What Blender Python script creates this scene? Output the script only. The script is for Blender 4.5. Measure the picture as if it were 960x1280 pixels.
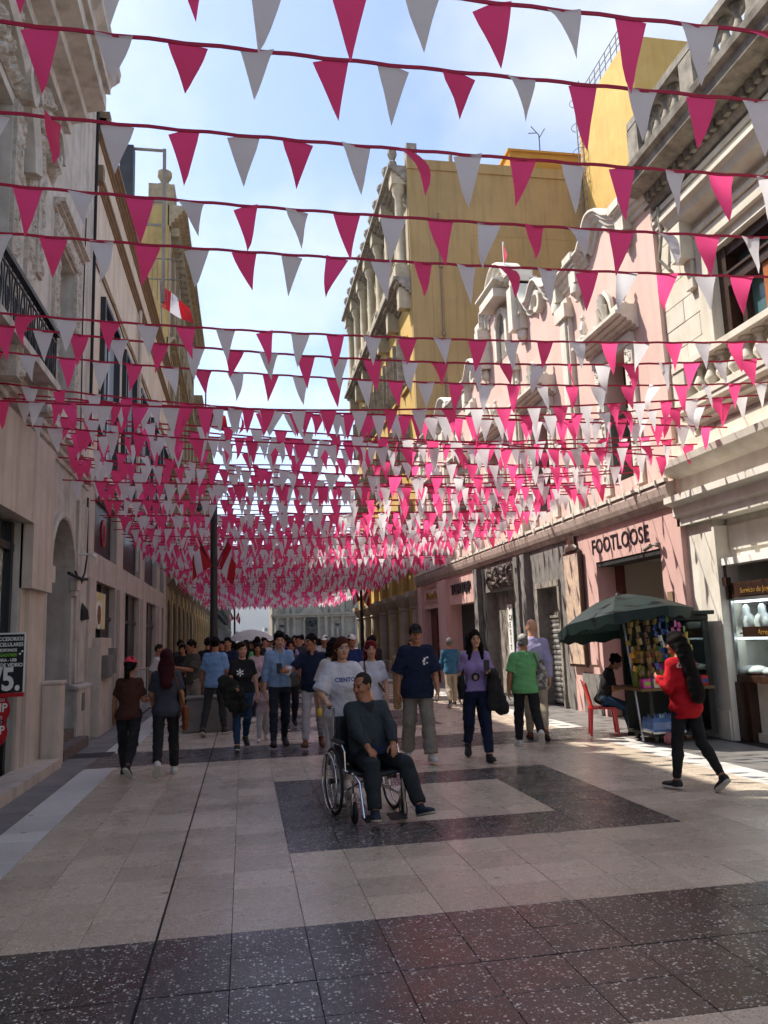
import bpy, math, random
import numpy as np
from mathutils import Vector, Matrix
random.seed(7)
RNG = np.random.default_rng(11)
sc = bpy.context.scene
for o in list(bpy.data.objects): bpy.data.objects.remove(o)
COL = sc.collection
PI = math.pi
# ------------------------------------------------------------------ camera
CAM_F = Vector((0.17578864, 0.97176764, 0.15737218))
CAM_R = Vector((0.98441314, -0.17264907, -0.03351207))
CAM_U = Vector((0.00539578, -0.16081028, 0.98697059))
cam = bpy.data.cameras.new('camera'); camo = bpy.data.objects.new('camera', cam); COL.objects.link(camo)
cam.sensor_fit = 'HORIZONTAL'; cam.sensor_width = 36; cam.lens = 985 / 960 * 36
cam.clip_start = 0.05; cam.clip_end = 9000
M = Matrix((CAM_R, CAM_U, -CAM_F)).transposed().to_4x4(); M.translation = (0, 0, 1.62)
camo.matrix_world = M
sc.camera = camo
# ------------------------------------------------------------------ sun and sky
SUN = Vector((-1, 0.67, 1.67)).normalized()          # towards the sun
sun_el = math.asin(SUN.z); sun_az = math.atan2(SUN.x, SUN.y)   # azimuth from +Y, clockwise to +X
sl = bpy.data.lights.new('sun', 'SUN'); sl.energy = 4.3; sl.angle = math.radians(0.53); sl.color = (1, 0.94, 0.84)
so = bpy.data.objects.new('sun', sl); COL.objects.link(so)
so.rotation_euler = (-SUN).to_track_quat('-Z', 'Y').to_euler(); so.location = SUN * 60
world = bpy.data.worlds.new('World'); sc.world = world; world.use_nodes = True
wn, wl = world.node_tree.nodes, world.node_tree.links
bg = wn['Background']; bg.inputs['Strength'].default_value = 0.15
sky = wn.new('ShaderNodeTexSky'); sky.sky_type = 'NISHITA'; sky.sun_disc = False
sky.sun_elevation = sun_el; sky.sun_rotation = sun_az
sky.air_density = 0.85; sky.dust_density = 1.1; sky.ozone_density = 1.6; sky.altitude = 100
tcw = wn.new('ShaderNodeTexCoord')
sep = wn.new('ShaderNodeSeparateXYZ'); wl.new(tcw.outputs['Generated'], sep.inputs[0])
zz = wn.new('ShaderNodeMath'); zz.operation = 'ADD'; zz.inputs[1].default_value = 0.12; wl.new(sep.outputs['Z'], zz.inputs[0])
zm = wn.new('ShaderNodeMath'); zm.operation = 'MAXIMUM'; zm.inputs[1].default_value = 0.05; wl.new(zz.outputs[0], zm.inputs[0])
dv = wn.new('ShaderNodeVectorMath'); dv.operation = 'DIVIDE'
cz = wn.new('ShaderNodeCombineXYZ')
for k in range(3): wl.new(zm.outputs[0], cz.inputs[k])
wl.new(tcw.outputs['Generated'], dv.inputs[0]); wl.new(cz.outputs[0], dv.inputs[1])
cmap = wn.new('ShaderNodeMapping'); cmap.inputs['Location'].default_value = (10.550000, -3.300000, 2.220000); cmap.inputs['Scale'].default_value = (0.85, 0.62, 0.85)
wl.new(dv.outputs[0], cmap.inputs['Vector'])
cn = wn.new('ShaderNodeTexNoise'); cn.inputs['Scale'].default_value = 1.25; cn.inputs['Detail'].default_value = 9; cn.inputs['Roughness'].default_value = 0.55
wl.new(cmap.outputs[0], cn.inputs['Vector'])
cr = wn.new('ShaderNodeValToRGB'); cr.color_ramp.elements[0].position = 0.47; cr.color_ramp.elements[1].position = 0.70
cr.color_ramp.elements[0].color = (0, 0, 0, 1); cr.color_ramp.elements[1].color = (1, 1, 1, 1)
wl.new(cn.outputs['Fac'], cr.inputs[0])
cmul = wn.new('ShaderNodeMath'); cmul.operation = 'MULTIPLY_ADD'; cmul.inputs[1].default_value = 0.85; cmul.inputs[2].default_value = 0.0; wl.new(cr.outputs[0], cmul.inputs[0])
cmix = wn.new('ShaderNodeMix'); cmix.data_type = 'RGBA'
wl.new(cmul.outputs[0], cmix.inputs[0]); wl.new(sky.outputs[0], cmix.inputs[6]); cmix.inputs[7].default_value = (4.3, 4.4, 4.6, 1)
wl.new(cmix.outputs[2], bg.inputs['Color'])
sc.view_settings.view_transform = 'Standard'; sc.view_settings.look = 'None'
sc.view_settings.exposure = 0.97; sc.view_settings.gamma = 1.0; sc.view_settings.use_curve_mapping = False
try:
    sc.cycles.use_denoising = True; sc.cycles.denoiser = 'OPENIMAGEDENOISE'
    sc.cycles.max_bounces = 7; sc.cycles.diffuse_bounces = 4; sc.cycles.glossy_bounces = 3; sc.cycles.transmission_bounces = 5; sc.cycles.transparent_max_bounces = 8
    sc.cycles.caustics_reflective = False; sc.cycles.caustics_refractive = False
except Exception: pass

# ------------------------------------------------------------------ mesh helpers
def empty(name, loc=(0, 0, 0), label=None, cat=None, group=None, rz=0):
    o = bpy.data.objects.new(name, None); COL.objects.link(o); o.location = loc; o.rotation_euler = (0, 0, rz)
    o.empty_display_size = 0.1
    return tag(o, label, cat, group)
def tag(o, label=None, cat=None, group=None, kind=None):
    if label: o['label'] = label
    if cat: o['category'] = cat
    if group: o['group'] = group
    if kind: o['kind'] = kind
    return o
def addobj(name, me, parent=None, loc=None):
    o = bpy.data.objects.new(name, me); COL.objects.link(o)
    if parent is not None: o.parent = parent
    if loc is not None: o.location = loc
    return o
class MB:
    def __init__(s): s.v = []; s.f = []; s.m = []; s.n = 0; s.mi = 0
    def add(s, vs, fs):
        b = s.n
        s.v.extend([tuple(map(float, p)) for p in vs]); s.n += len(vs)
        for f in fs: s.f.append(tuple(b + i for i in f)); s.m.append(s.mi)
        return s
    def box(s, x0, x1, y0, y1, z0, z1):
        if x0 > x1: x0, x1 = x1, x0
        if y0 > y1: y0, y1 = y1, y0
        if z0 > z1: z0, z1 = z1, z0
        return s.add([(x0,y0,z0),(x1,y0,z0),(x1,y1,z0),(x0,y1,z0),(x0,y0,z1),(x1,y0,z1),(x1,y1,z1),(x0,y1,z1)],
              [(0,3,2,1),(4,5,6,7),(0,1,5,4),(1,2,6,5),(2,3,7,6),(3,0,4,7)])
    def loft(s, rings, cap=True, closed=True):
        n = len(rings[0]); b = s.n; vs = [p for r in rings for p in r]; fs = []
        for i in range(len(rings) - 1):
            for j in range(n if closed else n - 1):
                k = (j + 1) % n
                fs.append((i*n+j, i*n+k, (i+1)*n+k, (i+1)*n+j))
        if cap and closed:
            fs.append(tuple(range(n))[::-1]); fs.append(tuple((len(rings)-1)*n + j for j in range(n)))
        return s.add(vs, fs)
    def tube(s, path, r, n=8, cap=True, closed=False):
        P = [Vector(p) for p in path]; L = len(P); R = r if isinstance(r, (list, tuple)) else [r] * L
        rings = []; pn = None
        for i in range(L):
            a = P[i-1] if (i > 0 or closed) else P[i]; c = P[(i+1) % L] if (i < L-1 or closed) else P[i]
            t = (c - a)
            t = t.normalized() if t.length > 1e-9 else Vector((0,0,1))
            if pn is None:
                pn = t.orthogonal().normalized()
            pn = (pn - t * pn.dot(t))
            pn = pn.normalized() if pn.length > 1e-6 else t.orthogonal().normalized()
            bn = t.cross(pn)
            rings.append([tuple(P[i] + (pn*math.cos(2*PI*k/n) + bn*math.sin(2*PI*k/n)) * R[i]) for k in range(n)])
        if closed: rings.append(rings[0])
        return s.loft(rings, cap and not closed)
    def lathe(s, prof, c=(0,0,0), n=12, axis='z'):
        rings = []
        for r, h in prof:
            ring = []
            for k in range(n):
                a = 2*PI*k/n; x, y = r*math.cos(a), r*math.sin(a)
                p = (x, y, h) if axis == 'z' else ((h, x, y) if axis == 'x' else (y, h, x))
                ring.append((p[0]+c[0], p[1]+c[1], p[2]+c[2]))
            rings.append(ring)
        return s.loft(rings)
    def grid(s, fn, nu, nv):
        vs = [fn(i/nu, j/nv) for j in range(nv+1) for i in range(nu+1)]; w = nu+1
        return s.add(vs, [(j*w+i, j*w+i+1, (j+1)*w+i+1, (j+1)*w+i) for j in range(nv) for i in range(nu)])
    def mesh(s, name, mats=None):
        me = bpy.data.meshes.new(name); me.from_pydata(s.v, [], s.f)
        for m in (mats if isinstance(mats, (list, tuple)) else [mats]):
            if m: me.materials.append(m)
        if any(s.m): me.polygons.foreach_set('material_index', s.m)
        me.update(); return me
    def build(s, name, mats=None, parent=None, smooth=False, fix=True, bevel=0, loc=None):
        me = s.mesh(name, mats)
        if fix:
            import bmesh
            bm = bmesh.new(); bm.from_mesh(me); bmesh.ops.recalc_face_normals(bm, faces=bm.faces)
            if bevel: bmesh.ops.bevel(bm, geom=list(bm.edges), offset=bevel, segments=1, affect='EDGES', clamp_overlap=True)
            bm.to_mesh(me); bm.free()
        if smooth:
            me.polygons.foreach_set('use_smooth', [True]*len(me.polygons))
            if smooth == 'auto':
                try: me.set_sharp_from_angle(angle=math.radians(40))
                except Exception: pass
        return addobj(name, me, parent, loc)
class Fac:
    """a street front: u along the street (world Y), v height, w out of the wall towards the street"""
    def __init__(s, X, side): s.X = X; s.s = side
    def P(s, u, v, w=0): return (s.X + s.s*w, u, v)
    def box(s, mb, u0, u1, v0, v1, w0, w1): return mb.box(s.X + s.s*w0, s.X + s.s*w1, u0, u1, v0, v1)
    def prism(s, mb, pts, w0, w1):
        n = len(pts); vs = [s.P(u, v, w0) for u, v in pts] + [s.P(u, v, w1) for u, v in pts]
        return mb.add(vs, [tuple(range(n)), tuple(range(n, 2*n))] + [(i, (i+1) % n, n+(i+1) % n, n+i) for i in range(n)])
    def run(s, mb, u0, u1, prof):
        """a moulding: profile of (w, v) points swept along the street"""
        n = len(prof)
        return mb.add([s.P(u0, v, w) for w, v in prof] + [s.P(u1, v, w) for w, v in prof],
            [tuple(range(n)), tuple(range(n, 2*n))] + [(i, (i+1) % n, n+(i+1) % n, n+i) for i in range(n)])
    def sweep(s, mb, path, prof):
        """profile of (n, w): n along the normal of a (u,v) path"""
        rings = []; L = len(path)
        for i, (u, v) in enumerate(path):
            a = path[max(i-1, 0)]; c = path[min(i+1, L-1)]
            du, dv_ = c[0]-a[0], c[1]-a[1]; l = math.hypot(du, dv_) or 1
            nu, nv = -dv_/l, du/l
            rings.append([s.P(u + nu*q, v + nv*q, w) for q, w in prof])
        return mb.loft(rings)
    def wall(s, mb, u0, u1, v0, v1, holes, w0=-0.4, w1=0.0):
        """wall slab with rectangular holes, cut along the holes' edges"""
        us = sorted({u0, u1, *[h[0] for h in holes], *[h[1] for h in holes]}); vs = sorted({v0, v1, *[h[2] for h in holes], *[h[3] for h in holes]})
        us = [u for u in us if u0 <= u <= u1]; vs = [v for v in vs if v0 <= v <= v1]
        for i in range(len(us)-1):
            run = None
            for j in range(len(vs)-1):
                cu, cv = (us[i]+us[i+1])/2, (vs[j]+vs[j+1])/2
                hole = any(h[0] < cu < h[1] and h[2] < cv < h[3] for h in holes)
                if not hole: run = [vs[j], vs[j+1]] if run is None else [run[0], vs[j+1]]
                if (hole or j == len(vs)-2) and run:
                    s.box(mb, us[i], us[i+1], run[0], run[1], w0, w1); run = None
        return mb
def copy_tree(o, loc=None, rz=None, label=None, parent=None):
    c = o.copy(); COL.objects.link(c); c.parent = parent
    if loc is not None: c.location = loc
    if rz is not None: c.rotation_euler = (0, 0, rz)
    if label: c['label'] = label
    for ch in o.children: copy_tree(ch, parent=c)
    return c

# ------------------------------------------------------------------ materials
def srgb(h):
    h = h.lstrip('#'); out = []
    for i in (0, 2, 4):
        c = int(h[i:i+2], 16)/255; out.append(c/12.92 if c <= 0.04045 else ((c+0.055)/1.055)**2.4)
    return tuple(out) + (1,)
MATS = {}
def pm(name, c1, c2=None, scale=4.0, rough=0.75, bump=0.0, bscale=60, metal=0.0, spec=0.4, streak=0.0, streak_col=None, dirt=0.0, trans=0.0, rand=0.0, rough2=None, emit=None, coat=0, alpha=None, tint=None, contrast=(0.35, 0.65)):
    """procedural paint / stone / cloth: two-tone noise, vertical streaks, fine bump, piece to piece variation"""
    if name in MATS: return MATS[name]
    if isinstance(c1, str): c1 = srgb(c1)
    if isinstance(c2, str): c2 = srgb(c2)
    m = bpy.data.materials.new(name); m.use_nodes = True; nt = m.node_tree; N, L = nt.nodes, nt.links
    b = N['Principled BSDF']; b.inputs['Roughness'].default_value = rough; b.inputs['Metallic'].default_value = metal
    b.inputs['Specular IOR Level'].default_value = spec
    if coat: b.inputs['Coat Weight'].default_value = coat; b.inputs['Coat Roughness'].default_value = 0.15
    tc = N.new('ShaderNodeTexCoord'); src = tc.outputs['Object']
    col = None
    if c2 is not None:
        nz = N.new('ShaderNodeTexNoise'); nz.inputs['Scale'].default_value = scale; nz.inputs['Detail'].default_value = 6; nz.inputs['Roughness'].default_value = 0.62
        L.new(src, nz.inputs['Vector'])
        rp = N.new('ShaderNodeMapRange'); rp.inputs['From Min'].default_value = contrast[0]; rp.inputs['From Max'].default_value = contrast[1]; L.new(nz.outputs['Fac'], rp.inputs['Value'])
        mx = N.new('ShaderNodeMix'); mx.data_type = 'RGBA'; mx.inputs[6].default_value = c1; mx.inputs[7].default_value = c2
        L.new(rp.outputs[0], mx.inputs[0]); col = mx.outputs[2]
    else:
        rgb = N.new('ShaderNodeRGB'); rgb.outputs[0].default_value = c1; col = rgb.outputs[0]
    if streak:
        mp = N.new('ShaderNodeMapping'); mp.inputs['Scale'].default_value = (5, 5, 0.35); L.new(src, mp.inputs['Vector'])
        n2 = N.new('ShaderNodeTexNoise'); n2.inputs['Scale'].default_value = 1.0; n2.inputs['Detail'].default_value = 5; L.new(mp.outputs[0], n2.inputs['Vector'])
        r2 = N.new('ShaderNodeMapRange'); r2.inputs['From Min'].default_value = 0.48; r2.inputs['From Max'].default_value = 0.78; r2.inputs['To Max'].default_value = streak; L.new(n2.outputs['Fac'], r2.inputs['Value'])
        m2 = N.new('ShaderNodeMix'); m2.data_type = 'RGBA'; L.new(r2.outputs[0], m2.inputs[0]); L.new(col, m2.inputs[6]); m2.inputs[7].default_value = srgb(streak_col) if isinstance(streak_col, str) else (streak_col or (0.12, 0.1, 0.085, 1)); col = m2.outputs[2]
    if dirt:
        n3 = N.new('ShaderNodeTexNoise'); n3.inputs['Scale'].default_value = 1.3; n3.inputs['Detail'].default_value = 8; n3.inputs['Roughness'].default_value = 0.7; L.new(src, n3.inputs['Vector'])
        r3 = N.new('ShaderNodeMapRange'); r3.inputs['From Min'].default_value = 0.5; r3.inputs['From Max'].default_value = 0.75; r3.inputs['To Max'].default_value = dirt; L.new(n3.outputs['Fac'], r3.inputs['Value'])
        m3 = N.new('ShaderNodeMix'); m3.data_type = 'RGBA'; L.new(r3.outputs[0], m3.inputs[0]); L.new(col, m3.inputs[6]); m3.inputs[7].default_value = (0.16, 0.14, 0.12, 1); col = m3.outputs[2]
    if rand:
        oi = N.new('ShaderNodeObjectInfo'); r4 = N.new('ShaderNodeMapRange'); r4.inputs['To Min'].default_value = 1-rand; r4.inputs['To Max'].default_value = 1+rand*0.6; L.new(oi.outputs['Random'], r4.inputs['Value'])
        hs = N.new('ShaderNodeHueSaturation'); L.new(r4.outputs[0], hs.inputs['Value']); L.new(col, hs.inputs['Color']); col = hs.outputs[0]
    L.new(col, b.inputs['Base Color'])
    if bump:
        n5 = N.new('ShaderNodeTexNoise'); n5.inputs['Scale'].default_value = bscale; n5.inputs['Detail'].default_value = 5; L.new(src, n5.inputs['Vector'])
        bp = N.new('ShaderNodeBump'); bp.inputs['Strength'].default_value = bump; bp.inputs['Distance'].default_value = 0.02; L.new(n5.outputs['Fac'], bp.inputs['Height']); L.new(bp.outputs[0], b.inputs['Normal'])
    if rough2 is not None:
        n6 = N.new('ShaderNodeTexNoise'); n6.inputs['Scale'].default_value = 2.2; n6.inputs['Detail'].default_value = 6; L.new(src, n6.inputs['Vector'])
        r6 = N.new('ShaderNodeMapRange'); r6.inputs['From Min'].default_value = 0.3; r6.inputs['From Max'].default_value = 0.7; r6.inputs['To Min'].default_value = rough; r6.inputs['To Max'].default_value = rough2; L.new(n6.outputs['Fac'], r6.inputs['Value']); L.new(r6.outputs[0], b.inputs['Roughness'])
    if emit:
        b.inputs['Emission Color'].default_value = c1; b.inputs['Emission Strength'].default_value = emit
    if alpha is not None: b.inputs['Alpha'].default_value = alpha
    if trans:
        out = N['Material Output']; tr = N.new('ShaderNodeBsdfTranslucent'); ms = N.new('ShaderNodeMixShader'); ms.inputs[0].default_value = trans
        if tint: tr.inputs['Color'].default_value = tint
        else: L.new(col, tr.inputs['Color'])
        L.new(b.outputs[0], ms.inputs[1]); L.new(tr.outputs[0], ms.inputs[2]); L.new(ms.outputs[0], out.inputs['Surface'])
    MATS[name] = m; return m
def glass(name, col=(0.03, 0.035, 0.04, 1), rough=0.05, spec=0.8):
    return pm(name, col, rough=rough, spec=spec)
def clear_glass(name='clear_glass', tint=(0.9, 0.95, 0.95, 1)):
    if name in MATS: return MATS[name]
    m = bpy.data.materials.new(name); m.use_nodes = True; N, L = m.node_tree.nodes, m.node_tree.links
    N.remove(N['Principled BSDF']); gl = N.new('ShaderNodeBsdfGlossy'); gl.inputs['Roughness'].default_value = 0.02
    tp = N.new('ShaderNodeBsdfTransparent'); tp.inputs['Color'].default_value = tint
    lw = N.new('ShaderNodeLayerWeight'); lw.inputs['Blend'].default_value = 0.5; pw_ = N.new('ShaderNodeMath'); pw_.operation = 'POWER'; pw_.inputs[1].default_value = 4.0; L.new(lw.outputs['Facing'], pw_.inputs[0]); fr = N.new('ShaderNodeMath'); fr.operation = 'MULTIPLY_ADD'; fr.inputs[1].default_value = 0.6; fr.inputs[2].default_value = 0.04; L.new(pw_.outputs[0], fr.inputs[0]); ms = N.new('ShaderNodeMixShader')
    L.new(fr.outputs[0], ms.inputs[0]); L.new(tp.outputs[0], ms.inputs[1]); L.new(gl.outputs[0], ms.inputs[2]); L.new(ms.outputs[0], N['Material Output'].inputs['Surface'])
    MATS[name] = m; return m
def terrazzo(name, base, base2, chip, chip2, cscale, amount, rough=(0.22, 0.5), fine=0.0):
    if name in MATS: return MATS[name]
    m = bpy.data.materials.new(name); m.use_nodes = True; N, L = m.node_tree.nodes, m.node_tree.links
    b = N['Principled BSDF']; b.inputs['Specular IOR Level'].default_value = 0.5
    geo = N.new('ShaderNodeNewGeometry'); src = geo.outputs['Position']
    oi = N.new('ShaderNodeObjectInfo')
    nz = N.new('ShaderNodeTexNoise'); nz.inputs['Scale'].default_value = 1.1; nz.inputs['Detail'].default_value = 7; nz.inputs['Roughness'].default_value = 0.65; L.new(src, nz.inputs['Vector'])
    rp = N.new('ShaderNodeMapRange'); rp.inputs['From Min'].default_value = 0.35; rp.inputs['From Max'].default_value = 0.65; L.new(nz.outputs['Fac'], rp.inputs['Value'])
    mx = N.new('ShaderNodeMix'); mx.data_type = 'RGBA'; mx.inputs[6].default_value = base; mx.inputs[7].default_value = base2; L.new(rp.outputs[0], mx.inputs[0]); col = mx.outputs[2]
    wz = N.new('ShaderNodeTexNoise'); wz.inputs['Scale'].default_value = 55; wz.inputs['Detail'].default_value = 2; L.new(src, wz.inputs['Vector'])
    wm = N.new('ShaderNodeMix'); wm.data_type = 'VECTOR'; wm.inputs[0].default_value = 0.016; L.new(src, wm.inputs[4]); L.new(wz.outputs['Color'], wm.inputs[5])
    for sc_, am, cc in ((cscale, amount, chip), (cscale*2.3, amount*0.8+fine, chip2)):
        vo = N.new('ShaderNodeTexVoronoi'); vo.inputs['Scale'].default_value = sc_; L.new(wm.outputs[1], vo.inputs['Vector'])
        sp = N.new('ShaderNodeSeparateColor'); L.new(vo.outputs['Color'], sp.inputs[0])
        # chip radius from the cell's random value: most cells hold none
        r1 = N.new('ShaderNodeMapRange'); r1.inputs['From Min'].default_value = 1-am; r1.inputs['From Max'].default_value = 1.0; r1.inputs['To Min'].default_value = 0.0; r1.inputs['To Max'].default_value = 0.55; r1.clamp = False; L.new(sp.outputs[0], r1.inputs['Value'])
        lt = N.new('ShaderNodeMath'); lt.operation = 'SUBTRACT'; L.new(r1.outputs[0], lt.inputs[0]); L.new(vo.outputs['Distance'], lt.inputs[1])
        r2 = N.new('ShaderNodeMapRange'); r2.inputs['From Min'].default_value = 0.0; r2.inputs['From Max'].default_value = 0.08; L.new(lt.outputs[0], r2.inputs['Value'])
        m2 = N.new('ShaderNodeMix'); m2.data_type = 'RGBA'; L.new(r2.outputs[0], m2.inputs[0]); L.new(col, m2.inputs[6]); m2.inputs[7].default_value = cc; col = m2.outputs[2]
    r4 = N.new('ShaderNodeMapRange'); r4.inputs['To Min'].default_value = 0.82; r4.inputs['To Max'].default_value = 1.1; L.new(oi.outputs['Random'], r4.inputs['Value'])
    hs = N.new('ShaderNodeHueSaturation'); L.new(r4.outputs[0], hs.inputs['Value']); L.new(col, hs.inputs['Color'])
    # scattered stains and gum spots
    gs = N.new('ShaderNodeTexVoronoi'); gs.inputs['Scale'].default_value = 2.6; L.new(src, gs.inputs['Vector'])
    gr = N.new('ShaderNodeMapRange'); gr.inputs['From Min'].default_value = 0.055; gr.inputs['From Max'].default_value = 0.075; gr.inputs['To Min'].default_value = 0.6; gr.inputs['To Max'].default_value = 0.0; L.new(gs.outputs['Distance'], gr.inputs['Value'])
    mg = N.new('ShaderNodeMix'); mg.data_type = 'RGBA'; L.new(gr.outputs[0], mg.inputs[0]); L.new(hs.outputs[0], mg.inputs[6]); mg.inputs[7].default_value = (0.03, 0.028, 0.026, 1)
    L.new(mg.outputs[2], b.inputs['Base Color'])
    n6 = N.new('ShaderNodeTexNoise'); n6.inputs['Scale'].default_value = 1.7; n6.inputs['Detail'].default_value = 8; n6.inputs['Roughness'].default_value = 0.7; L.new(src, n6.inputs['Vector'])
    r6 = N.new('ShaderNodeMapRange'); r6.inputs['From Min'].default_value = 0.3; r6.inputs['From Max'].default_value = 0.7; r6.inputs['To Min'].default_value = rough[0]; r6.inputs['To Max'].default_value = rough[1]; L.new(n6.outputs['Fac'], r6.inputs['Value']); L.new(r6.outputs[0], b.inputs['Roughness'])
    n7 = N.new('ShaderNodeTexNoise'); n7.inputs['Scale'].default_value = 9; n7.inputs['Detail'].default_value = 6; L.new(src, n7.inputs['Vector'])
    bp = N.new('ShaderNodeBump'); bp.inputs['Strength'].default_value = 0.12; bp.inputs['Distance'].default_value = 0.01; L.new(n7.outputs['Fac'], bp.inputs['Height']); L.new(bp.outputs[0], b.inputs['Normal'])
    MATS[name] = m; return m

m_cream = pm('cream_plaster', '#dccfbd', '#d0c1ae', scale=1.5, streak=0.4, streak_col='#7d6f5e', dirt=0.18, bump=0.1, rough=0.85)
m_creamlow = pm('beige_stone_cladding', '#cbc0b3', '#bcb1a4', scale=2, streak=0.45, streak_col='#5d5348', dirt=0.3, bump=0.15, rough=0.8)
m_brown = pm('brown_trim', '#8a745a', '#7a6550', rough=0.7)
m_oldstone = pm('weathered_grey_stone', '#cfc9c0', '#b9b2a8', scale=2.5, streak=0.55, dirt=0.45, bump=0.35, rough=0.9)
m_carved = pm('carved_grey_stone', '#cac3b8', '#a39a8f', scale=9, bump=0.5, bscale=35, rough=0.9)
m_shell = pm('beige_shopfront_panel', '#cfc1b2', '#c2b3a4', scale=2.2, streak=0.4, streak_col='#6a5d50', dirt=0.25, bump=0.1, rough=0.75)
m_white = pm('white_stone', '#d8d2c4', '#c9c1b0', scale=2.2, streak=0.3, streak_col='#8f8778', bump=0.1, rough=0.85, rand=0.05)
m_whitetrim = pm('white_painted_trim', '#dcd7cb', '#cbc4b6', scale=3, streak=0.3, streak_col='#8a8377', bump=0.12, rough=0.8)
m_greytrim = pm('sooty_cornice', '#9d968a', '#6f685e', scale=4, streak=0.5, streak_col='#3c3833', bump=0.2, rough=0.9)
m_pink = pm('pink_plaster', '#d6b9ae', '#cdaea3', scale=1.2, streak=0.22, streak_col='#a88a80', dirt=0.08, bump=0.06, rough=0.85)
m_pinklow = pm('pink_painted_ground_floor', '#d0aaa1', '#c6a098', scale=1.6, streak=0.2, dirt=0.1, bump=0.08, rough=0.8)
m_yellow = pm('yellow_plaster', '#c9a760', '#bb9850', scale=0.8, streak=0.25, streak_col='#8c7444', dirt=0.1, bump=0.06, rough=0.85)
m_party = pm('ochre_party_wall', '#a99062', '#9b8357', scale=0.35, streak=0.5, streak_col='#6d5b3c', dirt=0.3, bump=0.05, rough=0.9)
m_ochre = pm('ochre_orange_wall', '#b88a38', '#a87c30', scale=1, rough=0.9)
m_greypaint = pm('grey_washed_wall', '#85817c', '#6b6763', scale=5, streak=0.45, streak_col='#3a3735', dirt=0.3, bump=0.2, rough=0.9)
m_black = pm('black_iron', (0.012, 0.012, 0.014, 1), rough=0.45, spec=0.5)
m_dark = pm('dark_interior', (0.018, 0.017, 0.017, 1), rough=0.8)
m_interior = pm('shop_interior_wall', '#b7b0a4', rough=0.8)
m_wood = pm('varnished_wood', '#3f2618', '#2b1910', scale=12, rough=0.45, bump=0.1)
m_woodlight = pm('honey_wood', '#a8642c', '#8b4f20', scale=12, rough=0.45)
m_redwood = pm('red_brown_door_wood', '#5e2216', '#461810', scale=9, rough=0.5, bump=0.1)
m_glassdark = glass('dark_window_glass')
m_glassblue = pm('teal_window_glass', '#4f6d72', rough=0.08, spec=0.9)
m_glasssky = pm('painted_sky_glass', (0.55, 0.64, 0.70, 1), rough=0.12, spec=1.0, metal=0.15)  # pale reflection of the sky is put into the panes' base colour
m_steel = pm('brushed_steel', '#b4b4b4', rough=0.3, metal=1.0)
m_chrome = pm('chrome', '#cfcfd2', rough=0.14, metal=1.0)
m_shutter = pm('grey_roller_shutter', '#8f8d88', '#7c7a75', scale=4, dirt=0.3, streak=0.35, rough=0.6, rand=0.06)
m_concrete = pm('grey_concrete', '#7d7a76', '#6b6864', scale=3, dirt=0.3, bump=0.25, rough=0.9)
m_plastic_red = pm('red_plastic', '#d1241c', rough=0.35, spec=0.5)
m_signwhite = pm('sign_white', '#e4e2dd', rough=0.5)
m_signred = pm('sign_red', '#b3141f', rough=0.45)
m_signblack = pm('sign_black', (0.012, 0.012, 0.013, 1), rough=0.4)
m_gold = pm('gold_letters', '#a8823c', rough=0.4, metal=0.3)
# ------------------------------------------------------------------ ground
t_light = terrazzo('light_terrazzo', (0.58, 0.485, 0.375, 1), (0.50, 0.415, 0.315, 1), (0.74, 0.66, 0.56, 1), (0.17, 0.135, 0.105, 1), 62, 0.6, (0.17, 0.4), 0.1)
t_dark = terrazzo('dark_terrazzo', (0.047, 0.043, 0.040, 1), (0.060, 0.055, 0.051, 1), (0.62, 0.59, 0.55, 1), (0.33, 0.31, 0.29, 1), 58, 0.5, (0.17, 0.4))
t_white = terrazzo('white_terrazzo', (0.64, 0.62, 0.58, 1), (0.58, 0.56, 0.52, 1), (0.55, 0.52, 0.48, 1), (0.25, 0.23, 0.2, 1), 55, 0.4, (0.3, 0.55))
t_side = pm('grey_paving', '#827e7b', '#6f6b68', scale=2.4, dirt=0.25, bump=0.12, rough=0.38, rough2=0.62, rand=0.16)
m_joint = pm('dark_joint', (0.022, 0.02, 0.019, 1), rough=0.9)
ground = MB(); ground.grid(lambda a, b: (-4000 + 8000*a, -3900 + 8000*b, -0.045), 4, 4)
tag(ground.build('ground', t_side), kind='structure')
pave = MB().add([(-3.4, -6, -0.011), (7.6, -6, -0.011), (7.6, 150, -0.011), (-3.4, 150, -0.011)], [(0, 1, 2, 3)]).build('pavement', m_joint); tag(pave, kind='structure')
CX = [-0.49 + 0.413*k for k in range(-4, 16)]          # column joints
rows = []                                             # (y0, y1, band)
def addrows(y0, y1, n, band):
    for i in range(n): rows.append((y0 + (y1-y0)*i/n, y0 + (y1-y0)*(i+1)/n, band))
addrows(1.42, 3.36, 5, 'light')
y = 3.36
while y < 60:
    addrows(y, y+1.5, 4, 'dark'); addrows(y+1.5, y+3.1, 4, 'light'); addrows(y+3.1, y+3.84, 2, 'ring'); addrows(y+3.84, y+5.58, 5, 'inner'); addrows(y+5.58, y+6.32, 2, 'ring'); addrows(y+6.32, y+8.24, 5, 'light')
    y += 8.24
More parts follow.
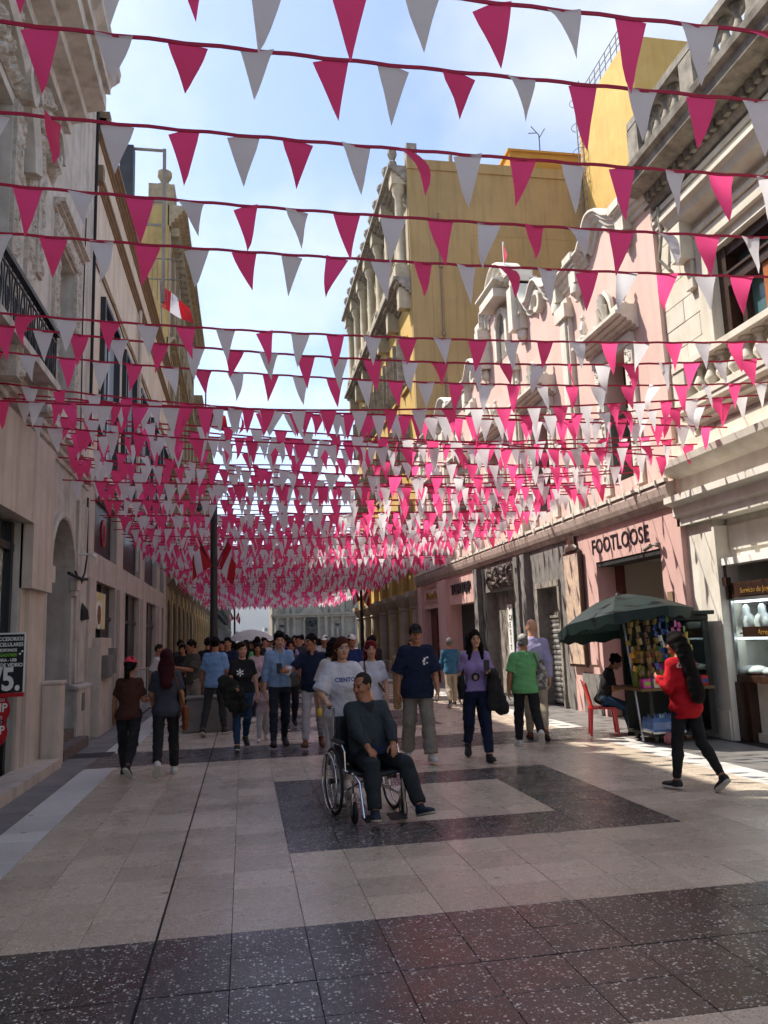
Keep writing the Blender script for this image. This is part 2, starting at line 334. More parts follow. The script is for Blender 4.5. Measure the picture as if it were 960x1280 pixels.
def slab(mb, x0, x1, y0, y1, zr, g=0.0015):
    a = [zr() for _ in range(4)]; c = 0.0016
    x0 += g; x1 -= g; y0 += g; y1 -= g
    mb.add([(x0, y0, -0.011), (x1, y0, -0.011), (x1, y1, -0.011), (x0, y1, -0.011), (x0, y0, a[0]-c), (x1, y0, a[1]-c), (x1, y1, a[2]-c), (x0, y1, a[3]-c),
            (x0+c, y0+c, a[0]), (x1-c, y0+c, a[1]), (x1-c, y1-c, a[2]), (x0+c, y1-c, a[3])],
           [(0, 1, 5, 4), (1, 2, 6, 5), (2, 3, 7, 6), (3, 0, 4, 7), (4, 5, 9, 8), (5, 6, 10, 9), (6, 7, 11, 10), (7, 4, 8, 11), (8, 9, 10, 11)])
zr = lambda: random.uniform(-0.0016, 0.0012)
cands = []
for (y0, y1, band) in rows:
    for ci in range(len(CX)-1):
        x0, x1 = CX[ci] + (.006 if abs(CX[ci]+.49) < .01 else 0), CX[ci+1] - (.006 if abs(CX[ci+1]+.49) < .01 else 0); xm = (x0+x1)/2
        if xm < -1.73: mat = t_dark if band == 'dark' and y0 > 9 else t_white
        elif xm > 5.29 and xm < 5.71: mat = t_dark if band == 'dark' and y0 > 9 else t_white
        elif band == 'dark': mat = t_dark
        elif band == 'ring' and 0.33 < xm < 3.65: mat = t_dark
        elif band == 'inner' and (0.33 < xm < 1.16 or 2.81 < xm < 3.65): mat = t_dark
        else: mat = t_light
        cands.append((y0, y1, x0, x1, mat))
y = 0.8; yi = 0
while y < 60:
    d = 0.62
    for x0, x1 in ((-3.0, -2.57), (-2.57, -2.142), (5.706, 6.25), (6.25, 6.8)):
        cands.append((y, y+d, x0, x1, t_side))
    y += d; yi += 1
from mathutils.geometry import intersect_line_plane
def pix(p):
    d = Vector(p) - Vector((0, 0, 1.62)); z = d.dot(CAM_F)
    return (480 + 985*d.dot(CAM_R)/z, 640 - 985*d.dot(CAM_U)/z, z) if z > 0.05 else (-9999, -9999, -1)
def inview(p, m=20):
    x, y_, z = pix(p); return z > 0 and -m < x < 960+m and -m < y_ < 1280+m
vis = []
for c in cands:
    if any(inview((X, Y, 0), 10) for X in (c[2], c[3]) for Y in (c[0], c[1])): vis.append(c)
vis.sort(key=lambda c: c[0])
near = vis[:300]; far = {}
for c in near:
    mb = MB(); slab(mb, c[2], c[3], c[0] + (.007 if abs(c[0]-4.11) < .02 else 0), c[1], zr); mb.build('paving_slab', c[4], pave, fix=False)
nearset = set(map(id, near))
fm = [t_light, t_dark, t_white, t_side]; mb = MB()
for c in cands:
    if id(c) in nearset: continue
    mb.mi = fm.index(c[4]); slab(mb, c[2], c[3], c[0], c[1], zr)
tag(mb.build('paving_slabs', fm, pave, fix=False), kind='stuff')
# utility covers
st = MB()
st.add([(-1.33, 4.50, 0.0035), (-1.22, 4.49, 0.0035), (-1.21, 4.54, 0.0035), (-1.32, 4.55, 0.0035)], [(0, 1, 2, 3)])
tag(st.build('flyer_scrap', pm('red_white_flyer', '#b03040', '#d8c8c8', scale=60, rough=0.6), fix=False), 'small torn red and white flyer lying on the dark terrazzo', 'flyer')
cv = MB(); cv.box(-2.62, -1.98, 12.75, 13.3, -0.004, 0.0032)
o = cv.build('drain_cover', pm('worn_iron_cover', '#3c3a38', '#2c2a28', scale=20, bump=0.4, rough=0.6)); o.parent = pave
# hills far behind the end of the street
hm = pm('hazy_hillside', '#5f5d55', '#4a4c46', scale=0.012, rough=1.0)
hl = MB()
def hill(a, b):
    x = -900 + 2600*a; yy = 1500 + 900*b
    h = (210*math.exp(-((x-250)/420)**2) + 150*math.exp(-((x+250)/300)**2) + 120*math.exp(-((x-900)/400)**2)) * math.sin(PI*min(1, b*1.0))**0.8
    h += 18*math.sin(x*0.021+b*7)*math.sin(PI*b) + 9*math.sin(x*0.063+b*17)*math.sin(PI*b)
    return (x, yy, max(-1, h))
hl.grid(hill, 90, 30)
tag(hl.build('hill', hm, smooth=True), kind='structure')
# ------------------------------------------------------------------ carved relief
def relief(mb, fac, u0, u1, v0, v1, w, amp=0.04, res=0.016, n=None, seed=0, leaf=(0.05, 0.11), vertical=True, sym=False):
    rg = np.random.default_rng(seed); W, H = u1-u0, v1-v0
    nu = max(4, int(W/res)); nv = max(4, int(H/res))
    U, V = np.meshgrid(np.linspace(0, W, nu+1), np.linspace(0, H, nv+1))
    Hh = np.zeros_like(U); n = n or int(W*H*130)
    Ux = np.minimum(U, W-U) if sym else U
    for k in range(n):
        a = rg.uniform(*leaf); b = a*rg.uniform(0.3, 0.5); th = rg.uniform(0, PI)
        if vertical:
            cv = H*(k+0.5)/n; cu = W/2 + 0.3*W*math.sin(cv/max(W, .1)*2.4) + rg.normal()*0.2*W; th = math.atan2(1, math.cos(cv/max(W, .1)*2.4)) + (1 if k % 2 else -1)*rg.uniform(0.3, 1.1)
        else: cu, cv = rg.uniform(0, W), rg.uniform(0, H)
        x = (Ux-cu)*math.cos(th)+(V-cv)*math.sin(th); y = -(Ux-cu)*math.sin(th)+(V-cv)*math.cos(th)
        y = y + x*x/a*0.5
        q = 1-(x/a)**2-(y/b)**2
        Hh = np.maximum(Hh, np.sqrt(np.clip(q, 0, 1))*rg.uniform(0.5, 1)*(1-0.35*np.exp(-(y/(b*0.25))**2)))
    ed = np.minimum(np.minimum(U, W-U), np.minimum(V, H-V)); Hh *= np.clip(ed/(res*1.5), 0, 1)
    vs = [fac.P(u0+U[j, i], v0+V[j, i], w + amp*Hh[j, i]) for j in range(nv+1) for i in range(nu+1)]
    ww = nu+1
    mb.add(vs, [(j*ww+i, j*ww+i+1, (j+1)*ww+i+1, (j+1)*ww+i) for j in range(nv) for i in range(nu)])
    return mb
def baluster_prof(h, r):
    return [(r*.9, 0), (r*.9, .06*h), (r*.45, .1*h), (r*.5, .16*h), (r, .32*h), (r*.95, .42*h), (r*.5, .62*h), (r*.38, .78*h), (r*.6, .84*h), (r*.45, .88*h), (r*.9, .93*h), (r*.9, h)]
def cornice_prof(w, v0, v1, steps=5):
    """classical stepped cornice growing outwards from v0 to v1"""
    p = [(-0.05, v0)]
    for i in range(steps):
        a = (i+1)/steps; v = v0 + (v1-v0)*i/steps
        p.append((w*(a**1.3), v)); p.append((w*(a**1.3), v0 + (v1-v0)*(i+1)/steps - (0.25 if i < steps-1 else 0)*(v1-v0)/steps))
    p.append((-0.05, v1)); return p

# ------------------------------------------------------------------ left 1: ornate grey stone house
L1 = Fac(-2.9, 1)
bl = empty('ornate_stone_house', (-6, 5, 0), 'weathered grey stone house with carved ornament, iron balcony and arched doorway', 'building')
def part(mb, name, mat, parent, **k): 
    o = mb.build(name, mat, parent, **k)
    # parents are unrotated empties: keep world placement
    o.matrix_parent_inverse = Matrix.Translation(-Vector(parent_world(parent))); return o
def parent_world(p):
    v = Vector(p.location)
    q = p.parent
    if p.type == 'MESH' : return Vector((0, 0, 0)) if q is None else Vector((0, 0, 0))
    return v
mb = MB()
arch = (12.55, 14.25)                                  # arched doorway
L1.wall(mb, -9, 12.3, 0, 12.3, [(-4, 11.0, 0, 3.3), (7.0, 9.9, 5.7, 8.6), (2.0, 5.0, 5.7, 8.6)], -0.5, 0)
L1.wall(mb, 12.3, 15.4, 0, 12.9, [(arch[0], arch[1], 0.0, 3.7), (12.5, 13.75, 5.6, 8.1)], -0.5, 0)
# spandrels filling the arch corners
ac, ar = (arch[0]+arch[1])/2, (arch[1]-arch[0])/2
for sgn in (-1, 1):
    pts = [(ac + sgn*ar, 2.85)] + [(ac + sgn*ar*math.cos(t), 2.85 + ar*math.sin(t)) for t in [PI/2*i/10 for i in range(1, 11)]] + [(ac + sgn*ar, 2.85+ar)]
    L1.prism(mb, pts, -0.5, 0)
mb.box(-14, -3.4, -9, 15.4, 0, 12.0); part(mb, 'wall', m_oldstone, bl)
mb = MB(); L1.box(mb, arch[0], arch[1], 0.02, 3.7, -0.47, -0.44); part(mb, 'doorway_back', pm('brown_inner_door', '#3b2c22', '#2a1f18', scale=5, rough=0.6), bl)
mb = MB()
for i in range(12): # arch moulding ring
    pass
L1.sweep(mb, [(ac + (ar+0.06)*math.cos(t), 2.85 + (ar+0.06)*math.sin(t)) for t in [PI*i/20 for i in range(21)]], [(-0.06, 0), (-0.06, .05), (0.02, .07), (0.06, .05), (0.06, 0)])
for u in (arch[0]-0.1, arch[1]+0.1): L1.box(mb, u-0.14, u+0.14, 2.6, 2.85, -0.02, 0.1); L1.box(mb, u-0.11, u+0.11, 2.5, 2.598, -0.02, 0.06)
part(mb, 'arch_moulding', m_oldstone, bl)
mb = MB(); L1.box(mb, 14.25, 15.43, 0, 0.93, 0.0, 0.14); L1.run(mb, 14.22, 15.45, [(0, .93), (.16, .93), (.16, .97), (.0, 1.02)]); L1.box(mb, 14.45, 15.3, 1.02, 4.2, 0, 0.05); part(mb, 'corner_pier', m_oldstone, bl)
mb = MB(); L1.box(mb, 14.62, 14.86, 0.55, 0.85, 0.14, 0.152); part(mb, 'meter_hatch', m_concrete, bl)
mb = MB(); L1.box(mb, 12.5, 14.35, 0, 0.16, -0.45, 0.32); L1.box(mb, 12.6, 14.3, 0.16, 0.3, -0.45, 0.1); part(mb, 'door_step', pm('worn_step_stone', '#7a6a62', '#5d5350', scale=6, dirt=0.3, bump=0.2, rough=0.7), bl)
mb = MB(); mb.lathe([(0.035, 0), (0.16, 0.02), (0.14, 0.18), (0.02, 0.34), (0.0, 0.5)], L1.P(14.9, 2.1, 0.02), 6); part(mb, 'iron_bracket_scar', m_dark, bl)
# belts and window ledges
mb = MB(); L1.run(mb, -9, 15.42, cornice_prof(0.22, 4.55, 4.95, 4)); part(mb, 'belt_course', m_oldstone, bl)
mb = MB(); L1.run(mb, -9, 12.4, cornice_prof(0.7, 9.9, 10.62, 3)); L1.box(mb, -9, 12.32, 10.62, 10.75, -0.3, 0.78); L1.run(mb, -9, 12.45, [(0, 10.752), (.72, 10.752), (.78, 10.85), (.9, 10.95), (.92, 11.1), (0, 11.12)]); part(mb, 'main_cornice', m_oldstone, bl)
mb = MB(); L1.box(mb, -9, 12.0, 11.12, 12.7, -0.3, 0.28); L1.run(mb, -9, 12.2, cornice_prof(0.75, 12.7, 13.5, 5)); part(mb, 'attic', m_oldstone, bl)
mb = MB(); relief(mb, L1, 6.5, 11.9, 11.3, 12.5, 0.285, 0.07, 0.03, seed=5, leaf=(0.1, 0.2), vertical=False); part(mb, 'carved_frieze', m_carved, bl)
# carved panel with arch above the balcony window (wall under the cornice)
mb = MB(); relief(mb, L1, 8.9, 12.1, 8.75, 9.88, 0.01, 0.16, 0.025, n=170, seed=3, leaf=(0.09, 0.2), vertical=False, sym=True); part(mb, 'carved_tympanum', m_carved, bl)
mb = MB()
L1.sweep(mb, [(8.45 + 2.1*math.cos(t), 8.0 + 1.5*math.sin(t)) for t in [PI*i/24 for i in range(25)]], [(-0.12, 0), (-0.12, .16), (0, .22), (0.12, .16), (0.12, 0)])
part(mb, 'window_arch', m_oldstone, bl)
mb = MB()
for u in (10.1, 11.5):
    L1.sweep(mb, [(u+0.35*math.cos(t)*(1-t/9), 9.0+0.45*math.sin(t)*(1-t/9)) for t in [i*0.35 for i in range(19)]], [(-0.05, 0), (-0.05, .22), (0.05, .22), (0.05, 0)])
part(mb, 'scroll_volute', m_carved, bl, smooth='auto')
for u0, u1, v0, v1, sd in ((9.95, 10.25, 5.0, 8.7, 1), (10.65, 10.95, 5.0, 9.5, 2), (11.15, 11.4, 6.9, 9.3, 8), (6.65, 6.95, 5.0, 8.7, 4), (13.78, 14.02, 5.4, 8.15, 6), (12.22, 12.46, 5.4, 8.15, 7)):
    mb = MB(); L1.box(mb, u0-0.03, u1+0.03, v0, v1, 0, 0.05); relief(mb, L1, u0, u1, v0+0.02, v1-0.02, 0.052, 0.055, 0.014, n=int((v1-v0)*28), seed=sd, leaf=(0.045, 0.09)); part(mb, 'carved_jamb', m_carved, bl)
mb = MB(); L1.box(mb, 12.22, 14.02, 8.15, 8.42, 0, 0.06); relief(mb, L1, 12.24, 14.0, 8.17, 8.4, 0.062, 0.05, 0.016, n=80, seed=17, vertical=False); L1.run(mb, 12.1, 14.15, cornice_prof(0.18, 8.44, 8.62, 3)); part(mb, 'carved_lintel', m_carved, bl)
for u0, u1, v0, v1 in ((7.0, 9.9, 5.7, 8.6), (2.0, 5.0, 5.7, 8.6), (12.5, 13.75, 5.6, 8.1)):
    mb = MB(); L1.box(mb, u0, u1, v0, v1, -0.34, -0.3); wob = part(mb, 'window', pm('grey_shutter_panel', '#7d7a76', '#6c6966', scale=6, rough=0.7), bl)
    mb = MB(); 
    for v in np.arange(v0+0.5, v1, 0.6): L1.box(mb, u0, u1, v, v+0.03, -0.3, -0.28)
    L1.box(mb, (u0+u1)/2-.03, (u0+u1)/2+.03, v0, v1, -0.3, -0.275); part(mb, 'rail', m_oldstone, wob)
# iron balcony
mb = MB(); L1.box(mb, 4.2, 10.65, 4.96, 5.06, 0.0, 0.52); part(mb, 'balcony_floor', m_oldstone, bl)
mb = MB()
for v in (5.1, 5.62): L1.box(mb, 4.2, 10.6, v, v+0.02, 0.45, 0.47)
L1.box(mb, 4.2, 10.62, 5.72, 5.78, 0.43, 0.5); L1.box(mb, 10.57, 10.6, 5.06, 5.78, 0, 0.47)
for i in range(22):
    u = 4.35 + i*0.29
    L1.box(mb, u-0.15-0.006, u-0.15+0.006, 5.06, 5.72, 0.455, 0.467)
    for s_ in (-1, 1):
        pts = [L1.P(u + s_*(0.02+0.06*math.cos(t)*(1-t/12)), 5.3+0.14*math.sin(t)*(1-t/12), 0.46) for t in [k*0.5 for k in range(15)]]
        mb.tube(pts, 0.011, 4)
        pts = [L1.P(u + s_*(0.08*math.sin(t)), 5.1+t*0.18, 0.46) for t in [k*0.31 for k in range(11)]]
        mb.tube(pts, 0.011, 4)
part(mb, 'iron_railing', m_black, bl)
# small carved consoles under the balcony and between floors
for u in (5.4, 7.2, 9.0, 10.4):
    mb = MB(); L1.prism(mb, [(u-0.13, 4.6), (u+0.13, 4.6), (u+0.13, 5.1), (u-0.13, 5.1)], 0.2, 0.45); relief(mb, L1, u-0.12, u+0.12, 4.62, 5.08, 0.452, 0.06, 0.016, n=14, seed=int(u*10)); part(mb, 'balcony_console', m_carved, bl)
# beige shopfront cladding put over the ground floor
mb = MB(); L1.box(mb, -4, 12.1, 3.28, 4.5, 0.0, 0.16); L1.box(mb, 11.02, 12.12, 2.42, 3.28, 0.0, 0.161); L1.box(mb, 11.25, 12.05, 0, 2.42, 0.0, 0.08); L1.box(mb, 11.02, 11.25, 0, 3.28, -0.4, 0.03); part(mb, 'shopfront_cladding', m_shell, bl)
mb = MB(); L1.box(mb, 11.2, 12.06, 0.0, 2.42, 0.08, 0.095); 
mb = MB(); L1.box(mb, 5, 11.0, 0.02, 3.27, -0.16, -0.13); part(mb, 'shop_window', m_glassdark, bl)
mb = MB()
for u in (10.9, 9.6, 8.3): L1.box(mb, u-0.07, u+0.03, 0.02, 3.27, -0.13, -0.06)
L1.box(mb, 5, 11.0, 2.9, 3.0, -0.13, -0.07); part(mb, 'shop_window_frame', m_black, bl)
mb = MB(); mb.add([L1.P(9.0, 1.9, -0.125), L1.P(10.7, 1.9, -0.125), L1.P(10.7, 2.95, -0.125), L1.P(9.0, 2.95, -0.125)], [(0, 1, 2, 3)]); part(mb, 'printed_film', pm('printed_window_film', '#6d7a63', '#c4bfae', scale=18, rough=0.4, contrast=(0.45, 0.55)), bl)
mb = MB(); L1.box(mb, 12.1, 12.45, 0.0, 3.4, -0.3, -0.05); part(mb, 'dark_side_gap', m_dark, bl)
mb = MB(); L1.box(mb, 12.02, 12.32, 0.0, 1.12, 0.1, 0.34); L1.box(mb, 12.0, 12.34, 1.12, 1.17, 0.08, 0.36)
tag(mb.build('stone_bollard_post', m_shell, bevel=0.01), 'short square beige post beside the arched doorway steps', 'post')
mb = MB(); L1.box(mb, 5.5, 11.95, 0.0, 0.12, 0.0, 0.4); part(mb, 'shop_step', m_shell, bl)
# roadside camera and pipes on the wall
mb = MB(); mb.tube([L1.P(14.55, 3.25, 0.0), L1.P(14.55, 3.25, 0.25), L1.P(14.3, 3.22, 0.3)], 0.02, 6); mb.tube([L1.P(14.4, 3.2, 0.32), L1.P(14.1, 3.13, 0.36)], 0.05, 8)
tag(mb.build('security_camera', m_whitetrim, smooth='auto'), 'small white security camera beside the arch on the grey stone house', 'camera')
mb = MB(); mb.tube([L1.P(14.0, 2.9, .1), L1.P(14.6, 2.75, .08), L1.P(15.0, 2.95, .06), L1.P(15.2, 3.3, .06), L1.P(15.3, 4.4, .03)], 0.018, 6); mb.tube([L1.P(13.4, 2.82, .12), L1.P(14.3, 2.8, .13), L1.P(15.1, 2.85, .09)], 0.028, 6); part(mb, 'cable_bundle', m_dark, bl)

# ------------------------------------------------------------------ left 2: cream house with tall glazing
L2 = Fac(-2.92, 1)
b2 = empty('cream_corner_house', (-6, 23, 0), 'cream building with tall black framed windows and brown roof mouldings', 'building')
colY = [15.75, 19.6, 23.9, 28.3, 30.8]
holes = []
for a, c in zip(colY[:-1], colY[1:]):
    holes += [(a+0.5, c-0.5, 0.0, 2.95), (a+0.55, c-0.5, 3.5, 4.7)]
bays = [(16.4+3.05*i, 18.5+3.05*i) for i in range(5)]
for a, c in bays: holes.append((a, c, 5.2, 8.9))
mb = MB(); L2.wall(mb, 15.42, 31.2, 0, 4.85, holes, -0.5, 0); part(mb, 'ground_floor_frame', m_creamlow, b2)
mb = MB(); L2.wall(mb, 15.42, 31.2, 4.85, 12.3, holes, -0.5, -0.003); mb.box(-13, -3.42, 15.42, 31.2, 0, 12.25); part(mb, 'wall', m_cream, b2)
mb = MB(); L2.run(mb, 15.42, 31.25, cornice_prof(0.2, 12.05, 12.35, 4)); part(mb, 'roof_moulding', m_brown, b2)
mb = MB(); L2.run(mb, 15.9, 31.2, cornice_prof(0.12, 11.0, 11.2, 3)); L2.box(mb, 15.42, 15.62, 10.95, 11.3, 0, .16); L2.box(mb, 15.42, 15.65, 12.0, 12.5, 0, .26); part(mb, 'string_moulding', m_brown, b2)
mb = MB()
for v in (9.4,): L2.box(mb, 15.5, 31.2, v, v+0.05, 0, 0.05)
part(mb, 'band', m_cream, b2)
for i, (a, c) in enumerate(bays):
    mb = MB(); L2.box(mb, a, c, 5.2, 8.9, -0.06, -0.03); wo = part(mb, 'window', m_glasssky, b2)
    mb = MB(); L2.box(mb, a, a+0.1, 5.2, 8.9, -0.03, 0.1); L2.box(mb, c-0.1, c, 5.2, 8.9, -0.03, 0.1); L2.box(mb, a+.1, c-.1, 8.8, 8.9, -0.03, 0.1); L2.box(mb, (a+c)/2-.02, (a+c)/2+.02, 5.2, 8.8, -0.03, 0.0); L2.box(mb, a+.1, c-.1, 6.9, 6.94, -0.03, 0.0)
    part(mb, 'window_frame', m_black, wo)
    mb = MB(); L2.box(mb, a-0.1, c+0.1, 5.05, 5.2, -0.1, 0.12); part(mb, 'sill', m_creamlow, wo)
for i, (a, c) in enumerate(zip(colY[:-1], colY[1:])):
    mb = MB(); L2.box(mb, a+.5, c-.5, 0.02, 2.95, -0.16, -0.14); L2.box(mb, a+.55, c-.5, 3.5, 4.7, -.16, -.14); so_ = part(mb, 'shop_opening', pm('dim_shop_glass', (.01, .01, .011, 1), rough=.35, spec=.25), b2)
    mb = MB(); L2.box(mb, a+.6, a+.68, 0.02, 2.94, -.14, -.08); L2.box(mb, (a+c)/2, (a+c)/2+.08, 0.02, 2.94, -.14, -.08); L2.box(mb, a+.5, c-.5, 2.2, 2.28, -.14, -.09); part(mb, 'door_frame', m_black, so_)
    mb = MB(); L2.run(mb, a+.3, c-.3, cornice_prof(0.08, 4.75, 4.85, 2)); part(mb, 'lintel_band', m_creamlow, b2)
for u in colY[:-1]:
    mb = MB(); L2.box(mb, u-0.36 if u > 16 else u-0.3, u+0.4, 0.0, 2.93, 0.0, 0.09); part(mb, 'pilaster', m_creamlow, b2)
# burger poster hung in the first opening, meter cabinet below
mb = MB(); L2.box(mb, 16.35, 18.0, 2.0, 2.75, -0.07, -0.04)
ps = mb.build('food_poster', pm('yellow_green_poster', '#b9b05c', '#e6ddb8', scale=3, rough=0.5)); tag(ps, 'yellow green hanging food poster in the first dark shop opening', 'poster')
mb = MB(); mb.lathe([(0, 0), (.3, 0), (.3, .012), (0, .012)], (0, 0, 0), 20, 'x')
o = part(mb, 'plate_print', m_signwhite, ps); o.matrix_parent_inverse = Matrix(); o.location = L2.P(17.2, 2.28, -0.04)
mb = MB(); mb.lathe([(0, 0), (.2, 0), (.2, .014), (0, .014)], (0, 0, 0), 16, 'x'); o = part(mb, 'burger_print', pm('burger_brown', '#5a3018', '#8c5a2a', scale=16, rough=0.6), ps); o.matrix_parent_inverse = Matrix(); o.location = L2.P(17.2, 2.28, -0.035)
mb = MB(); L2.box(mb, 15.5, 17.0, 0, 1.62, 0.0, 0.3); L2.box(mb, 15.9, 17.02, 1.62, 1.8, 0, 0.26); kb = mb.build('meter_cabinet', m_creamlow, bevel=0.008); tag(kb, 'beige masonry meter cabinet with grey electric boxes against the cream building', 'cabinet')
mb = MB(); mb.box(0, 0.12, -0.28, 0.28, 0, 0.42); o = mb.build('electric_box', m_concrete, kb, bevel=0.008); o.location = L2.P(15.95, 1.05, 0.3)
mb = MB(); mb.box(0, 0.1, -0.2, 0.2, 0, 0.5); o = mb.build('electric_box', m_concrete, kb, bevel=0.008); o.location = L2.P(16.6, 1.1, 0.3)
mb = MB(); mb.box(0, 0.015, -0.24, 0.24, 0, 0.55); o = mb.build('hatch', m_shell, kb); o.location = L2.P(16.1, 0.35, 0.3)
mb = MB(); mb.lathe([(0.0, 0), (0.30, 0), (0.3, 0.02), (0, 0.02)], (0, 0, 0), 24, 'x'); o = mb.build('round_window_emblem', m_signred); tag(o, 'round red emblem on the dark glass of the cream building first floor', 'emblem'); o.location = L2.P(18.1, 4.1, -0.135)
mb = MB(); mb.lathe([(0.0, 0), (0.22, 0), (0.22, 0.012), (0, 0.012)], (0, 0, 0), 24, 'x'); q = mb.build('inner_disc', m_signblack, o); q.location = (0.012, 0, 0)
mb = MB(); mb.box(0, .02, -.04, .04, -.16, .16); mb.box(0, .02, .04, .12, .06, .16); mb.box(0, .02, .04, .12, -.03, .04); q = mb.build('letter', m_signred, o); q.location = (0.016, 0, 0)
# rooftop flue and frame
fl = empty('rooftop_flue', (-3.6, 24.2, 12.25), 'tall grey metal flue in a steel frame on the cream roof', 'flue')
def fpart(mb, name, mat): return mb.build(name, mat, fl)
mb = MB(); mb.tube([(0, 0, 0), (0, 0, 5.2)], 0.3, 4); fpart(mb, 'flue_pipe', pm('grey_sheet_metal', '#3c3f42', '#2f3235', scale=3, rough=0.55, metal=0.3))
mb = MB()
for x in (-0.55, 1.15):
    mb.box(x-.05, x+.05, -.05, .05, 0, 5.25)
for z in (2.6, 3.4, 5.2): mb.box(-.55, 1.15, -.04, .04, z-.03, z+.03)
mb.box(-1.6, -.5, -.03, .03, 3.3, 3.36); fpart(mb, 'steel_frame', m_concrete)
mb = MB()
for i in range(9): mb.box(.45+i*.16, .47+i*.16, .3, .32, 0.2, 1.6)
for z in (.9, 1.6): mb.box(.45, 1.75, .29, .33, z, z+.03)
fpart(mb, 'guard_rail', m_concrete)

# ------------------------------------------------------------------ left 3: ochre ornate house, and the row beyond
def row_house(name, label, fac, u0, u1, H, mats, floors, ground_h=4.2, bay=2.6, arches=False, balc=False, cap=0.5, depth=9):
    mw, mt, mg = mats
    b = empty(name, fac.P((u0+u1)/2, 0, -4), label, 'building')
    n = max(1, int((u1-u0)/bay)); bw = (u1-u0)/n; holes = []
    fh = (H-0.9-ground_h)/floors
    wins = []
    for i in range(n):
        c = u0+bw*(i+.5); holes.append((c-bw*.38, c+bw*.38, 0.0, ground_h-.8))
        for k in range(floors):
            v = ground_h+k*fh; wins.append((c-bw*.2, c+bw*.2, v+.35, v+fh-.7)); 
    mb = MB(); fac.wall(mb, u0, u1, 0, H, holes+wins, -0.4, 0)
    x0, x1 = sorted((fac.X-fac.s*0.4, fac.X-fac.s*depth)); mb.box(x0, x1, u0, u1, 0, H-.05); part(mb, 'wall', mw, b)
    for h in holes:
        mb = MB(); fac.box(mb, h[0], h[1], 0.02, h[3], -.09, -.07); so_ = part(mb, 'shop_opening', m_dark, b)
        if arches:
            mb = MB(); c = (h[0]+h[1])/2; r = (h[1]-h[0])/2
            for sg in (-1, 1):
                fac.prism(mb, [(c+sg*r, h[3]-r)]+[(c+sg*r*math.cos(t), h[3]-r+r*math.sin(t)) for t in [PI/2*i/8 for i in range(1, 9)]]+[(c+sg*r, h[3])], -.065, .004)
            part(mb, 'arch', mw, so_)
    for (a, c, v0, v1) in wins:
        mb = MB(); fac.box(mb, a, c, v0, v1, -.16, -.14); wo = part(mb, 'window', m_glassdark, b)
        mb = MB(); fac.box(mb, a-.12, a, v0, v1, 0, .06); fac.box(mb, c, c+.12, v0, v1, 0, .06); fac.box(mb, a-.12, c+.12, v1, v1+.14, 0, .07); fac.run(mb, a-.2, c+.2, cornice_prof(.2, v1+.15, v1+.32, 3)); fac.box(mb, a-.2, c+.2, v0-.12, v0, 0, .14); part(mb, 'surround', mt, wo)
        mb = MB(); fac.box(mb, (a+c)/2-.03, (a+c)/2+.03, v0, v1, -.14, -.1); fac.box(mb, a, c, v0+(v1-v0)*.65, v0+(v1-v0)*.65+.06, -.14, -.1); part(mb, 'mullion', mt, wo)
        if balc:
            mb = MB(); fac.box(mb, a-.35, c+.35, v0-.2, v0-.1, 0, .7)
            for q in np.arange(a-.35, c+.35, .13): fac.box(mb, q, q+.02, v0-.1, v0+.85, .66, .68)
            fac.box(mb, a-.35, c+.35, v0+.85, v0+.9, .65, .69); part(mb, 'balcony', m_black, wo)
    for k in range(floors):
        v = ground_h+k*fh
        mb = MB(); fac.run(mb, u0, u1, cornice_prof(.28, v-.35, v, 4)); part(mb, 'string_course', mt, b)
    mb = MB(); fac.run(mb, u0, u1, cornice_prof(cap, H-.9, H, 5))
    for q in np.arange(u0+.3, u1, .7): fac.box(mb, q, q+.22, H-1.2, H-.85, 0, cap*.55)
    part(mb, 'cornice', mt, b)
    for i in range(n+1):
        q = min(max(u0+bw*i, u0+.2), u1-.2)
        mb = MB(); fac.box(mb, q-.18, q+.18, 0, ground_h-.35, 0, .05); fac.box(mb, q-.16, q+.16, ground_h, H-1.2, 0, .06); fac.box(mb, q-.24, q+.24, ground_h-.75, ground_h-.36, 0, .09); part(mb, 'pilaster', mg, b)
    return b
m_ochre3 = pm('dull_ochre_plaster', '#a8935f', '#93804f', scale=1.2, streak=0.4, dirt=0.2, bump=0.1, rough=0.9)
m_ochretrim = pm('weathered_ochre_trim', '#a2967c', '#857a62', scale=3, streak=0.5, dirt=0.3, bump=0.2, rough=0.9)
m_ochrep = pm('beige_pilaster_stone', '#b0a48e', '#9c907c', scale=2, streak=0.3, bump=0.1, rough=0.9)
b3 = row_house('ochre_ornate_house', 'tall ochre ornate house beyond the cream building with heavy cornice', Fac(-2.95, 1), 31.2, 47, 19.6, (m_ochre3, m_ochretrim, m_ochrep), 3, arches=True, cap=0.7, depth=1.2)
mb = MB(); mb.box(-3.8, -2.75, 31.3, 32.4, 19.6, 20.6); mb.lathe([(.3, 0), (.3, .2), (.12, .3), (.3, .6), (.3, .8), (0, 1.0)], (-3.2, 31.8, 20.6), 10); part(mb, 'parapet_pier', m_ochretrim, b3)
mb = MB(); relief(mb, Fac(-2.95, 1), 31.5, 46.5, 15.6, 16.6, .02, .12, .1, n=120, seed=9, leaf=(.25, .5), vertical=False); part(mb, 'carved_frieze', m_ochretrim, b3)
b4 = row_house('pale_yellow_house', 'pale yellow house further along the shaded left side', Fac(-2.9, 1), 47.2, 70, 16.5, (pm('pale_yellow_plaster', '#c9ac63', '#bb9d55', scale=1, streak=.2, rough=.9), m_ochretrim, m_ochrep), 2, arches=True)
b5 = row_house('balcony_house', 'brown balconied house near the far end of the left side', Fac(-3.0, 1), 70.2, 95, 12.5, (pm('umber_plaster', '#7c6a58', '#6b5a4a', scale=1, rough=.9), m_greytrim, m_concrete), 2, balc=True)
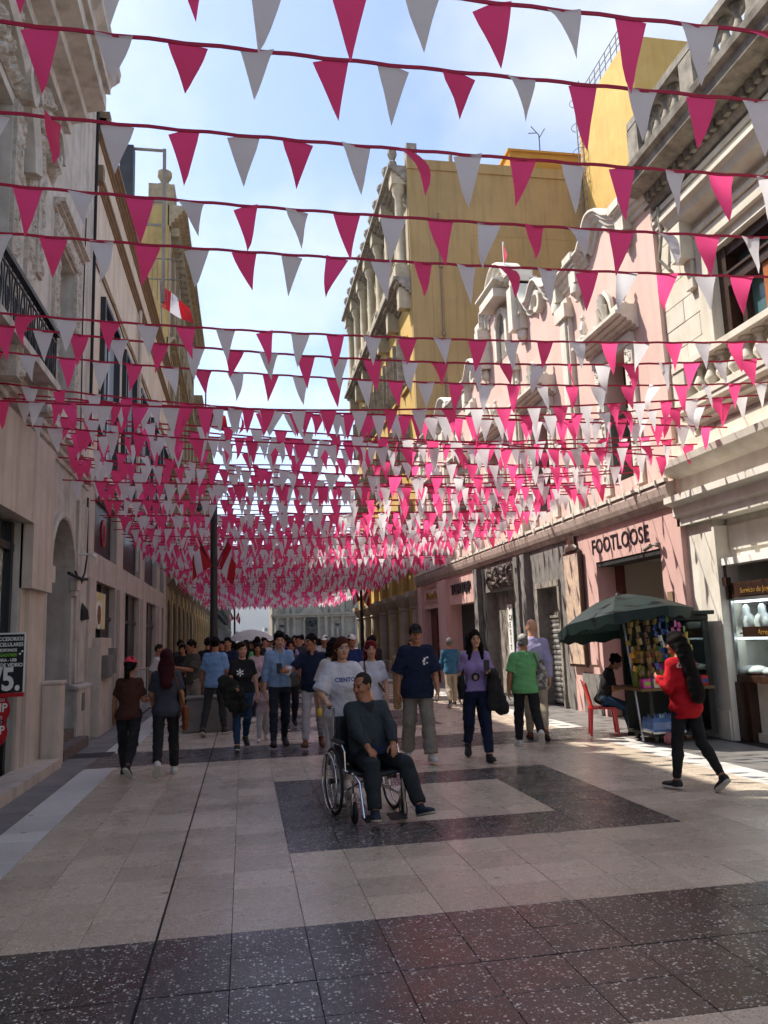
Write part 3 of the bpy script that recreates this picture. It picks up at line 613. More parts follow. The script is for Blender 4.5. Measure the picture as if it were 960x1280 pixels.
b6 = row_house('last_grey_house', 'grey house at the far left end of the street', Fac(-3.1, 1), 95.2, 128, 13.5, (m_creamlow, m_greytrim, m_concrete), 2, balc=True)
# cables, downpipe and a wall lamp along the shaded left fronts
mb = MB()
for k, (v, w) in enumerate(((4.98, .03), (5.02, .05), (9.3, .02))):
    mb.tube([L2.P(15.5+j*1.3, v-.04*math.sin(j*1.9+k)-.05*(j % 2), w) for j in range(12)], .014, 5)
tag(part(mb, 'wall_cables', m_dark, b2), kind='stuff')
mb = MB(); mb.tube([L2.P(22.0, 11.0, .08), L2.P(22.0, 3.6, .08)], .05, 8)
for v in (4.5, 6.5, 8.5, 10.5): mb.tube([L2.P(22.0, v, .08), L2.P(22.0, v+.08, .08)], .065, 8)
part(mb, 'downpipe', m_creamlow, b2)
mb = MB(); mb.tube([L1.P(15.33, 12.6, .03), L1.P(15.33, 5.4, .03)], .03, 6); mb.tube([L1.P(14.5, 5.0, .03), L1.P(14.45, 7.5, .02), L1.P(14.5, 9.6, .02)], .012, 5); part(mb, 'conduit', m_dark, bl)
# ------------------------------------------------------------------ lettering
TEXT_R = Matrix(((0, 0, -1), (-1, 0, 0), (0, 1, 0))).to_4x4()      # on a wall that faces -X
TEXT_F = Matrix(((1, 0, 0), (0, 0, -1), (0, 1, 0))).to_4x4()       # on a face that looks at -Y
def text(name, body, size, mat, parent, loc, rot=TEXT_R, extrude=0.006, bold=0.0, align='LEFT', sx=1.0, spacing=1.0, cy=False):
    cu = bpy.data.curves.new(name, 'FONT'); cu.body = body; cu.size = size; cu.extrude = extrude; cu.offset = bold; cu.align_x = align; cu.space_character = spacing; cu.resolution_u = 3
    if cy: cu.align_y = 'CENTER'
    t = bpy.data.objects.new(name+'_c', cu); COL.objects.link(t)
    me = bpy.data.meshes.new_from_object(t.evaluated_get(bpy.context.evaluated_depsgraph_get())); bpy.data.objects.remove(t); bpy.data.curves.remove(cu)
    me.name = name; me.materials.clear(); me.materials.append(mat)
    o = addobj(name, me, parent); o.matrix_basis = Matrix.Translation(loc) @ rot @ Matrix.Diagonal((sx, 1, 1, 1))
    return o
# ------------------------------------------------------------------ right 1: white stone house with the jeweller's shop
R1 = Fac(6.9, -1)
r1 = empty('white_stone_house', (10, 4, 0), 'sunlit white stone house with balustraded roof, dentil cornice and wood framed window', 'building')
WIN = (7.75, 10.0, 5.6, 7.15)
mb = MB(); R1.wall(mb, -9, 11.34, 4.05, 9.0, [WIN, (2.5, 5.0, 5.6, 7.15)], -0.5, 0)
R1.box(mb, -9, 11.34, 3.2, 4.05, -0.6, 0.0); R1.box(mb, 10.62, 11.34, 0, 3.2, -0.9, 0.0); mb.box(7.9, 15, -9, 11.3, 0, 9.0); mb.box(7.4, 7.9, -9, 11.3, 3.2, 9.0)
part(mb, 'wall', m_whitetrim, r1)
mb = MB(); R1.box(mb, 10.6, 11.36, 0, 0.42, 0.0, 0.05); R1.box(mb, 10.56, 10.62, 0, 3.1, -0.3, 0.03); part(mb, 'pier_plinth', m_white, r1)
mb = MB(); R1.run(mb, -9, 11.42, [(0, 3.2), (.1, 3.2), (.1, 3.32), (.16, 3.36), (.16, 3.5), (.3, 3.56), (.3, 3.66), (.05, 3.7), (.05, 3.95), (.18, 4.0), (.34, 4.1), (.36, 4.2), (0, 4.24)]); part(mb, 'belt_cornice', m_whitetrim, r1)
mb = MB(); R1.run(mb, -9, 11.36, [(0, 4.24), (.12, 4.24), (.12, 4.5), (0, 4.52)]); part(mb, 'plinth_course', m_white, r1)
# ashlar facing
rngb = random.Random(3); v = 4.53; k = 0
while v < 8.35:
    hgt = 0.37; u = 11.33
    first = 0.55 if k % 2 else 0.95
    while u > 6.6:
        wd = first if u > 11.3 else 0.82
        a, c = u-wd, u
        if not (c > 7.45 and a < 10.3 and v+hgt > 4.5 and v < 8.1) :
            mb = MB(); R1.box(mb, a+.005, c-.005, v+.005, v+hgt-.005, 0.0, 0.022+rngb.uniform(-.004, .004)); part(mb, 'stone_block', m_white, r1, bevel=0.004)
        elif a < 10.3 < c:
            mb = MB(); R1.box(mb, 10.3, c-.005, v+.005, v+hgt-.005, 0.0, 0.022); part(mb, 'stone_block', m_white, r1, bevel=0.004)
        u -= wd
    v += hgt; k += 1
# window
mb = MB(); R1.box(mb, WIN[0], WIN[1], WIN[2], WIN[3], -.34, -.32); wo = part(mb, 'window', m_glassblue, r1)
mb = MB(); R1.box(mb, 9.8, 10.0, 5.6, 7.15, -.32, -.1); R1.box(mb, 7.75, 9.8, 7.0, 7.15, -.32, -.12); R1.box(mb, 9.58, 9.68, 5.6, 6.55, -.32, -.2); R1.box(mb, 7.75, 9.8, 6.52, 6.68, -.32, -.1); R1.box(mb, 7.75, 9.8, 6.68, 6.72, -.32, -.06); part(mb, 'window_frame', m_wood, wo)
mb = MB(); R1.box(mb, 8.9, 9.08, 5.6, 6.52, -.32, -.14); R1.box(mb, 9.1, 9.14, 5.6, 6.52, -.32, -.2); part(mb, 'window_mullion', m_woodlight, wo)
mb = MB(); R1.box(mb, 10.0, 10.28, 5.58, 7.3, 0, .07); R1.box(mb, 7.45, 7.75, 5.58, 7.3, 0, .07); R1.box(mb, 7.45, 10.28, 7.3, 7.5, 0, .08); part(mb, 'window_surround', m_white, wo, bevel=.006)
mb = MB(); R1.run(mb, 7.1, 10.62, [(0, 7.5), (.12, 7.52), (.12, 7.6), (.05, 7.62), (.05, 7.72), (.3, 7.8), (.34, 7.9), (.4, 7.95), (.4, 8.02), (0, 8.06)]); part(mb, 'window_hood', m_white, wo)
for u in (10.42, 7.3):
    mb = MB(); R1.prism(mb, [(u-.13, 7.2), (u+.13, 7.2), (u+.17, 7.78), (u-.17, 7.78)], 0, .3); R1.box(mb, u-.1, u+.1, 6.75, 7.2, 0, .12); part(mb, 'hood_bracket', m_white, wo, bevel=.008)
# balustrade under the window
mb = MB(); R1.box(mb, 7.0, 10.75, 5.48, 5.58, .0, .36); R1.box(mb, 7.0, 10.75, 4.9, 5.0, .0, .36); R1.box(mb, 10.45, 10.75, 5.0, 5.48, .0, .34); R1.run(mb, 6.9, 10.8, cornice_prof(.34, 4.6, 4.9, 4)); sill = part(mb, 'balcony_rail', m_white, r1, bevel=.006)
bp_ = MB().lathe(baluster_prof(.48, .1), (0, 0, 0), 12).mesh('baluster', m_white)
for i in range(11):
    o = addobj('baluster', bp_, r1); o.matrix_parent_inverse = Matrix.Translation(-Vector(r1.location)); o.location = R1.P(10.25-i*.28, 5.0, .2)
    bp_.polygons.foreach_set('use_smooth', [True]*len(bp_.polygons))
# frieze, dentils, main cornice, roof balustrade
mb = MB(); R1.run(mb, -9, 11.36, [(0, 8.2), (.06, 8.2), (.06, 8.26), (.1, 8.3), (.1, 8.36), (0, 8.38)]); R1.run(mb, -9, 11.36, [(0, 8.42), (.1, 8.42), (.1, 8.5), (0, 8.52)]); part(mb, 'frieze_moulding', m_white, r1)
mb = MB(); u = 11.3
while u > 5:
    R1.box(mb, u-.1, u, 8.72, 8.86, 0, .2); u -= .17
tag(part(mb, 'dentils', m_greytrim, r1), kind='stuff')
mb = MB(); R1.run(mb, -9, 11.5, [(0, 8.6), (.08, 8.6), (.12, 8.7), (.12, 8.86), (.28, 8.88), (.5, 8.92), (.52, 9.05), (.6, 9.1), (.62, 9.2), (0, 9.26)]); part(mb, 'main_cornice', m_greytrim, r1)
for i in range(4):
    u = 11.1 - i*1.6
mb = MB(); R1.box(mb, -9, 11.4, 9.26, 9.4, -.2, .42); R1.box(mb, -9, 11.4, 10.05, 10.2, -.02, .38); part(mb, 'roof_rail', m_greytrim, r1, bevel=.01)
for u in (11.25, 9.6, 8.0, 6.4):
    mb = MB(); R1.box(mb, u-.17, u+.17, 9.4, 10.05, .0, .37); part(mb, 'balustrade_pier', m_greytrim, r1)
bq = MB().lathe(baluster_prof(.65, .1), (0, 0, 0), 10).mesh('roof_baluster', m_greytrim); bq.polygons.foreach_set('use_smooth', [True]*len(bq.polygons))
u = 11.0
while u > 5.5:
    if min(abs(u-q) for q in (11.25, 9.6, 8.0, 6.4)) > .24:
        o = addobj('roof_baluster', bq, r1); o.matrix_parent_inverse = Matrix.Translation(-Vector(r1.location)); o.location = R1.P(u, 9.4, .19)
    u -= .27
mb = MB(); mb.tube([R1.P(11.1, 8.5, .12), R1.P(11.05, 8.0, .12), R1.P(11.15, 7.6, .14), R1.P(11.0, 7.35, .06)], .03, 6); part(mb, 'downpipe', m_greytrim, r1)
mb = MB(); mb.tube([R1.P(10.45, 8.5, .03), R1.P(10.44, 6.9, .08)], .02, 5); mb.tube([R1.P(11.2, 8.15, .03), R1.P(9.0, 8.18, .03)], .015, 5); part(mb, 'wall_cable', m_dark, r1)
# jeweller's shop in the recess
mb = MB(); R1.box(mb, 5, 10.56, 2.62, 3.2, -.45, -.2); R1.box(mb, 5.0, 10.5, 2.72, 3.08, -.2, -.17); part(mb, 'fascia_panel', m_whitetrim, r1)
mb = MB(); R1.box(mb, 5, 10.6, 2.5, 2.6, -.3, -.02); part(mb, 'shutter_box_edge', m_signwhite, r1)
mb = MB(); R1.box(mb, 5, 10.6, 0, 2.6, -1.0, -.95); part(mb, 'shop_back', m_interior, r1)
mb = MB(); mb.tube([R1.P(10.52, 2.0, -.06), R1.P(10.52, 2.5, -.06)], .02, 6); R1.box(mb, 10.46, 10.57, 2.2, 2.32, -.1, -.02); part(mb, 'hinge_rod', m_wood, r1)
dc = empty('jewellery_display_case', R1.P(9.3, 0, -.3), 'glass jewellery display case with white necklace busts in the white stone shop', 'display case')
def dpart(mb, name, mat, **k): return part(mb, name, mat, dc, **k)
mb = MB(); R1.box(mb, 6.5, 10.56, .82, .92, -.72, -.1); R1.box(mb, 10.44, 10.585, 0, .82, -.2, -.06); R1.box(mb, 10.34, 10.44, 0, .82, -.7, -.12); R1.box(mb, 6.5, 10.585, 2.02, 2.24, -.7, -.1); R1.box(mb, 6.5, 10.46, 1.5, 1.52, -.7, -.15); dpart(mb, 'wood_frame', m_wood)
mb = MB(); R1.box(mb, 6.5, 10.34, .12, .82, -.3, -.26); R1.box(mb, 6.5, 10.34, .0, .12, -.3, -.2); dpart(mb, 'base_panel', m_whitetrim)
mb = MB(); R1.box(mb, 6.5, 10.52, .93, 2.02, -.7, -.68); dpart(mb, 'back_panel', pm('teal_display_back', '#3f5458', '#2e4044', scale=3, rough=.4))
mb = MB(); R1.box(mb, 6.5, 10.54, .93, 2.02, -.112, -.106); dpart(mb, 'glass_front', clear_glass())
mb = MB(); R1.box(mb, 10.52, 10.56, .92, 2.02, -.14, -.1); R1.box(mb, 6.5, 10.56, 1.98, 2.02, -.12, -.095); dpart(mb, 'steel_edge', m_steel)
mb = MB(); R1.box(mb, 6.5, 10.5, 1.95, 1.975, -.3, -.14); dpart(mb, 'led_strip', pm('led_strip', (.85, .93, 1.0, 1), emit=2.2))
mb = MB(); R1.box(mb, 6.5, 10.5, 1.425, 1.45, -.3, -.14); dpart(mb, 'led_strip', MATS['led_strip'])
mb = MB(); R1.box(mb, 6.5, 10.3, 2.04, 2.2, -.1, -.088); dpart(mb, 'upper_sign_board', pm('dark_brown_sign', '#2b1a10', rough=.4))
mb = MB(); R1.box(mb, 6.5, 10.3, 1.46, 1.6, -.104, -.092); dpart(mb, 'lower_sign_board', MATS['dark_brown_sign'])
inv = Matrix.Translation(-Vector(dc.location))
for nm, bd, p in (('upper_lettering', 'Servicio de Joyeria', R1.P(10.25, 2.08, -.083)), ('lower_lettering', 'Arreglos de Joyas', R1.P(9.95, 1.49, -.087))):
    o = text(nm, bd, .105, m_gold, dc, p, extrude=.002); o.matrix_parent_inverse = inv
k = 0
for u, v, kd in ((10.44, 1.52, 1), (10.08, 1.52, 1), (9.7, 1.52, 1), (10.3, .93, 0), (9.95, .93, 0), (9.6, .93, 0), (10.48, .93, 0)):
    b = None; mb = MB(); s = 1.0 if kd else 1.0
    if kd: mb.loft([[(q[0]*math.cos(t), q[1]*math.sin(t), h) for t in [2*PI*j/16 for j in range(16)]] for h, q in ((0, (.07, .08)), (.06, (.08, .15)), (.15, (.09, .18)), (.23, (.075, .13)), (.28, (.05, .06)), (.36, (.05, .055)), (.4, (.02, .02)))])
    else: mb.lathe([(0.03, 0), (.15, .02), (.16, .06), (.1, .1), (.05, .12), (0, .125)], n=16)
    o = mb.build('necklace_bust' if kd else 'jewellery_cushion', m_signwhite, smooth=True); o.location = R1.P(u, v, -.28)
    tag(o, ['white necklace bust nearest the pier on the upper shelf', 'second white necklace bust on the upper shelf', 'third white necklace bust on the upper shelf', 'large white ring cushion on the lower glass shelf', 'second white ring cushion on the lower glass shelf', 'third white ring cushion on the lower glass shelf', 'white ring cushion at the corner of the lower shelf'][k], 'display stand', 'white display stands in the jewellery case'); k += 1
mb = MB(); mb.lathe([(.0, 0), (.09, 0), (.09, .008), (.075, .008), (.075, .002), (0, .002)], (0, 0, 0), 20, 'x'); mb.box(-.004, .006, -.14, .14, -.012, .012)
o = mb.build('wall_emblem', m_signblack, dc); o.matrix_parent_inverse = inv; o.location = R1.P(9.3, .52, -.25)
mb = MB(); mb.tube([R1.P(11.3, 1.4, .02), R1.P(11.1, 1.2, .05), R1.P(10.95, .95, .05), R1.P(11.05, .7, .04), R1.P(11.2, .6, .02)], .012, 5); part(mb, 'loose_cable', m_dark, r1)

# ------------------------------------------------------------------ right 2: pink baroque house
R2 = Fac(6.8, -1)
r2 = empty('pink_baroque_house', (10, 20, 0), 'long pink baroque house with white scrolled parapet and pedimented windows', 'building')
GH = 3.55
shop = dict(foot=(12.0, 14.45, 0, 2.93), shut=(16.4, 17.6, 0, 2.62), door=(18.95, 21.7, 0, 2.78), dark=(22.85, 25.8, 0, 2.6), red=(27.1, 29.5, 0, 2.62))
pw = [(12.55, 13.45), (16.3, 17.3), (19.7, 20.7), (23.0, 24.0), (26.5, 27.5)]
mb = MB(); R2.wall(mb, 11.34, 15.82, 0, GH, [shop['foot']], -0.45, 0); R2.wall(mb, 22.75, 30.4, 0, GH, [shop['dark'], shop['red']], -.45, 0); part(mb, 'ground_floor_wall', m_pinklow, r2)
mb = MB(); R2.wall(mb, 15.82, 22.75, 0, GH, [shop['shut'], shop['door']], -.45, .004); part(mb, 'grey_ground_floor_wall', m_greypaint, r2)
mb = MB(); R2.wall(mb, 11.34, 30.4, GH, 8.4, [(a, c, 4.3, 6.6) for a, c in pw], -.45, 0); mb.box(8.6, 15, 11.34, 30.4, 0, 8.3); mb.box(7.25, 8.6, 11.34, 30.4, GH, 8.3)
# parapet: a scalloped outline above 8.4
def smooth_curve(pts, n=6):
    out = []
    for i in range(len(pts)-1):
        p0 = pts[max(i-1, 0)]; p1 = pts[i]; p2 = pts[i+1]; p3 = pts[min(i+2, len(pts)-1)]
        for k in range(n):
            t = k/n
            out.append(tuple(0.5*(2*p1[j]+(p2[j]-p0[j])*t+(2*p0[j]-5*p1[j]+4*p2[j]-p3[j])*t*t+(3*p1[j]-p0[j]-3*p2[j]+p3[j])*t**3) for j in (0, 1)))
    return out + [pts[-1]]
par1 = [(11.34, 9.0), (12.2, 9.0)]
par2 = smooth_curve([(12.2, 9.02), (12.6, 9.22), (12.95, 9.5), (13.3, 9.55), (13.55, 9.3), (13.75, 9.12)])
par3 = [(13.75, 9.1), (15.1, 9.05)]
par4 = smooth_curve([(15.1, 9.1), (15.7, 9.25), (16.1, 9.6), (16.35, 9.6), (16.7, 9.35), (17.0, 9.5), (17.2, 10.0)])
par5 = [(17.2, 10.2), (17.5, 10.2), (17.5, 10.5), (18.0, 10.55)]
par6 = smooth_curve([(18.0, 10.6), (18.4, 11.1), (18.9, 11.3), (19.4, 11.1), (19.8, 10.6)])
par7 = [(19.8, 10.55), (20.2, 10.5), (20.2, 10.2), (20.5, 10.2)]
par8 = smooth_curve([(20.5, 10.0), (20.7, 9.5), (21.0, 9.3), (21.4, 9.6), (21.7, 9.6), (22.1, 9.25), (22.6, 9.1)])
par9 = [(22.6, 9.05), (24.2, 9.05)]
par10 = smooth_curve([(24.2, 9.1), (24.6, 9.4), (25.2, 9.55), (25.7, 9.25), (26.0, 9.05)])
par11 = [(26.0, 9.0), (30.4, 9.0)]
outline = par1+par2+par3+par4+par5+par6+par7+par8+par9+par10+par11
mbp = MB()
for (a, va), (c, vc) in zip(outline[:-1], outline[1:]):
    if c-a > 1e-4: R2.prism(mbp, [(a, 8.4), (c, 8.4), (c, vc), (a, va)], -.3, 0)
part(mb, 'wall', m_pink, r2); part(mbp, 'parapet', m_pink, r2)
for seg in (par1, par2, par3, par4, par5, par6, par7, par8, par9, par10, par11):
    mb = MB(); R2.sweep(mb, seg, [(-.3, 0), (-.29, .05), (-.2, .06), (-.18, .12), (-.1, .14), (-.08, .2), (-.03, .21), (-.01, .26), (.03, .26), (.05, .2), (.05, -.32), (-.02, -.32)]); part(mb, 'coping', m_whitetrim, r2, smooth='auto')
for u, top, drop in ((12.12, 9.12, 8.2), (14.2, 9.15, 8.2), (15.2, 9.2, 8.2), (17.35, 10.2, 8.5), (20.35, 10.2, 8.5), (22.4, 9.2, 8.2), (24.3, 9.15, 8.2), (26.1, 9.1, 8.2), (28.6, 9.1, 8.2)):
    mb = MB(); R2.box(mb, u-.15, u+.15, drop+.4, top, .0, .18); R2.box(mb, u-.2, u+.2, top-.1, top+.05, -.1, .28); R2.box(mb, u-.18, u+.18, drop+.75, drop+.81, 0, .22)
    mb.lathe([(.0, 0), (.05, .03), (.035, .1), (.13, .2), (.13, .34), (.1, .4)], R2.P(u, drop, .09), 10); part(mb, 'parapet_pendant', m_whitetrim, r2, smooth='auto')
    mb = MB(); relief(mb, R2, u-.12, u+.12, drop+.9, top-.14, .182, .04, .03, n=8, seed=int(u*7)); part(mb, 'pendant_carving', m_carved if 0 else m_whitetrim, r2)
# crest: small niche, broken scrolls, crown
mb = MB(); R2.box(mb, 18.3, 19.5, 10.2, 10.42, 0, .45); R2.run(mb, 18.1, 19.7, cornice_prof(.5, 10.42, 10.62, 4)); R2.box(mb, 17.3, 17.6, 8.9, 10.0, 0, .35); R2.box(mb, 20.1, 20.4, 8.9, 10.0, 0, .35); part(mb, 'crest_entablature', m_whitetrim, r2)
mb = MB(); R2.sweep(mb, [(18.9+.42*math.cos(t), 9.5+.55*math.sin(t)) for t in [PI*i/16 for i in range(17)]]+[(18.48, 8.8)], [(-.08, 0), (-.08, .12), (.08, .12), (.08, 0)]); R2.sweep(mb, [(19.32, 8.8), (19.32, 9.5)], [(-.08, 0), (-.08, .12), (.08, .12), (.08, 0)]); part(mb, 'niche_surround', m_whitetrim, r2)
mb = MB(); R2.prism(mb, [(18.55, 8.8), (19.25, 8.8), (19.25, 9.5)]+[(18.9+.35*math.cos(t), 9.5+.48*math.sin(t)) for t in [PI*i/10 for i in range(1, 10)]]+[(18.55, 9.5)], -.02, .01); part(mb, 'niche', m_greytrim, r2)
for s_, c0 in ((1, 16.3), (-1, 21.45)):
    mb = MB(); R2.sweep(mb, [(c0+s_*.32*math.cos(t)*(1-t/8), 9.1+.36*math.sin(t)*(1-t/8)) for t in [i*.4 for i in range(15)]], [(-.07, 0), (-.05, .16), (.05, .16), (.07, 0)]); part(mb, 'scroll_volute', m_whitetrim, r2, smooth='auto')
# pilaster strips up the facade
for u in (14.9, 18.2, 21.9, 25.3, 28.8):
    mb = MB(); R2.box(mb, u-.2, u+.2, 3.98, 8.55, 0, .1); R2.box(mb, u-.13, u+.13, 4.4, 8.1, .1, .15); R2.box(mb, u-.27, u+.27, 8.1, 8.4, 0, .2); R2.box(mb, u-.26, u+.26, 3.97, 4.3, 0, .18); part(mb, 'pilaster', m_whitetrim, r2)
def acanthus(mb, fac, u0, v0, w, h, s=1):
    """pair of S scrolls with a shell between, as on the window crests"""
    for k in (-1, 1):
        pts = [fac.P(u0 + k*(0.05+w*.5*t + .05*math.sin(t*7)), v0 + h*(.15+.75*(1-t)**1.5), .12) for t in [i/10 for i in range(11)]]
        mb.tube(pts, [.07*(1-.5*i/10)*s for i in range(11)], 6)
        c = (u0+k*w*.52, v0+.16)
        mb.tube([fac.P(c[0]+k*.1*math.cos(t)*(1-t/7), c[1]+.1*math.sin(t)*(1-t/7), .13) for t in [i*.5 for i in range(11)]], .035, 5)
    for j in range(5):
        a = PI*(.2+.15*j); mb.tube([fac.P(u0, v0+.1, .1), fac.P(u0+.16*math.cos(a), v0+.1+h*.75*math.sin(a), .2)], [.03, .055], 6)
for i, (a, c) in enumerate(pw):
    m = (a+c)/2
    mb = MB(); R2.box(mb, a, c, 4.3, 6.6, -.4, -.38); wo = part(mb, 'window', m_dark, r2)
    mb = MB()
    for sgn, base in ((1, a+.03), (-1, c-.03)):
        mb.box(*sorted((R2.P(0, 0, -.36)[0], R2.P(0, 0, .02)[0])), *sorted((base, base+sgn*.06)), 4.3, 5.6)
        for v in np.arange(4.4, 5.5, .28): mb.box(*sorted((R2.P(0, 0, -.3)[0], R2.P(0, 0, -.05)[0])), *sorted((base+sgn*.06, base+sgn*.075)), v, v+.2)
    part(mb, 'shutter_leaf', pm('grey_green_shutter', '#6e716b', '#5e615b', scale=6, rough=.7), wo)
    mb = MB(); R2.box(mb, (a+c)/2-.03, (a+c)/2+.03, 4.3, 6.6, -.38, -.3); R2.box(mb, a, c, 5.62, 5.7, -.38, -.28); part(mb, 'window_mullion', m_greytrim, wo)
    for x0, x1 in ((a-.3, a-.02), (c+.02, c+.3)):
        mb = MB(); R2.box(mb, x0, x1, 4.1, 6.75, 0, .07); relief(mb, R2, x0+.03, x1-.03, 4.3, 6.6, .072, .05, .022, n=34, seed=i*2+int(x0*3)); part(mb, 'carved_jamb', m_whitetrim, wo)
    mb = MB(); R2.box(mb, a-.32, c+.32, 6.6, 6.8, 0, .1); R2.run(mb, a-.5, c+.5, cornice_prof(.42, 6.82, 7.12, 5)); part(mb, 'pediment', m_whitetrim, wo)
    mb = MB(); R2.box(mb, a-.5, a-.2, 7.12, 7.24, 0, .36); R2.box(mb, c+.2, c+.5, 7.12, 7.24, 0, .36)
    for u in (a-.35, c+.35): mb.lathe([(.08, 0), (.1, .05), (.05, .1), (.09, .2), (.07, .3), (.03, .4), (.05, .46), (0, .55)], R2.P(u, 7.24, .2), 8)
    part(mb, 'finial', m_whitetrim, wo, smooth='auto')
    mb = MB(); acanthus(mb, R2, m, 7.12, .9, .8); R2.prism(mb, [(m-.5, 7.12), (m+.5, 7.12), (m+.2, 7.4), (m, 7.75), (m-.2, 7.4)], 0, .1); part(mb, 'crest_carving', m_whitetrim, wo, smooth='auto')
# gutter cornice over the shops
mb = MB(); R2.run(mb, 11.36, 30.45, [(0, 3.56), (.06, 3.56), (.08, 3.62), (.13, 3.66), (.16, 3.74), (.18, 3.86), (.16, 3.92), (0, 3.96)]); part(mb, 'gutter_cornice', pm('worn_pink_grey_cornice', '#b8a79c', '#a08f85', scale=4, streak=.4, streak_col='#5b5048', bump=.15, rough=.8), r2)
mb = MB(); R2.run(mb, 11.36, 30.45, [(.12, 3.93), (.2, 3.93), (.2, 3.99), (.12, 3.99)])
for u in np.arange(11.6, 30.2, .55): R2.box(mb, u, u+.04, 3.9, 4.0, .1, .21)
part(mb, 'gutter_pipe', m_whitetrim, r2)
# --- shoe shop
mb = MB(); R2.box(mb, 12.0, 14.45, 0, 2.93, -1.8, -1.75); R2.box(mb, 11.9, 12.0, 0, 2.93, -1.8, -.45); R2.box(mb, 14.45, 14.55, 0, 2.93, -1.8, -.45); R2.box(mb, 11.9, 14.55, 2.93, 3.0, -1.8, -.45); part(mb, 'shoe_shop_room', m_interior, r2)
mb = MB(); R2.box(mb, 14.18, 14.45, 0, 2.9, -.45, -.38); part(mb, 'shoe_shop_door', m_redwood, r2)
mb = MB(); R2.box(mb, 12.0, 14.45, 2.84, 2.93, -.42, -.02); part(mb, 'shutter_housing', m_dark, r2)
fs = empty('shop_name_sign', R2.P(13.4, 3.15, .02), 'dark raised FOOTLOOSE lettering on the pink wall over the shop', 'shop sign')
o = text('lettering', 'FOOTLOOSE', .40, m_signblack, fs, (0, 0, 0), extrude=.005, bold=.004, align='CENTER', sx=.95, spacing=1.04); 
fs.location = R2.P(13.45, 3.1, .008)
hb = empty('hanging_red_sign', R2.P(12.15, 2.55, -.5), 'small red lit box sign hanging inside the shoe shop entrance', 'sign')
mb = MB(); mb.box(-.12, .12, -.2, .2, -.38, .38); mb.build('sign_box', m_signred, hb, bevel=.01)
text('lettering', 'Quo\nvadis', .15, m_signwhite, hb, (0, -.203, .05), rot=TEXT_F, extrude=.002, align='CENTER', sx=.5)
text('side_lettering', 'Qu', .2, m_signwhite, hb, (-.123, 0, 0), rot=TEXT_R, extrude=.002, align='CENTER')
mb = MB(); mb.tube([R2.P(12.75+.13*math.cos(t), 2.35+.2*math.sin(t), -.6) for t in [2*PI*k/14 for k in range(15)]], .018, 5); mb.tube([R2.P(12.5+.12*math.cos(t), 2.1+.09*math.sin(t), -.6) for t in [2*PI*k/14 for k in range(15)]], .02, 5); part(mb, 'coiled_cable', m_dark, r2)
mb = MB(); mb.tube([R2.P(12.0, 2.98, .0), R2.P(11.98, 2.98, .22), R2.P(12.1, 2.95, .28)], .025, 6); mb.tube([R2.P(12.0, 2.97, .3), R2.P(12.3, 2.88, .36)], .065, 10); mb.lathe([(.07, 0), (.1, .04), (.09, .12), (0, .16)], R2.P(11.86, 2.92, .16), 10); sc_o = mb.build('dome_camera', m_greytrim, smooth='auto'); sc_o.matrix_world = Matrix.Translation(R2.P(12.0, 2.98, 0)) @ Matrix.Scale(.55, 4) @ Matrix.Translation(-Vector(R2.P(12.0, 2.98, 0))); tag(sc_o, 'white security cameras at the corner of the FOOTLOOSE entrance', 'camera')
mb = MB(); R2.box(mb, 11.7, 11.86, 2.0, 2.2, 0, .03); part(mb, 'vent_grille', m_brown, r2)
mb = MB(); R2.box(mb, 14.55, 15.4, 0, .78, 0, .03); part(mb, 'grey_dado', m_greypaint, r2)
for a, c in ((14.6, 14.95), (15.0, 15.35)):
    mb = MB(); R2.box(mb, a, c, .95, 1.6, 0, .03); part(mb, 'door_panel', m_pinklow, r2, bevel=.008)
# framed poster with pediment top
po = empty('framed_poster', R2.P(15.4, .9, .05), 'tall framed illustrated poster with dark crest beside the shoe shop', 'poster')
mb = MB(); mb.box(-.06, .0, -.42, .42, .0, 2.35); mb.build('frame', m_wood, po, bevel=.01)
mb = MB(); mb.box(-.075, -.061, -.36, .36, .06, 2.29); mb.build('print', pm('poster_print', '#d0b69c', '#a8968c', scale=7, rough=.5, contrast=(.4, .62)), po)
mb = MB(); mb.lathe([(.42, 0), (.38, .06), (.2, .14), (.16, .3), (.07, .38), (0, .42)], (0, 0, 0), 14); o = mb.build('crest', m_wood, po, smooth='auto'); o.location = (-.02, 0, 2.36); o.scale = (.2, .8, 1)
# --- grey shop: shutter bay, door bay
mb = MB(); R2.box(mb, 16.4, 17.6, 2.0, 2.62, -.3, -.27); part(mb, 'panel_over_shutter', m_greypaint, r2)
mb = MB(); R2.box(mb, 16.3, 17.7, 2.62, 2.75, 0, .06); R2.box(mb, 16.3, 16.4, 0, 2.62, 0, .05); R2.box(mb, 17.6, 17.7, 0, 2.62, 0, .05); R2.box(mb, 16.4, 17.6, 1.94, 2.0, -.3, -.18); part(mb, 'shutter_frame', m_greytrim, r2)
sm = MB()
for i in range(16):
    mb = MB(); v = .02+i*.12; R2.run(mb, 16.41, 17.59, [(-.27, v), (-.22, v+.012), (-.205, v+.06), (-.22, v+.108), (-.27, v+.118)]); part(mb, 'shutter_slat', m_shutter, r2)
mb = MB(); R2.box(mb, 18.05, 18.35, 0, 3.5, .004, .16); R2.box(mb, 18.62, 18.9, 0, 3.5, .004, .14); R2.box(mb, 22.05, 22.4, 0, 3.5, .004, .16); part(mb, 'grey_pilaster', m_greypaint, r2)
mb = MB(); R2.box(mb, 18.36, 18.61, 0, 3.5, .004, .02); R2.box(mb, 21.72, 22.04, 0, 3.5, .004, .02); part(mb, 'dark_recess', m_dark, r2)
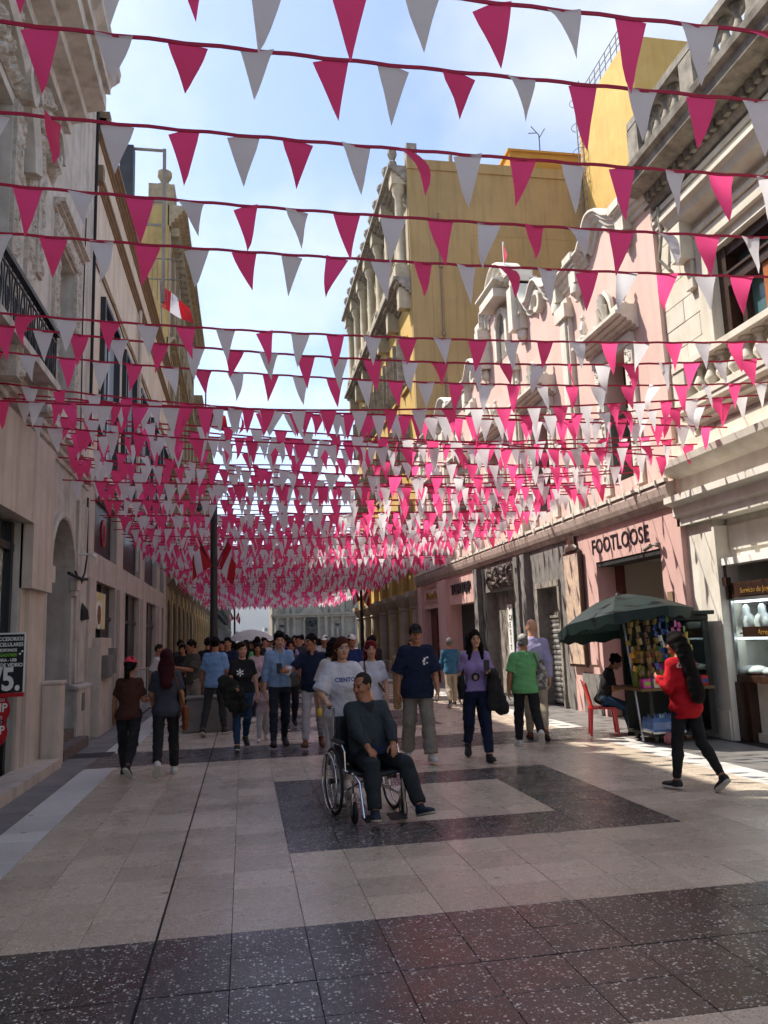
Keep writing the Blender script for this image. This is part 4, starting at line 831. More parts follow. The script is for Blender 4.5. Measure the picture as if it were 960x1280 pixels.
mb = MB(); R2.box(mb, 18.95, 21.7, .02, 2.78, -.42, -.4); gd = part(mb, 'glass_door', pm('door_poster_glass', '#9fb0ac', '#4a7a80', scale=1.6, rough=.12, spec=.8, contrast=(.47, .53)), r2)
mb = MB(); R2.box(mb, 18.95, 20.9, 2.3, 2.78, -.39, -.34); R2.box(mb, 20.85, 21.7, 0, 2.78, -.39, -.3); R2.box(mb, 18.95, 19.05, 0, 2.3, -.4, -.3); part(mb, 'door_frame', m_greytrim, gd)
vs = empty('vertical_shop_sign', R2.P(20.55, .75, -.28), 'narrow white vertical sign reading CESITAR on the glass door', 'sign')
mb = MB(); mb.box(-.01, .01, -.2, .2, 0, 1.65); mb.build('board', m_signwhite, vs)
for i, ch in enumerate('*CESITAR'): text('letter', ch, .2, m_signblack, vs, (-.012, 0, 1.43-i*.2), extrude=.003, bold=.004, align='CENTER')
mb = MB(); R2.prism(mb, [(19.3, 2.85), (21.3, 2.85), (21.5, 3.1), (21.2, 3.45), (19.4, 3.45), (19.1, 3.1)], .004, .05); relief(mb, R2, 19.3, 21.3, 2.88, 3.44, .052, .12, .035, n=60, seed=21, leaf=(.1, .2), vertical=False, sym=True); part(mb, 'carved_crest', pm('dark_carved_wood', '#4a3a30', '#2c221c', scale=8, rough=.6), r2)
# --- pink shops further on
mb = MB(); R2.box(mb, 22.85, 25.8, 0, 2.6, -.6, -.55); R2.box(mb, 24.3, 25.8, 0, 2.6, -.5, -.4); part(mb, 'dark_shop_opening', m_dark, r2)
mb = MB(); R2.box(mb, 22.9, 24.2, .1, 2.2, -.5, -.44); o = part(mb, 'notice_board', pm('beige_board', '#b6a894', rough=.7), r2)
for i, cl in enumerate((m_signblack, m_signred, m_signblack)):
    mb = MB(); R2.box(mb, 23.2, 23.9, 1.75-i*.3, 1.86-i*.3, -.44, -.43); part(mb, 'notice_line', cl, o)
mb = MB(); R2.box(mb, 27.1, 29.5, 0, 2.62, -.3, -.22)
for u in (27.15, 28.35): 
    for v in (.2, 1.4): R2.box(mb, u+.1, u+1.0, v, v+1.0, -.22, -.18)
part(mb, 'red_wooden_door', m_redwood, r2)
mb = MB(); R2.box(mb, 25.85, 27.05, 0, 3.5, 0, .1); R2.box(mb, 29.6, 30.3, 0, 3.5, 0, .1); part(mb, 'pink_pilaster', m_pinklow, r2)
ts = empty('dark_shop_sign', R2.P(24.3, 2.95, .02), 'dark block lettering over the dark shop doorway on the pink wall', 'shop sign'); text('lettering', 'TOPITOP', .42, m_signblack, ts, (0, 0, 0), extrude=.03, bold=.02, align='CENTER', sx=1.3)
ts = empty('gold_shop_sign', R2.P(28.3, 2.95, .02), 'faint gold framed lettering over the red wooden doors', 'shop sign'); text('lettering', 'Platería', .42, m_gold, ts, (0, 0, 0), extrude=.02, align='CENTER', sx=1.3)
mb = MB()
for v in (-.12, .42): mb.box(-.02, .0, -1.0, 1.0, v, v+.03)
mb.build('frame_rail', m_gold, ts)
# white flagpole with small red flag on the crest
fp = empty('crest_flag', R2.P(18.3, 10.6, .1), 'tiny red flag on a white pole above the pink parapet', 'flag')
MB().tube([(0, 0, 0), (0, 0, 1.1)], .02, 6).build('pole', m_signwhite, fp)
MB().add([(0, 0, 1.05), (-.02, -.35, .55), (0, 0, .5)], [(0, 1, 2)]).build('cloth', m_signred, fp, fix=False)

m_r3trim = pm('aged_cream_trim', '#b9ad94', '#a4987f', scale=2.5, streak=.45, streak_col='#6b6150', dirt=.3, bump=.15, rough=.85)
# ------------------------------------------------------------------ right 3: tall yellow building
R3 = Fac(7.0, -1)
r3 = empty('tall_yellow_building', (12, 38, 0), 'tall yellow building with blank ochre side wall and ornate white street front', 'building')
ylev = [(5.0, 7.2), (8.6, 10.8), (12.2, 14.4)]
ybay = [(31.6+2.6*i, 32.8+2.6*i) for i in range(6)]
holes = [(a, c, v0, v1) for a, c in ybay for v0, v1 in ylev]
gl = [(31.3+2.6*i, 33.1+2.6*i, 0, 3.1) for i in range(6)]
mb = MB(); R3.wall(mb, 30.62, 47, 0, 16.2, holes+gl, -.4, 0); part(mb, 'street_wall', m_yellow, r3)
top = [(a, c, 17.4, 19.6) for a, c in ybay]
mb = MB(); R3.wall(mb, 30.62, 47, 16.2, 21.3, top, -.4, -.05); part(mb, 'upper_wall', m_r3trim, r3)
mb = MB(); mb.box(7.4, 19, 30.62, 46.9, 0, 21.8); part(mb, 'block', m_yellow, r3)
mb = MB(); mb.box(7.005, 19, 30.4, 30.62, 0, 21.85); part(mb, 'party_wall', m_party, r3)
mb = MB(); mb.box(7.0, 19, 30.33, 30.4, 21.5, 21.95); mb.box(7.9, 8.0, 30.38, 30.4, 3, 21.5); mb.box(9.6, 15, 30.385, 30.4, 18.6, 18.66); mb.box(9.7, 9.76, 30.385, 30.4, 8, 18.6); mb.box(9.7, 15, 30.385, 30.4, 14.2, 14.26); part(mb, 'wall_seam', MATS['ochre_party_wall'], r3)
mb = MB(); mb.tube([(8.3, 30.36, 9), (8.3, 30.36, 19.5)], .05, 6); 
for z in (11, 14, 17): mb.tube([(8.3, 30.34, z), (8.3, 30.34, z+.15)], .09, 6)
part(mb, 'drain_pipe', m_brown, r3)
mb = MB(); mb.box(11.8, 15.2, 30.7, 33, 21.8, 22.9); mb.box(11.7, 15.2, 30.6, 33.05, 22.9, 23.0); part(mb, 'roof_room', m_ochre, r3)
mb = MB(); mb.box(7.05, 7.5, 30.5, 31.0, 21.85, 22.8); mb.box(9.0, 9.15, 30.7, 30.85, 21.85, 22.5); part(mb, 'roof_post', m_greytrim, r3)
for (a, c, v0, v1) in holes:
    mb = MB(); R3.box(mb, a, c, v0, v1, -.3, -.28); wo = part(mb, 'window', m_glassdark, r3)
    mb = MB(); R3.box(mb, a-.1, a, v0, v1, 0, .05); R3.box(mb, c, c+.1, v0, v1, 0, .05); R3.box(mb, a-.15, c+.15, v0-.12, v0, 0, .12); R3.box(mb, (a+c)/2-.04, (a+c)/2+.04, v0, v1, -.28, -.2); part(mb, 'surround', m_yellow, wo)
    if v0 < 6:
        mb = MB(); R3.box(mb, a-.3, c+.3, v0-.25, v0-.13, 0, .5)
        for q in np.arange(a-.28, c+.3, .12): R3.box(mb, q, q+.02, v0-.13, v0+.7, .46, .48)
        R3.box(mb, a-.3, c+.3, v0+.7, v0+.74, .45, .49); part(mb, 'balcony', m_black, wo)
    mb = MB()
    R3.prism(mb, [(a, v0), (a+.04, v0), (a+.04, v1), (a, v1)], -.05, .5); R3.prism(mb, [(c-.04, v0), (c, v0), (c, v1), (c-.04, v1)], -.05, .45); part(mb, 'open_shutter', m_greytrim, wo)
for (a, c, v0, v1) in top:
    mb = MB(); R3.box(mb, a, c, v0, v1, -.3, -.28); wo = part(mb, 'window', m_glassdark, r3); m_ = (a+c)/2
    mb = MB(); R3.sweep(mb, [(m_+.68*math.cos(t), 19.6+.6*math.sin(t)) for t in [PI*i/12 for i in range(13)]], [(-.1, -.05), (-.1, .14), (.1, .2), (.1, -.05)]); R3.box(mb, a-.15, a, v0, v1, -.05, .12); R3.box(mb, c, c+.15, v0, v1, -.05, .12); R3.run(mb, a-.4, c+.4, cornice_prof(.5, 16.9, 17.3, 4)); part(mb, 'surround', m_r3trim, wo)
    mb = MB()
    for q in np.arange(a-.3, c+.31, .25): mb.lathe(baluster_prof(.6, .09), R3.P(q, 17.3, .35), 6)
    tag(part(mb, 'balusters', m_r3trim, wo), kind='stuff')
for i in range(7):
    u = 30.95+2.6*i if i else 30.9
    mb = MB(); mb.lathe([(.26, 0), (.28, .2), (.2, .3), (.19, 2.6), (.17, 3.2), (.28, 3.4), (.3, 3.7)], R3.P(u, 17.2, .3), 12); part(mb, 'column', m_r3trim, r3, smooth='auto')
    mb = MB(); R3.box(mb, u-.28, u+.28, 16.3, 17.2, -.05, .62); R3.box(mb, u-.3, u+.3, 20.9, 21.5, -.05, .65); R3.prism(mb, [(u-.2, 15.3), (u+.2, 15.3), (u+.25, 16.2), (u-.25, 16.2)], 0, .5); part(mb, 'column_pedestal', m_r3trim, r3)
mb = MB(); R3.run(mb, 30.5, 47.2, cornice_prof(.75, 15.9, 16.6, 5)); R3.run(mb, 30.5, 47.2, cornice_prof(.8, 21.0, 21.7, 5)); part(mb, 'cornice', m_greytrim, r3)
mb = MB()
for i in range(12): mb.lathe([(.2, 0), (.2, .4), (.1, .5), (.22, .8), (.2, 1.0), (0, 1.2)], R3.P(31.0+1.4*i, 21.7, .5), 8)
tag(part(mb, 'roof_urns', m_greytrim, r3), kind='stuff')
mb = MB(); relief(mb, R3, 31, 46.6, 20.05, 20.9, -.04, .2, .12, n=90, seed=31, leaf=(.25, .5), vertical=False); part(mb, 'carved_frieze', m_r3trim, r3)
for i in range(7):
    u = 31.0+2.6*i
    mb = MB(); mb.lathe([(.34, 0), (.34, .5), (.26, .55), (.24, 2.7), (.3, 2.75), (.24, 2.85), (.3, 2.9), (.42, 3.2)], R3.P(u, 0, .15), 14); R3.box(mb, u-.45, u+.45, 3.2, 3.4, -.3, .6); part(mb, 'arcade_column', m_ochrep, r3, smooth='auto')
    mb = MB(); R3.box(mb, u-.25, u+.25, 3.4, 4.8, 0, .25); part(mb, 'upper_pier', m_yellow, r3)
mb = MB(); R3.run(mb, 30.5, 47.1, cornice_prof(.35, 4.55, 4.9, 3)); part(mb, 'ground_cornice', m_r3trim, r3)
for h in gl:
    mb = MB(); R3.box(mb, h[0], h[1], .02, 3.1, -.36, -.33); part(mb, 'shop_opening', m_dark, r3)
# stair tower on the roofs behind
yt = empty('yellow_stair_tower', (17, 28, 0), 'plain yellow stair tower rising behind the pink house, side sunlit', 'tower')
mb = MB(); mb.box(15.0, 17.9, 25.4, 30.3, 0, 24.7); part(mb, 'tower_wall', m_yellow, yt, bevel=.05)
mb = MB(); mb.box(15.5, 17.4, 25.36, 25.4, 22.0, 22.05); mb.box(15.5, 15.55, 25.36, 25.4, 12.0, 22.0); part(mb, 'tower_seam', m_party, yt)
mb = MB()
for k in range(9): 
    y_ = 26+k*.5; mb.tube([(15.05, y_, 24.7), (15.05, y_, 25.6)], .02, 4)
for z in (25.0, 25.3, 25.6): mb.tube([(15.05, 26, z), (15.05, 30.2, z)], .02, 4)
part(mb, 'roof_railing', m_concrete, yt)
mb = MB()
for s_ in (-.25, .25): mb.tube([(14.85, 29.9+s_, 12), (14.85, 29.9+s_, 25.9)], .025, 4)
for z in np.arange(12.2, 25.8, .35): mb.tube([(14.85, 29.65, z), (14.85, 30.15, z)], .015, 4)
for z in np.arange(14.2, 26.0, 1.2): mb.tube([(14.85-.35*math.sin(t), 29.9-.35*math.cos(t), z) for t in [PI*i/8 for i in range(9)]], .015, 4)
tag(part(mb, 'cage_ladder', m_concrete, yt), kind='stuff')
mb = MB(); mb.tube([(0, 0, 0), (0, 0, .9)], .025, 5); mb.tube([(0, 0, .9), (-.35, 0, 1.3)], .02, 5); mb.tube([(0, 0, .75), (.3, 0, 1.25)], .02, 5); mb.tube([(-.1, 0, 1.0), (-.5, 0, .95)], .02, 5)
o = mb.build('roof_antenna', m_dark); o.location = (13.3, 30.8, 23.0); tag(o, 'small dark antenna on the ochre roof room', 'antenna')

# ------------------------------------------------------------------ church and square at the street's end
CH = empty('grey_church', (14, 152, 0), 'grey baroque church front closing the far end of the street', 'church')
m_ch = pm('grey_church_stone', '#a39a8a', '#8c8373', scale=.6, streak=.3, dirt=.2, rough=.9)
def cbox(mb, x0, x1, z0, z1, d): mb.box(x0, x1, 150-d, 151, z0, z1)
mb = MB(); mb.box(5.2, 26, 150, 170, 0, 13); part(mb, 'wall', m_ch, CH)
mb = MB()
for z0, z1, d in ((5.9, 6.3, .9), (6.3, 6.6, 1.2), (12.2, 13.2, 1.2), (1.5, 1.8, .6)): cbox(mb, 5.0, 26, z0, z1, d)
part(mb, 'cornice', m_ch, CH)
for x in (6, 8, 9.2, 15.2, 16.4, 18.4, 21, 23):
    mb = MB(); mb.lathe([(.45, 0), (.5, .3), (.36, .5), (.34, 3.6), (.3, 4.0), (.5, 4.4)], (x, 149.6, 1.5), 10); cbox(mb, x-.6, x+.6, 0, 1.5, .9); cbox(mb, x-.4, x+.4, 6.6, 12.2, .5); part(mb, 'column', m_ch, CH, smooth='auto')
mb = MB(); cbox(mb, 11.4, 13.6, 2.2, 5.2, .15); mb.lathe([(0, 0), (1.1, 0), (1.1, .15), (0, .15)], (12.5, 149.85, 5.2), 20, 'y'); part(mb, 'church_window', m_dark, CH)
mb = MB(); cbox(mb, 10.9, 11.3, 2, 5.3, .4); cbox(mb, 13.7, 14.1, 2, 5.3, .4); cbox(mb, 10.6, 14.4, 1.8, 2.2, .5)
mb.tube([(12.5+1.4*math.cos(t), 149.6, 5.2+1.5*math.sin(t)) for t in [PI*i/12 for i in range(13)]], .25, 6); part(mb, 'window_surround', m_ch, CH)
mb = MB(); mb.box(26.1, 60, 146, 160, 0, 11); part(mb, 'side_wing', m_ch, CH)
for x in (7.1, 17.4, 22.2):
    mb = MB(); cbox(mb, x-.5, x+.5, 2.0, 4.6, .12); mb.lathe([(0, 0), (.5, 0), (.5, .12), (0, .12)], (x, 149.88, 4.6), 14, 'y'); part(mb, 'niche', m_greytrim, CH)
    mb = MB(); mb.lathe([(.3, 0), (.28, .3), (.34, .8), (.3, 1.3), (.16, 1.5), (.2, 1.75), (0, 1.95)], (x, 149.6, 2.1), 10); part(mb, 'niche_statue', m_ch, CH, smooth='auto')
for x in (8.6, 15.8, 19.4):
    mb = MB(); cbox(mb, x-.35, x+.35, 7.2, 11.2, .3); part(mb, 'upper_panel', m_greytrim, CH)
mb = MB(); mb.loft([[(10.2, 149.2, 6.6), (14.8, 149.2, 6.6), (14.8, 150, 6.6), (10.2, 150, 6.6)], [(12.4, 149.2, 8.6), (12.6, 149.2, 8.6), (12.6, 150, 8.6), (12.4, 150, 8.6)]]); part(mb, 'pediment', m_ch, CH)
bw_ = row_house('square_corner_house', 'pale house at the corner of the far square on the right', Fac(24, -1), 60, 120, 11, (pm('far_pale_plaster', '#b3a898', rough=.9), m_greytrim, m_concrete), 2, bay=5)
fb = row_house('far_street_house', 'hazy grey house closing the gap left of the church', Fac(-3.2, 1), 128.2, 200, 11, (m_concrete, m_greytrim, m_concrete), 2, bay=6)
for i, (x, y_, w, h) in enumerate(((1, 330, 14, 5), (-14, 380, 16, 9), (16, 420, 12, 9), (30, 360, 20, 8), (-2, 520, 18, 9))):
    b = empty('distant_house', (x, y_, 0), ['low distant house straight down the street', 'distant house behind the left row', 'taller distant house above the crowd', 'distant house beside the church', 'far pale block under the hill'][i], 'building', 'distant houses below the hill')
    mb = MB(); mb.box(-w/2, w/2, 0, 12, 0, h); mb.build('wall', pm('distant_wall%d' % i, ['#b5aba0', '#a89a8c', '#bfb7ac', '#a39c94', '#c2b8aa'][i], rough=.9), b)
    for q in range(4):
        for r_ in range(int(h/3)):
            mb = MB(); mb.box(-w/2+w*(q+.3)/4, -w/2+w*(q+.7)/4, -.05, .05, 1+r_*3, 2.6+r_*3); mb.build('window', m_glassdark, b)
# ------------------------------------------------------------------ pennant strings across the street
m_pp = pm('pink_pennant_cloth', (0.97, 0.07, 0.19, 1), (0.90, 0.055, 0.16, 1), scale=9, rough=0.6, rand=0.12, trans=0.62, tint=(1.0, 0.11, 0.33, 1), spec=0.25)
m_pw = pm('white_pennant_cloth', (0.80, 0.79, 0.79, 1), (0.74, 0.73, 0.73, 1), scale=9, rough=0.6, rand=0.1, trans=0.5, tint=(0.84, 0.83, 0.84, 1), spec=0.25)
m_cord = pm('crimson_ribbon', (0.42, 0.006, 0.045, 1), rough=0.6)
def pennant_geo(mb, M4, w, h, curl, skew):
    n = 5; vs = []; 
    for j in range(n+1):
        t = j/n; ww = w*(1-t)
        for s_ in (-1, 0, 1):
            vs.append(tuple(M4 @ Vector((s_*ww/2 + skew*t*t, curl*(math.sin(t*2.2)) + 0.022*s_*s_*(1-t)*math.sin(t*5+curl*40) + .012*s_*math.sin(t*3+skew*90), -h*t))))
    fs = []
    for j in range(n):
        for i in range(2): fs.append((j*3+i, j*3+i+1, (j+1)*3+i+1, (j+1)*3+i))
    fs[-2] = ((n-1)*3, (n-1)*3+1, n*3); fs[-1] = ((n-1)*3+1, (n-1)*3+2, n*3)
    mb.add(vs, fs)
PV = {0: [], 1: []}
for c, mt in ((0, m_pp), (1, m_pw)):
    for k in range(16):
        mb = MB(); pennant_geo(mb, Matrix(), .19+random.uniform(-.012, .012), .325+random.uniform(-.025, .02), random.gauss(0, .055), random.gauss(0, .022))
        me = mb.mesh('pennant', mt); me.polygons.foreach_set('use_smooth', [True]*len(me.polygons)); PV[c].append(me)
XL, XR = -2.86, 6.74
first = [(3.24, .50), (3.71, .45), (4.47, .36), (5.25, .02), (5.88, .02), (7.34, .2), (7.68, -.1), (8.54, .3), (9.49, .05), (10.09, .25), (11.1, .1), (11.5, -.05), (12.2, .1), (12.5, .3), (13.3, .2), (13.9, 0)]
ys = first + [(q, random.uniform(-.3, .3)) for q in (8.9, 9.75, 10.5, 10.8, 11.8, 12.8, 13.1, 13.6, 14.2)]; y = 14.5
while y < 59:
    ys.append((y+random.uniform(-.12, .12), random.uniform(-.36, .36))); y += 0.34 if y < 18 else 0.22 if y < 40 else 0.3
names = ['string of pennants cut by the top edge of the picture', 'highest pennant string seen whole, running from the carved cornice to the roof balustrade', 'second pennant string below the top one, crossing the yellow tower', 'third pennant string down, crossing the ochre party wall', 'fourth pennant string down, just below the third', 'fifth pennant string down, crossing the big wood framed window', 'sixth pennant string, close under the fifth', 'seventh pennant string down, before the pedimented window', 'eighth pennant string down, before the pink windows', 'ninth pennant string, close under the eighth', 'tenth pennant string down, crossing the lower yellow windows', 'eleventh pennant string, close under the tenth', 'twelfth pennant string down, above the dense canopy', 'thirteenth pennant string, close under the twelfth', 'fourteenth pennant string, last loose one above the dense canopy', 'nearest string of the dense pennant canopy']
for gi, (gy, ph) in enumerate(ys):
    sag = random.uniform(.04, .12) if gi < 5 else (random.uniform(.1, .3) if gi < 16 else random.uniform(-.05, .22))
    zl = 4.74 + (random.uniform(-.04, .04) if gi < 15 else random.uniform(-.55, .05)); zr_ = (zl if gi < 5 else 4.74 + random.uniform(-.15, .05) if gi < 10 else 4.74 + random.uniform(-.6, .0))
    dyr = random.uniform(-.03, .08)
    def cord(x):
        t = (x-XL)/(XR-XL); return (x, gy + dyr*(t-.3), zl + (zr_-zl)*t - sag*4*t*(1-t) - .004*math.cos((x-ph)/.36*2*PI))
    g = empty('pennant_garland', (XL, gy, zl), names[gi] if gi < len(names) else 'pennant string of the dense canopy ' + next(t for lim, t in ((11.7, 'hung level with the kiosk and white shop front'), (15.9, 'hung level with the shoe shop'), (18.4, 'hung level with the grey roller shutter'), (22.7, 'hung level with the carved grey doorway'), (26, 'hung level with the dark shop sign'), (30.4, 'hung level with the red wooden doors'), (38, 'over the near half of the yellow arcade'), (47, 'over the far half of the yellow arcade'), (99, 'at the far end before the church')) if gy < lim), 'garland', 'pennant strings across the street')
    inv = Matrix.Translation(-Vector(g.location))
    mb = MB(); n = 108 if gi < 15 else 30
    rings = []
    for i in range(n+1):
        p = cord(XL+(XR-XL)*i/n); rw = .0105
        rings.append([(p[0], p[1]-.003, p[2]-rw), (p[0], p[1]+.003, p[2]-rw), (p[0], p[1]+.003, p[2]+rw), (p[0], p[1]-.003, p[2]+rw)])
    mb.loft(rings); o = mb.build('cord', m_cord, g, fix=False); o.matrix_parent_inverse = inv
    k0 = int((XL-ph)/.36); fm_ = MB()
    k = k0
    while True:
        x = ph + k*.36 + (random.uniform(-.02, .02))
        if x > XR-.12: break
        if x > XL+.12:
            c = k % 2 if gi else k % 2
            p = Vector(cord(x)); rx = random.gauss(.03, .13); rz = random.gauss(0, .17 if gy < 9 else .35); ry = random.gauss(0, .06)
            if random.random() < .03: rz += 1.0
            R_ = Matrix.Translation(p) @ Matrix.Rotation(rz, 4, 'Z') @ Matrix.Rotation(rx, 4, 'X') @ Matrix.Rotation(ry, 4, 'Y')
            if gy < 13:
                o = addobj('pennant', random.choice(PV[c]), g); o.matrix_parent_inverse = inv; o.matrix_basis = R_
            else:
                fm_.mi = c; pennant_geo(fm_, R_, .19, .325, random.uniform(-.06, .06), random.uniform(-.03, .03))
        k += 1
    if fm_.n:
        o = fm_.build('pennants', [m_pp, m_pw], g, fix=False); o.matrix_parent_inverse = inv; tag(o, kind='stuff')
        o.data.polygons.foreach_set('use_smooth', [True]*len(o.data.polygons))
# ------------------------------------------------------------------ lamp posts with flags
m_fr = pm('flag_red', '#b5121f', '#9c0f1a', scale=12, rough=.7, trans=.25); m_fw = pm('flag_white', '#cfccd2', rough=.7, trans=.3)
def flag(name, parent, A, B, C, D, wav=.03):
    """three bands from the staff edge A-B to the fly edge D-C"""
    A, B, C, D = map(Vector, (A, B, C, D)); f = MB()
    for j in range(9): pass
    def P(s, t): 
        p = (A.lerp(D, s)).lerp(B.lerp(C, s), t); return tuple(p + Vector((wav*math.sin(s*6+t*2), wav*1.5*math.sin(s*7+t*3), 0)))
    for b in range(3):
        f.mi = 1 if b == 1 else 0
        f.grid(lambda a, t: P((b+a)/3, t), 4, 6)
    o = f.build(name, [m_fr, m_fw], parent, fix=False, smooth=True); return o
def lamp_post(loc, h, label, flags):
    L = empty('street_lamp', loc, label, 'street lamp', 'black street lamps with flags')
    mb = MB(); mb.lathe([(.2, 0), (.2, .15), (.13, .3), (.11, .9), (.085, 1.1), (.075, 2.4), (.07, h-.3), (.05, h)], n=14); mb.build('pole', m_black, L, smooth='auto')
    mb = MB(); mb.tube([(-.3, 0, h-.2), (-.28, 0, h-.06), (-.15, 0, h), (0, 0, h-.04), (.15, 0, h), (.28, 0, h-.06), (.3, 0, h-.2)], .02, 8); mb.build('lamp_arm', m_black, L)
    for s_ in (-.3, .3):
        mb = MB(); mb.lathe([(.02, 0), (.05, -.03), (.08, -.08), (.08, -.1), (.0, -.1)], n=12); o = mb.build('lamp_shade', m_black, L, smooth='auto'); o.location = (s_, 0, h-.19)
        mb = MB(); mb.lathe([(.0, 0), (.06, 0), (.075, -.06), (.045, -.13), (0, -.15)], n=12); o = mb.build('lamp_globe', m_glassdark, L, smooth=True); o.location = (s_, 0, h-.29)
    mb = MB(); mb.tube([(0, 0, flags+.05), (-.3, -.05, flags+.75)], .014, 6); mb.build('flag_staff', m_black, L)
    mb = MB(); mb.tube([(0, 0, flags+.05), (.3, -.05, flags+.75)], .014, 6); mb.build('flag_staff', m_black, L)
    z = flags
    flag('flag', L, (-.27, -.06, z+.72), (-.05, -.06, z+.2), (-.46, -.1, z-.1), (-.42, -.08, z+.3))
    flag('flag', L, (.27, -.06, z+.72), (.08, -.06, z+.25), (.36, -.1, z-.22), (.45, -.08, z+.25))
    return L
lamp_post((-.6, 16.5, 0), 4.75, 'black street lamp with two red and white flags standing among the crowd at left', 2.98)
lamp_post((5.9, 40, 0), 4.8, 'farther black street lamp with red and white flags before the church', 3.35)
lamp_post((-.7, 62, 0), 4.8, 'most distant black street lamp at left down the street', 3.2)
# roof flag
rf = empty('roof_flag', (-2.8, 27.5, 12.3), 'red and white flag flying from a pole on the cream roof edge', 'flag')
MB().tube([(0, 0, 0), (-.1, 0, 2.2)], .03, 6).build('pole', m_concrete, rf)
flag('cloth', rf, (-.1, 0, 2.1), (-.06, 0, 1.2), (1.05, -.1, .6), (.95, -.1, 1.2), .05)
rf2 = empty('far_red_flag', (-2.2, 47, 12.5), 'small red flag on a thin mast above the pale yellow house', 'flag')
MB().tube([(0, 0, 0), (0, 0, 4.5)], .05, 6).build('mast', m_concrete, rf2)
flag('cloth', rf2, (0, 0, 3.0), (0, 0, 2.0), (1.2, 0, 1.7), (1.2, 0, 2.7), .1)
# planters and barrier at the left
pl = empty('concrete_planter', (-.62, 15.75, 0), 'grey concrete block bench at the foot of the lamp post', 'planter')
mb = MB(); mb.loft([[(x*s_, y_*s_, z) for x, y_ in ((-.5, -.35), (.5, -.35), (.5, .35), (-.5, .35))] for z, s_ in ((0, 1.0), (.03, 1.03), (.55, .9), (.6, .88))]); mb.build('block', m_concrete, pl, bevel=.02)
mb = MB(); mb.box(-.47, .47, -.33, .33, .6, .64); mb.build('top_slab', m_concrete, pl, bevel=.008)
def barrier(loc, rz, label):
    b = empty('crowd_barrier', loc, label, 'barrier', rz=rz)
    mb = MB(); mb.tube([(-1, 0, 0.12), (-1, 0, 1.02), (-.92, 0, 1.1), (.92, 0, 1.1), (1, 0, 1.02), (1, 0, .12)], .02, 8); mb.tube([(-1, 0, .2), (1, 0, .2)], .018, 8); mb.build('frame', m_steel, b, smooth='auto')
    for i in range(13): MB().tube([(-.86+i*.143, 0, .2), (-.86+i*.143, 0, 1.1)], .009, 6).build('bar', m_steel, b)
    for x in (-.8, .8): MB().tube([(x, -.28, .015), (x, 0, .2), (x, .28, .015)], .015, 6).build('foot', m_black, b)
barrier((-2.3, 19.0, 0), math.radians(78), 'steel crowd barrier along the cream building wall')
# ------------------------------------------------------------------ accessory shop sign at the left edge
sg = empty('accessory_sign', (-2.9, 10.3, 1.12), 'black price board for phone accessories with big white 5 at the left edge', 'sign')
mb = MB(); mb.box(-.32, .285, -.012, .012, 0, .7); mb.build('board', m_signblack, sg, bevel=.004)
mb = MB(); mb.box(-.33, .295, -.018, -.004, .69, .71); mb.box(.28, .296, -.018, .0, .0, .69); mb.build('white_border', m_signwhite, sg)
mb = MB(); mb.box(-.33, .29, -.03, .03, -.05, -.004); mb.build('red_tray', m_signred, sg)
for z, sz, bd, mt in ((.615, .062, 'ACCESORIOS', m_signwhite), (.548, .062, 'CELULARES', m_signwhite), (.485, .05, 'AUDIFONOS', m_signwhite), (.428, .05, 'CARGADORES', pm('sign_green', '#7db53c', rough=.5)), (.368, .05, 'MEMORIA - USB', m_signwhite), (.305, .062, 'MICAS DE VIDRIO', m_signwhite)):
    text('line', bd, sz, mt, sg, (.27 if sz > .055 else .2, -.014, z), rot=TEXT_F, extrude=.0015, bold=.0018, align='RIGHT', sx=.85)
text('price', 'S/5.', .37, m_signwhite, sg, (.25, -.014, .035), rot=TEXT_F, extrude=.002, bold=.012, align='RIGHT', sx=.8)
mb = MB()
for x in (.235, .262): mb.lathe([(0, 0), (.013, 0), (.013, .006), (0, .006)], (x, -.02, .455+.03*(x > .25)), 12, 'y')
mb.build('earbud_print', m_signwhite, sg)
for i, (x, z) in enumerate(((-2.96, .92), (-2.98, .66))):
    s_ = empty('round_chip_sign', (x, 10.31, z), ['upper round red CHIP sticker under the price board', 'lower round red CHIP sticker under the price board'][i], 'sign', 'round red chip signs')
    mb = MB(); mb.lathe([(0, 0), (.2, 0), (.2, .012), (0, .012)], n=28, axis='y'); mb.build('disc', m_signred, s_)
    text('lettering', 'CHIP', .14, m_signwhite, s_, (.17, -.003, -.02), rot=TEXT_F, extrude=.0015, bold=.003, align='RIGHT', sx=.85)
    text('small_line', 'PREPAGO', .05, m_signwhite, s_, (.14, -.003, .1), rot=TEXT_F, extrude=.001, align='RIGHT', sx=.85)
    text('small_line', 'GRATIS', .06, m_signwhite, s_, (.12, -.003, -.11), rot=TEXT_F, extrude=.001, align='RIGHT', sx=.85)
mb = MB(); mb.box(-3.25, -2.88, 10.33, 10.4, 0, 1.8); o = mb.build('sign_stand', m_black, sg); o.matrix_parent_inverse = Matrix.Translation(-Vector(sg.location))
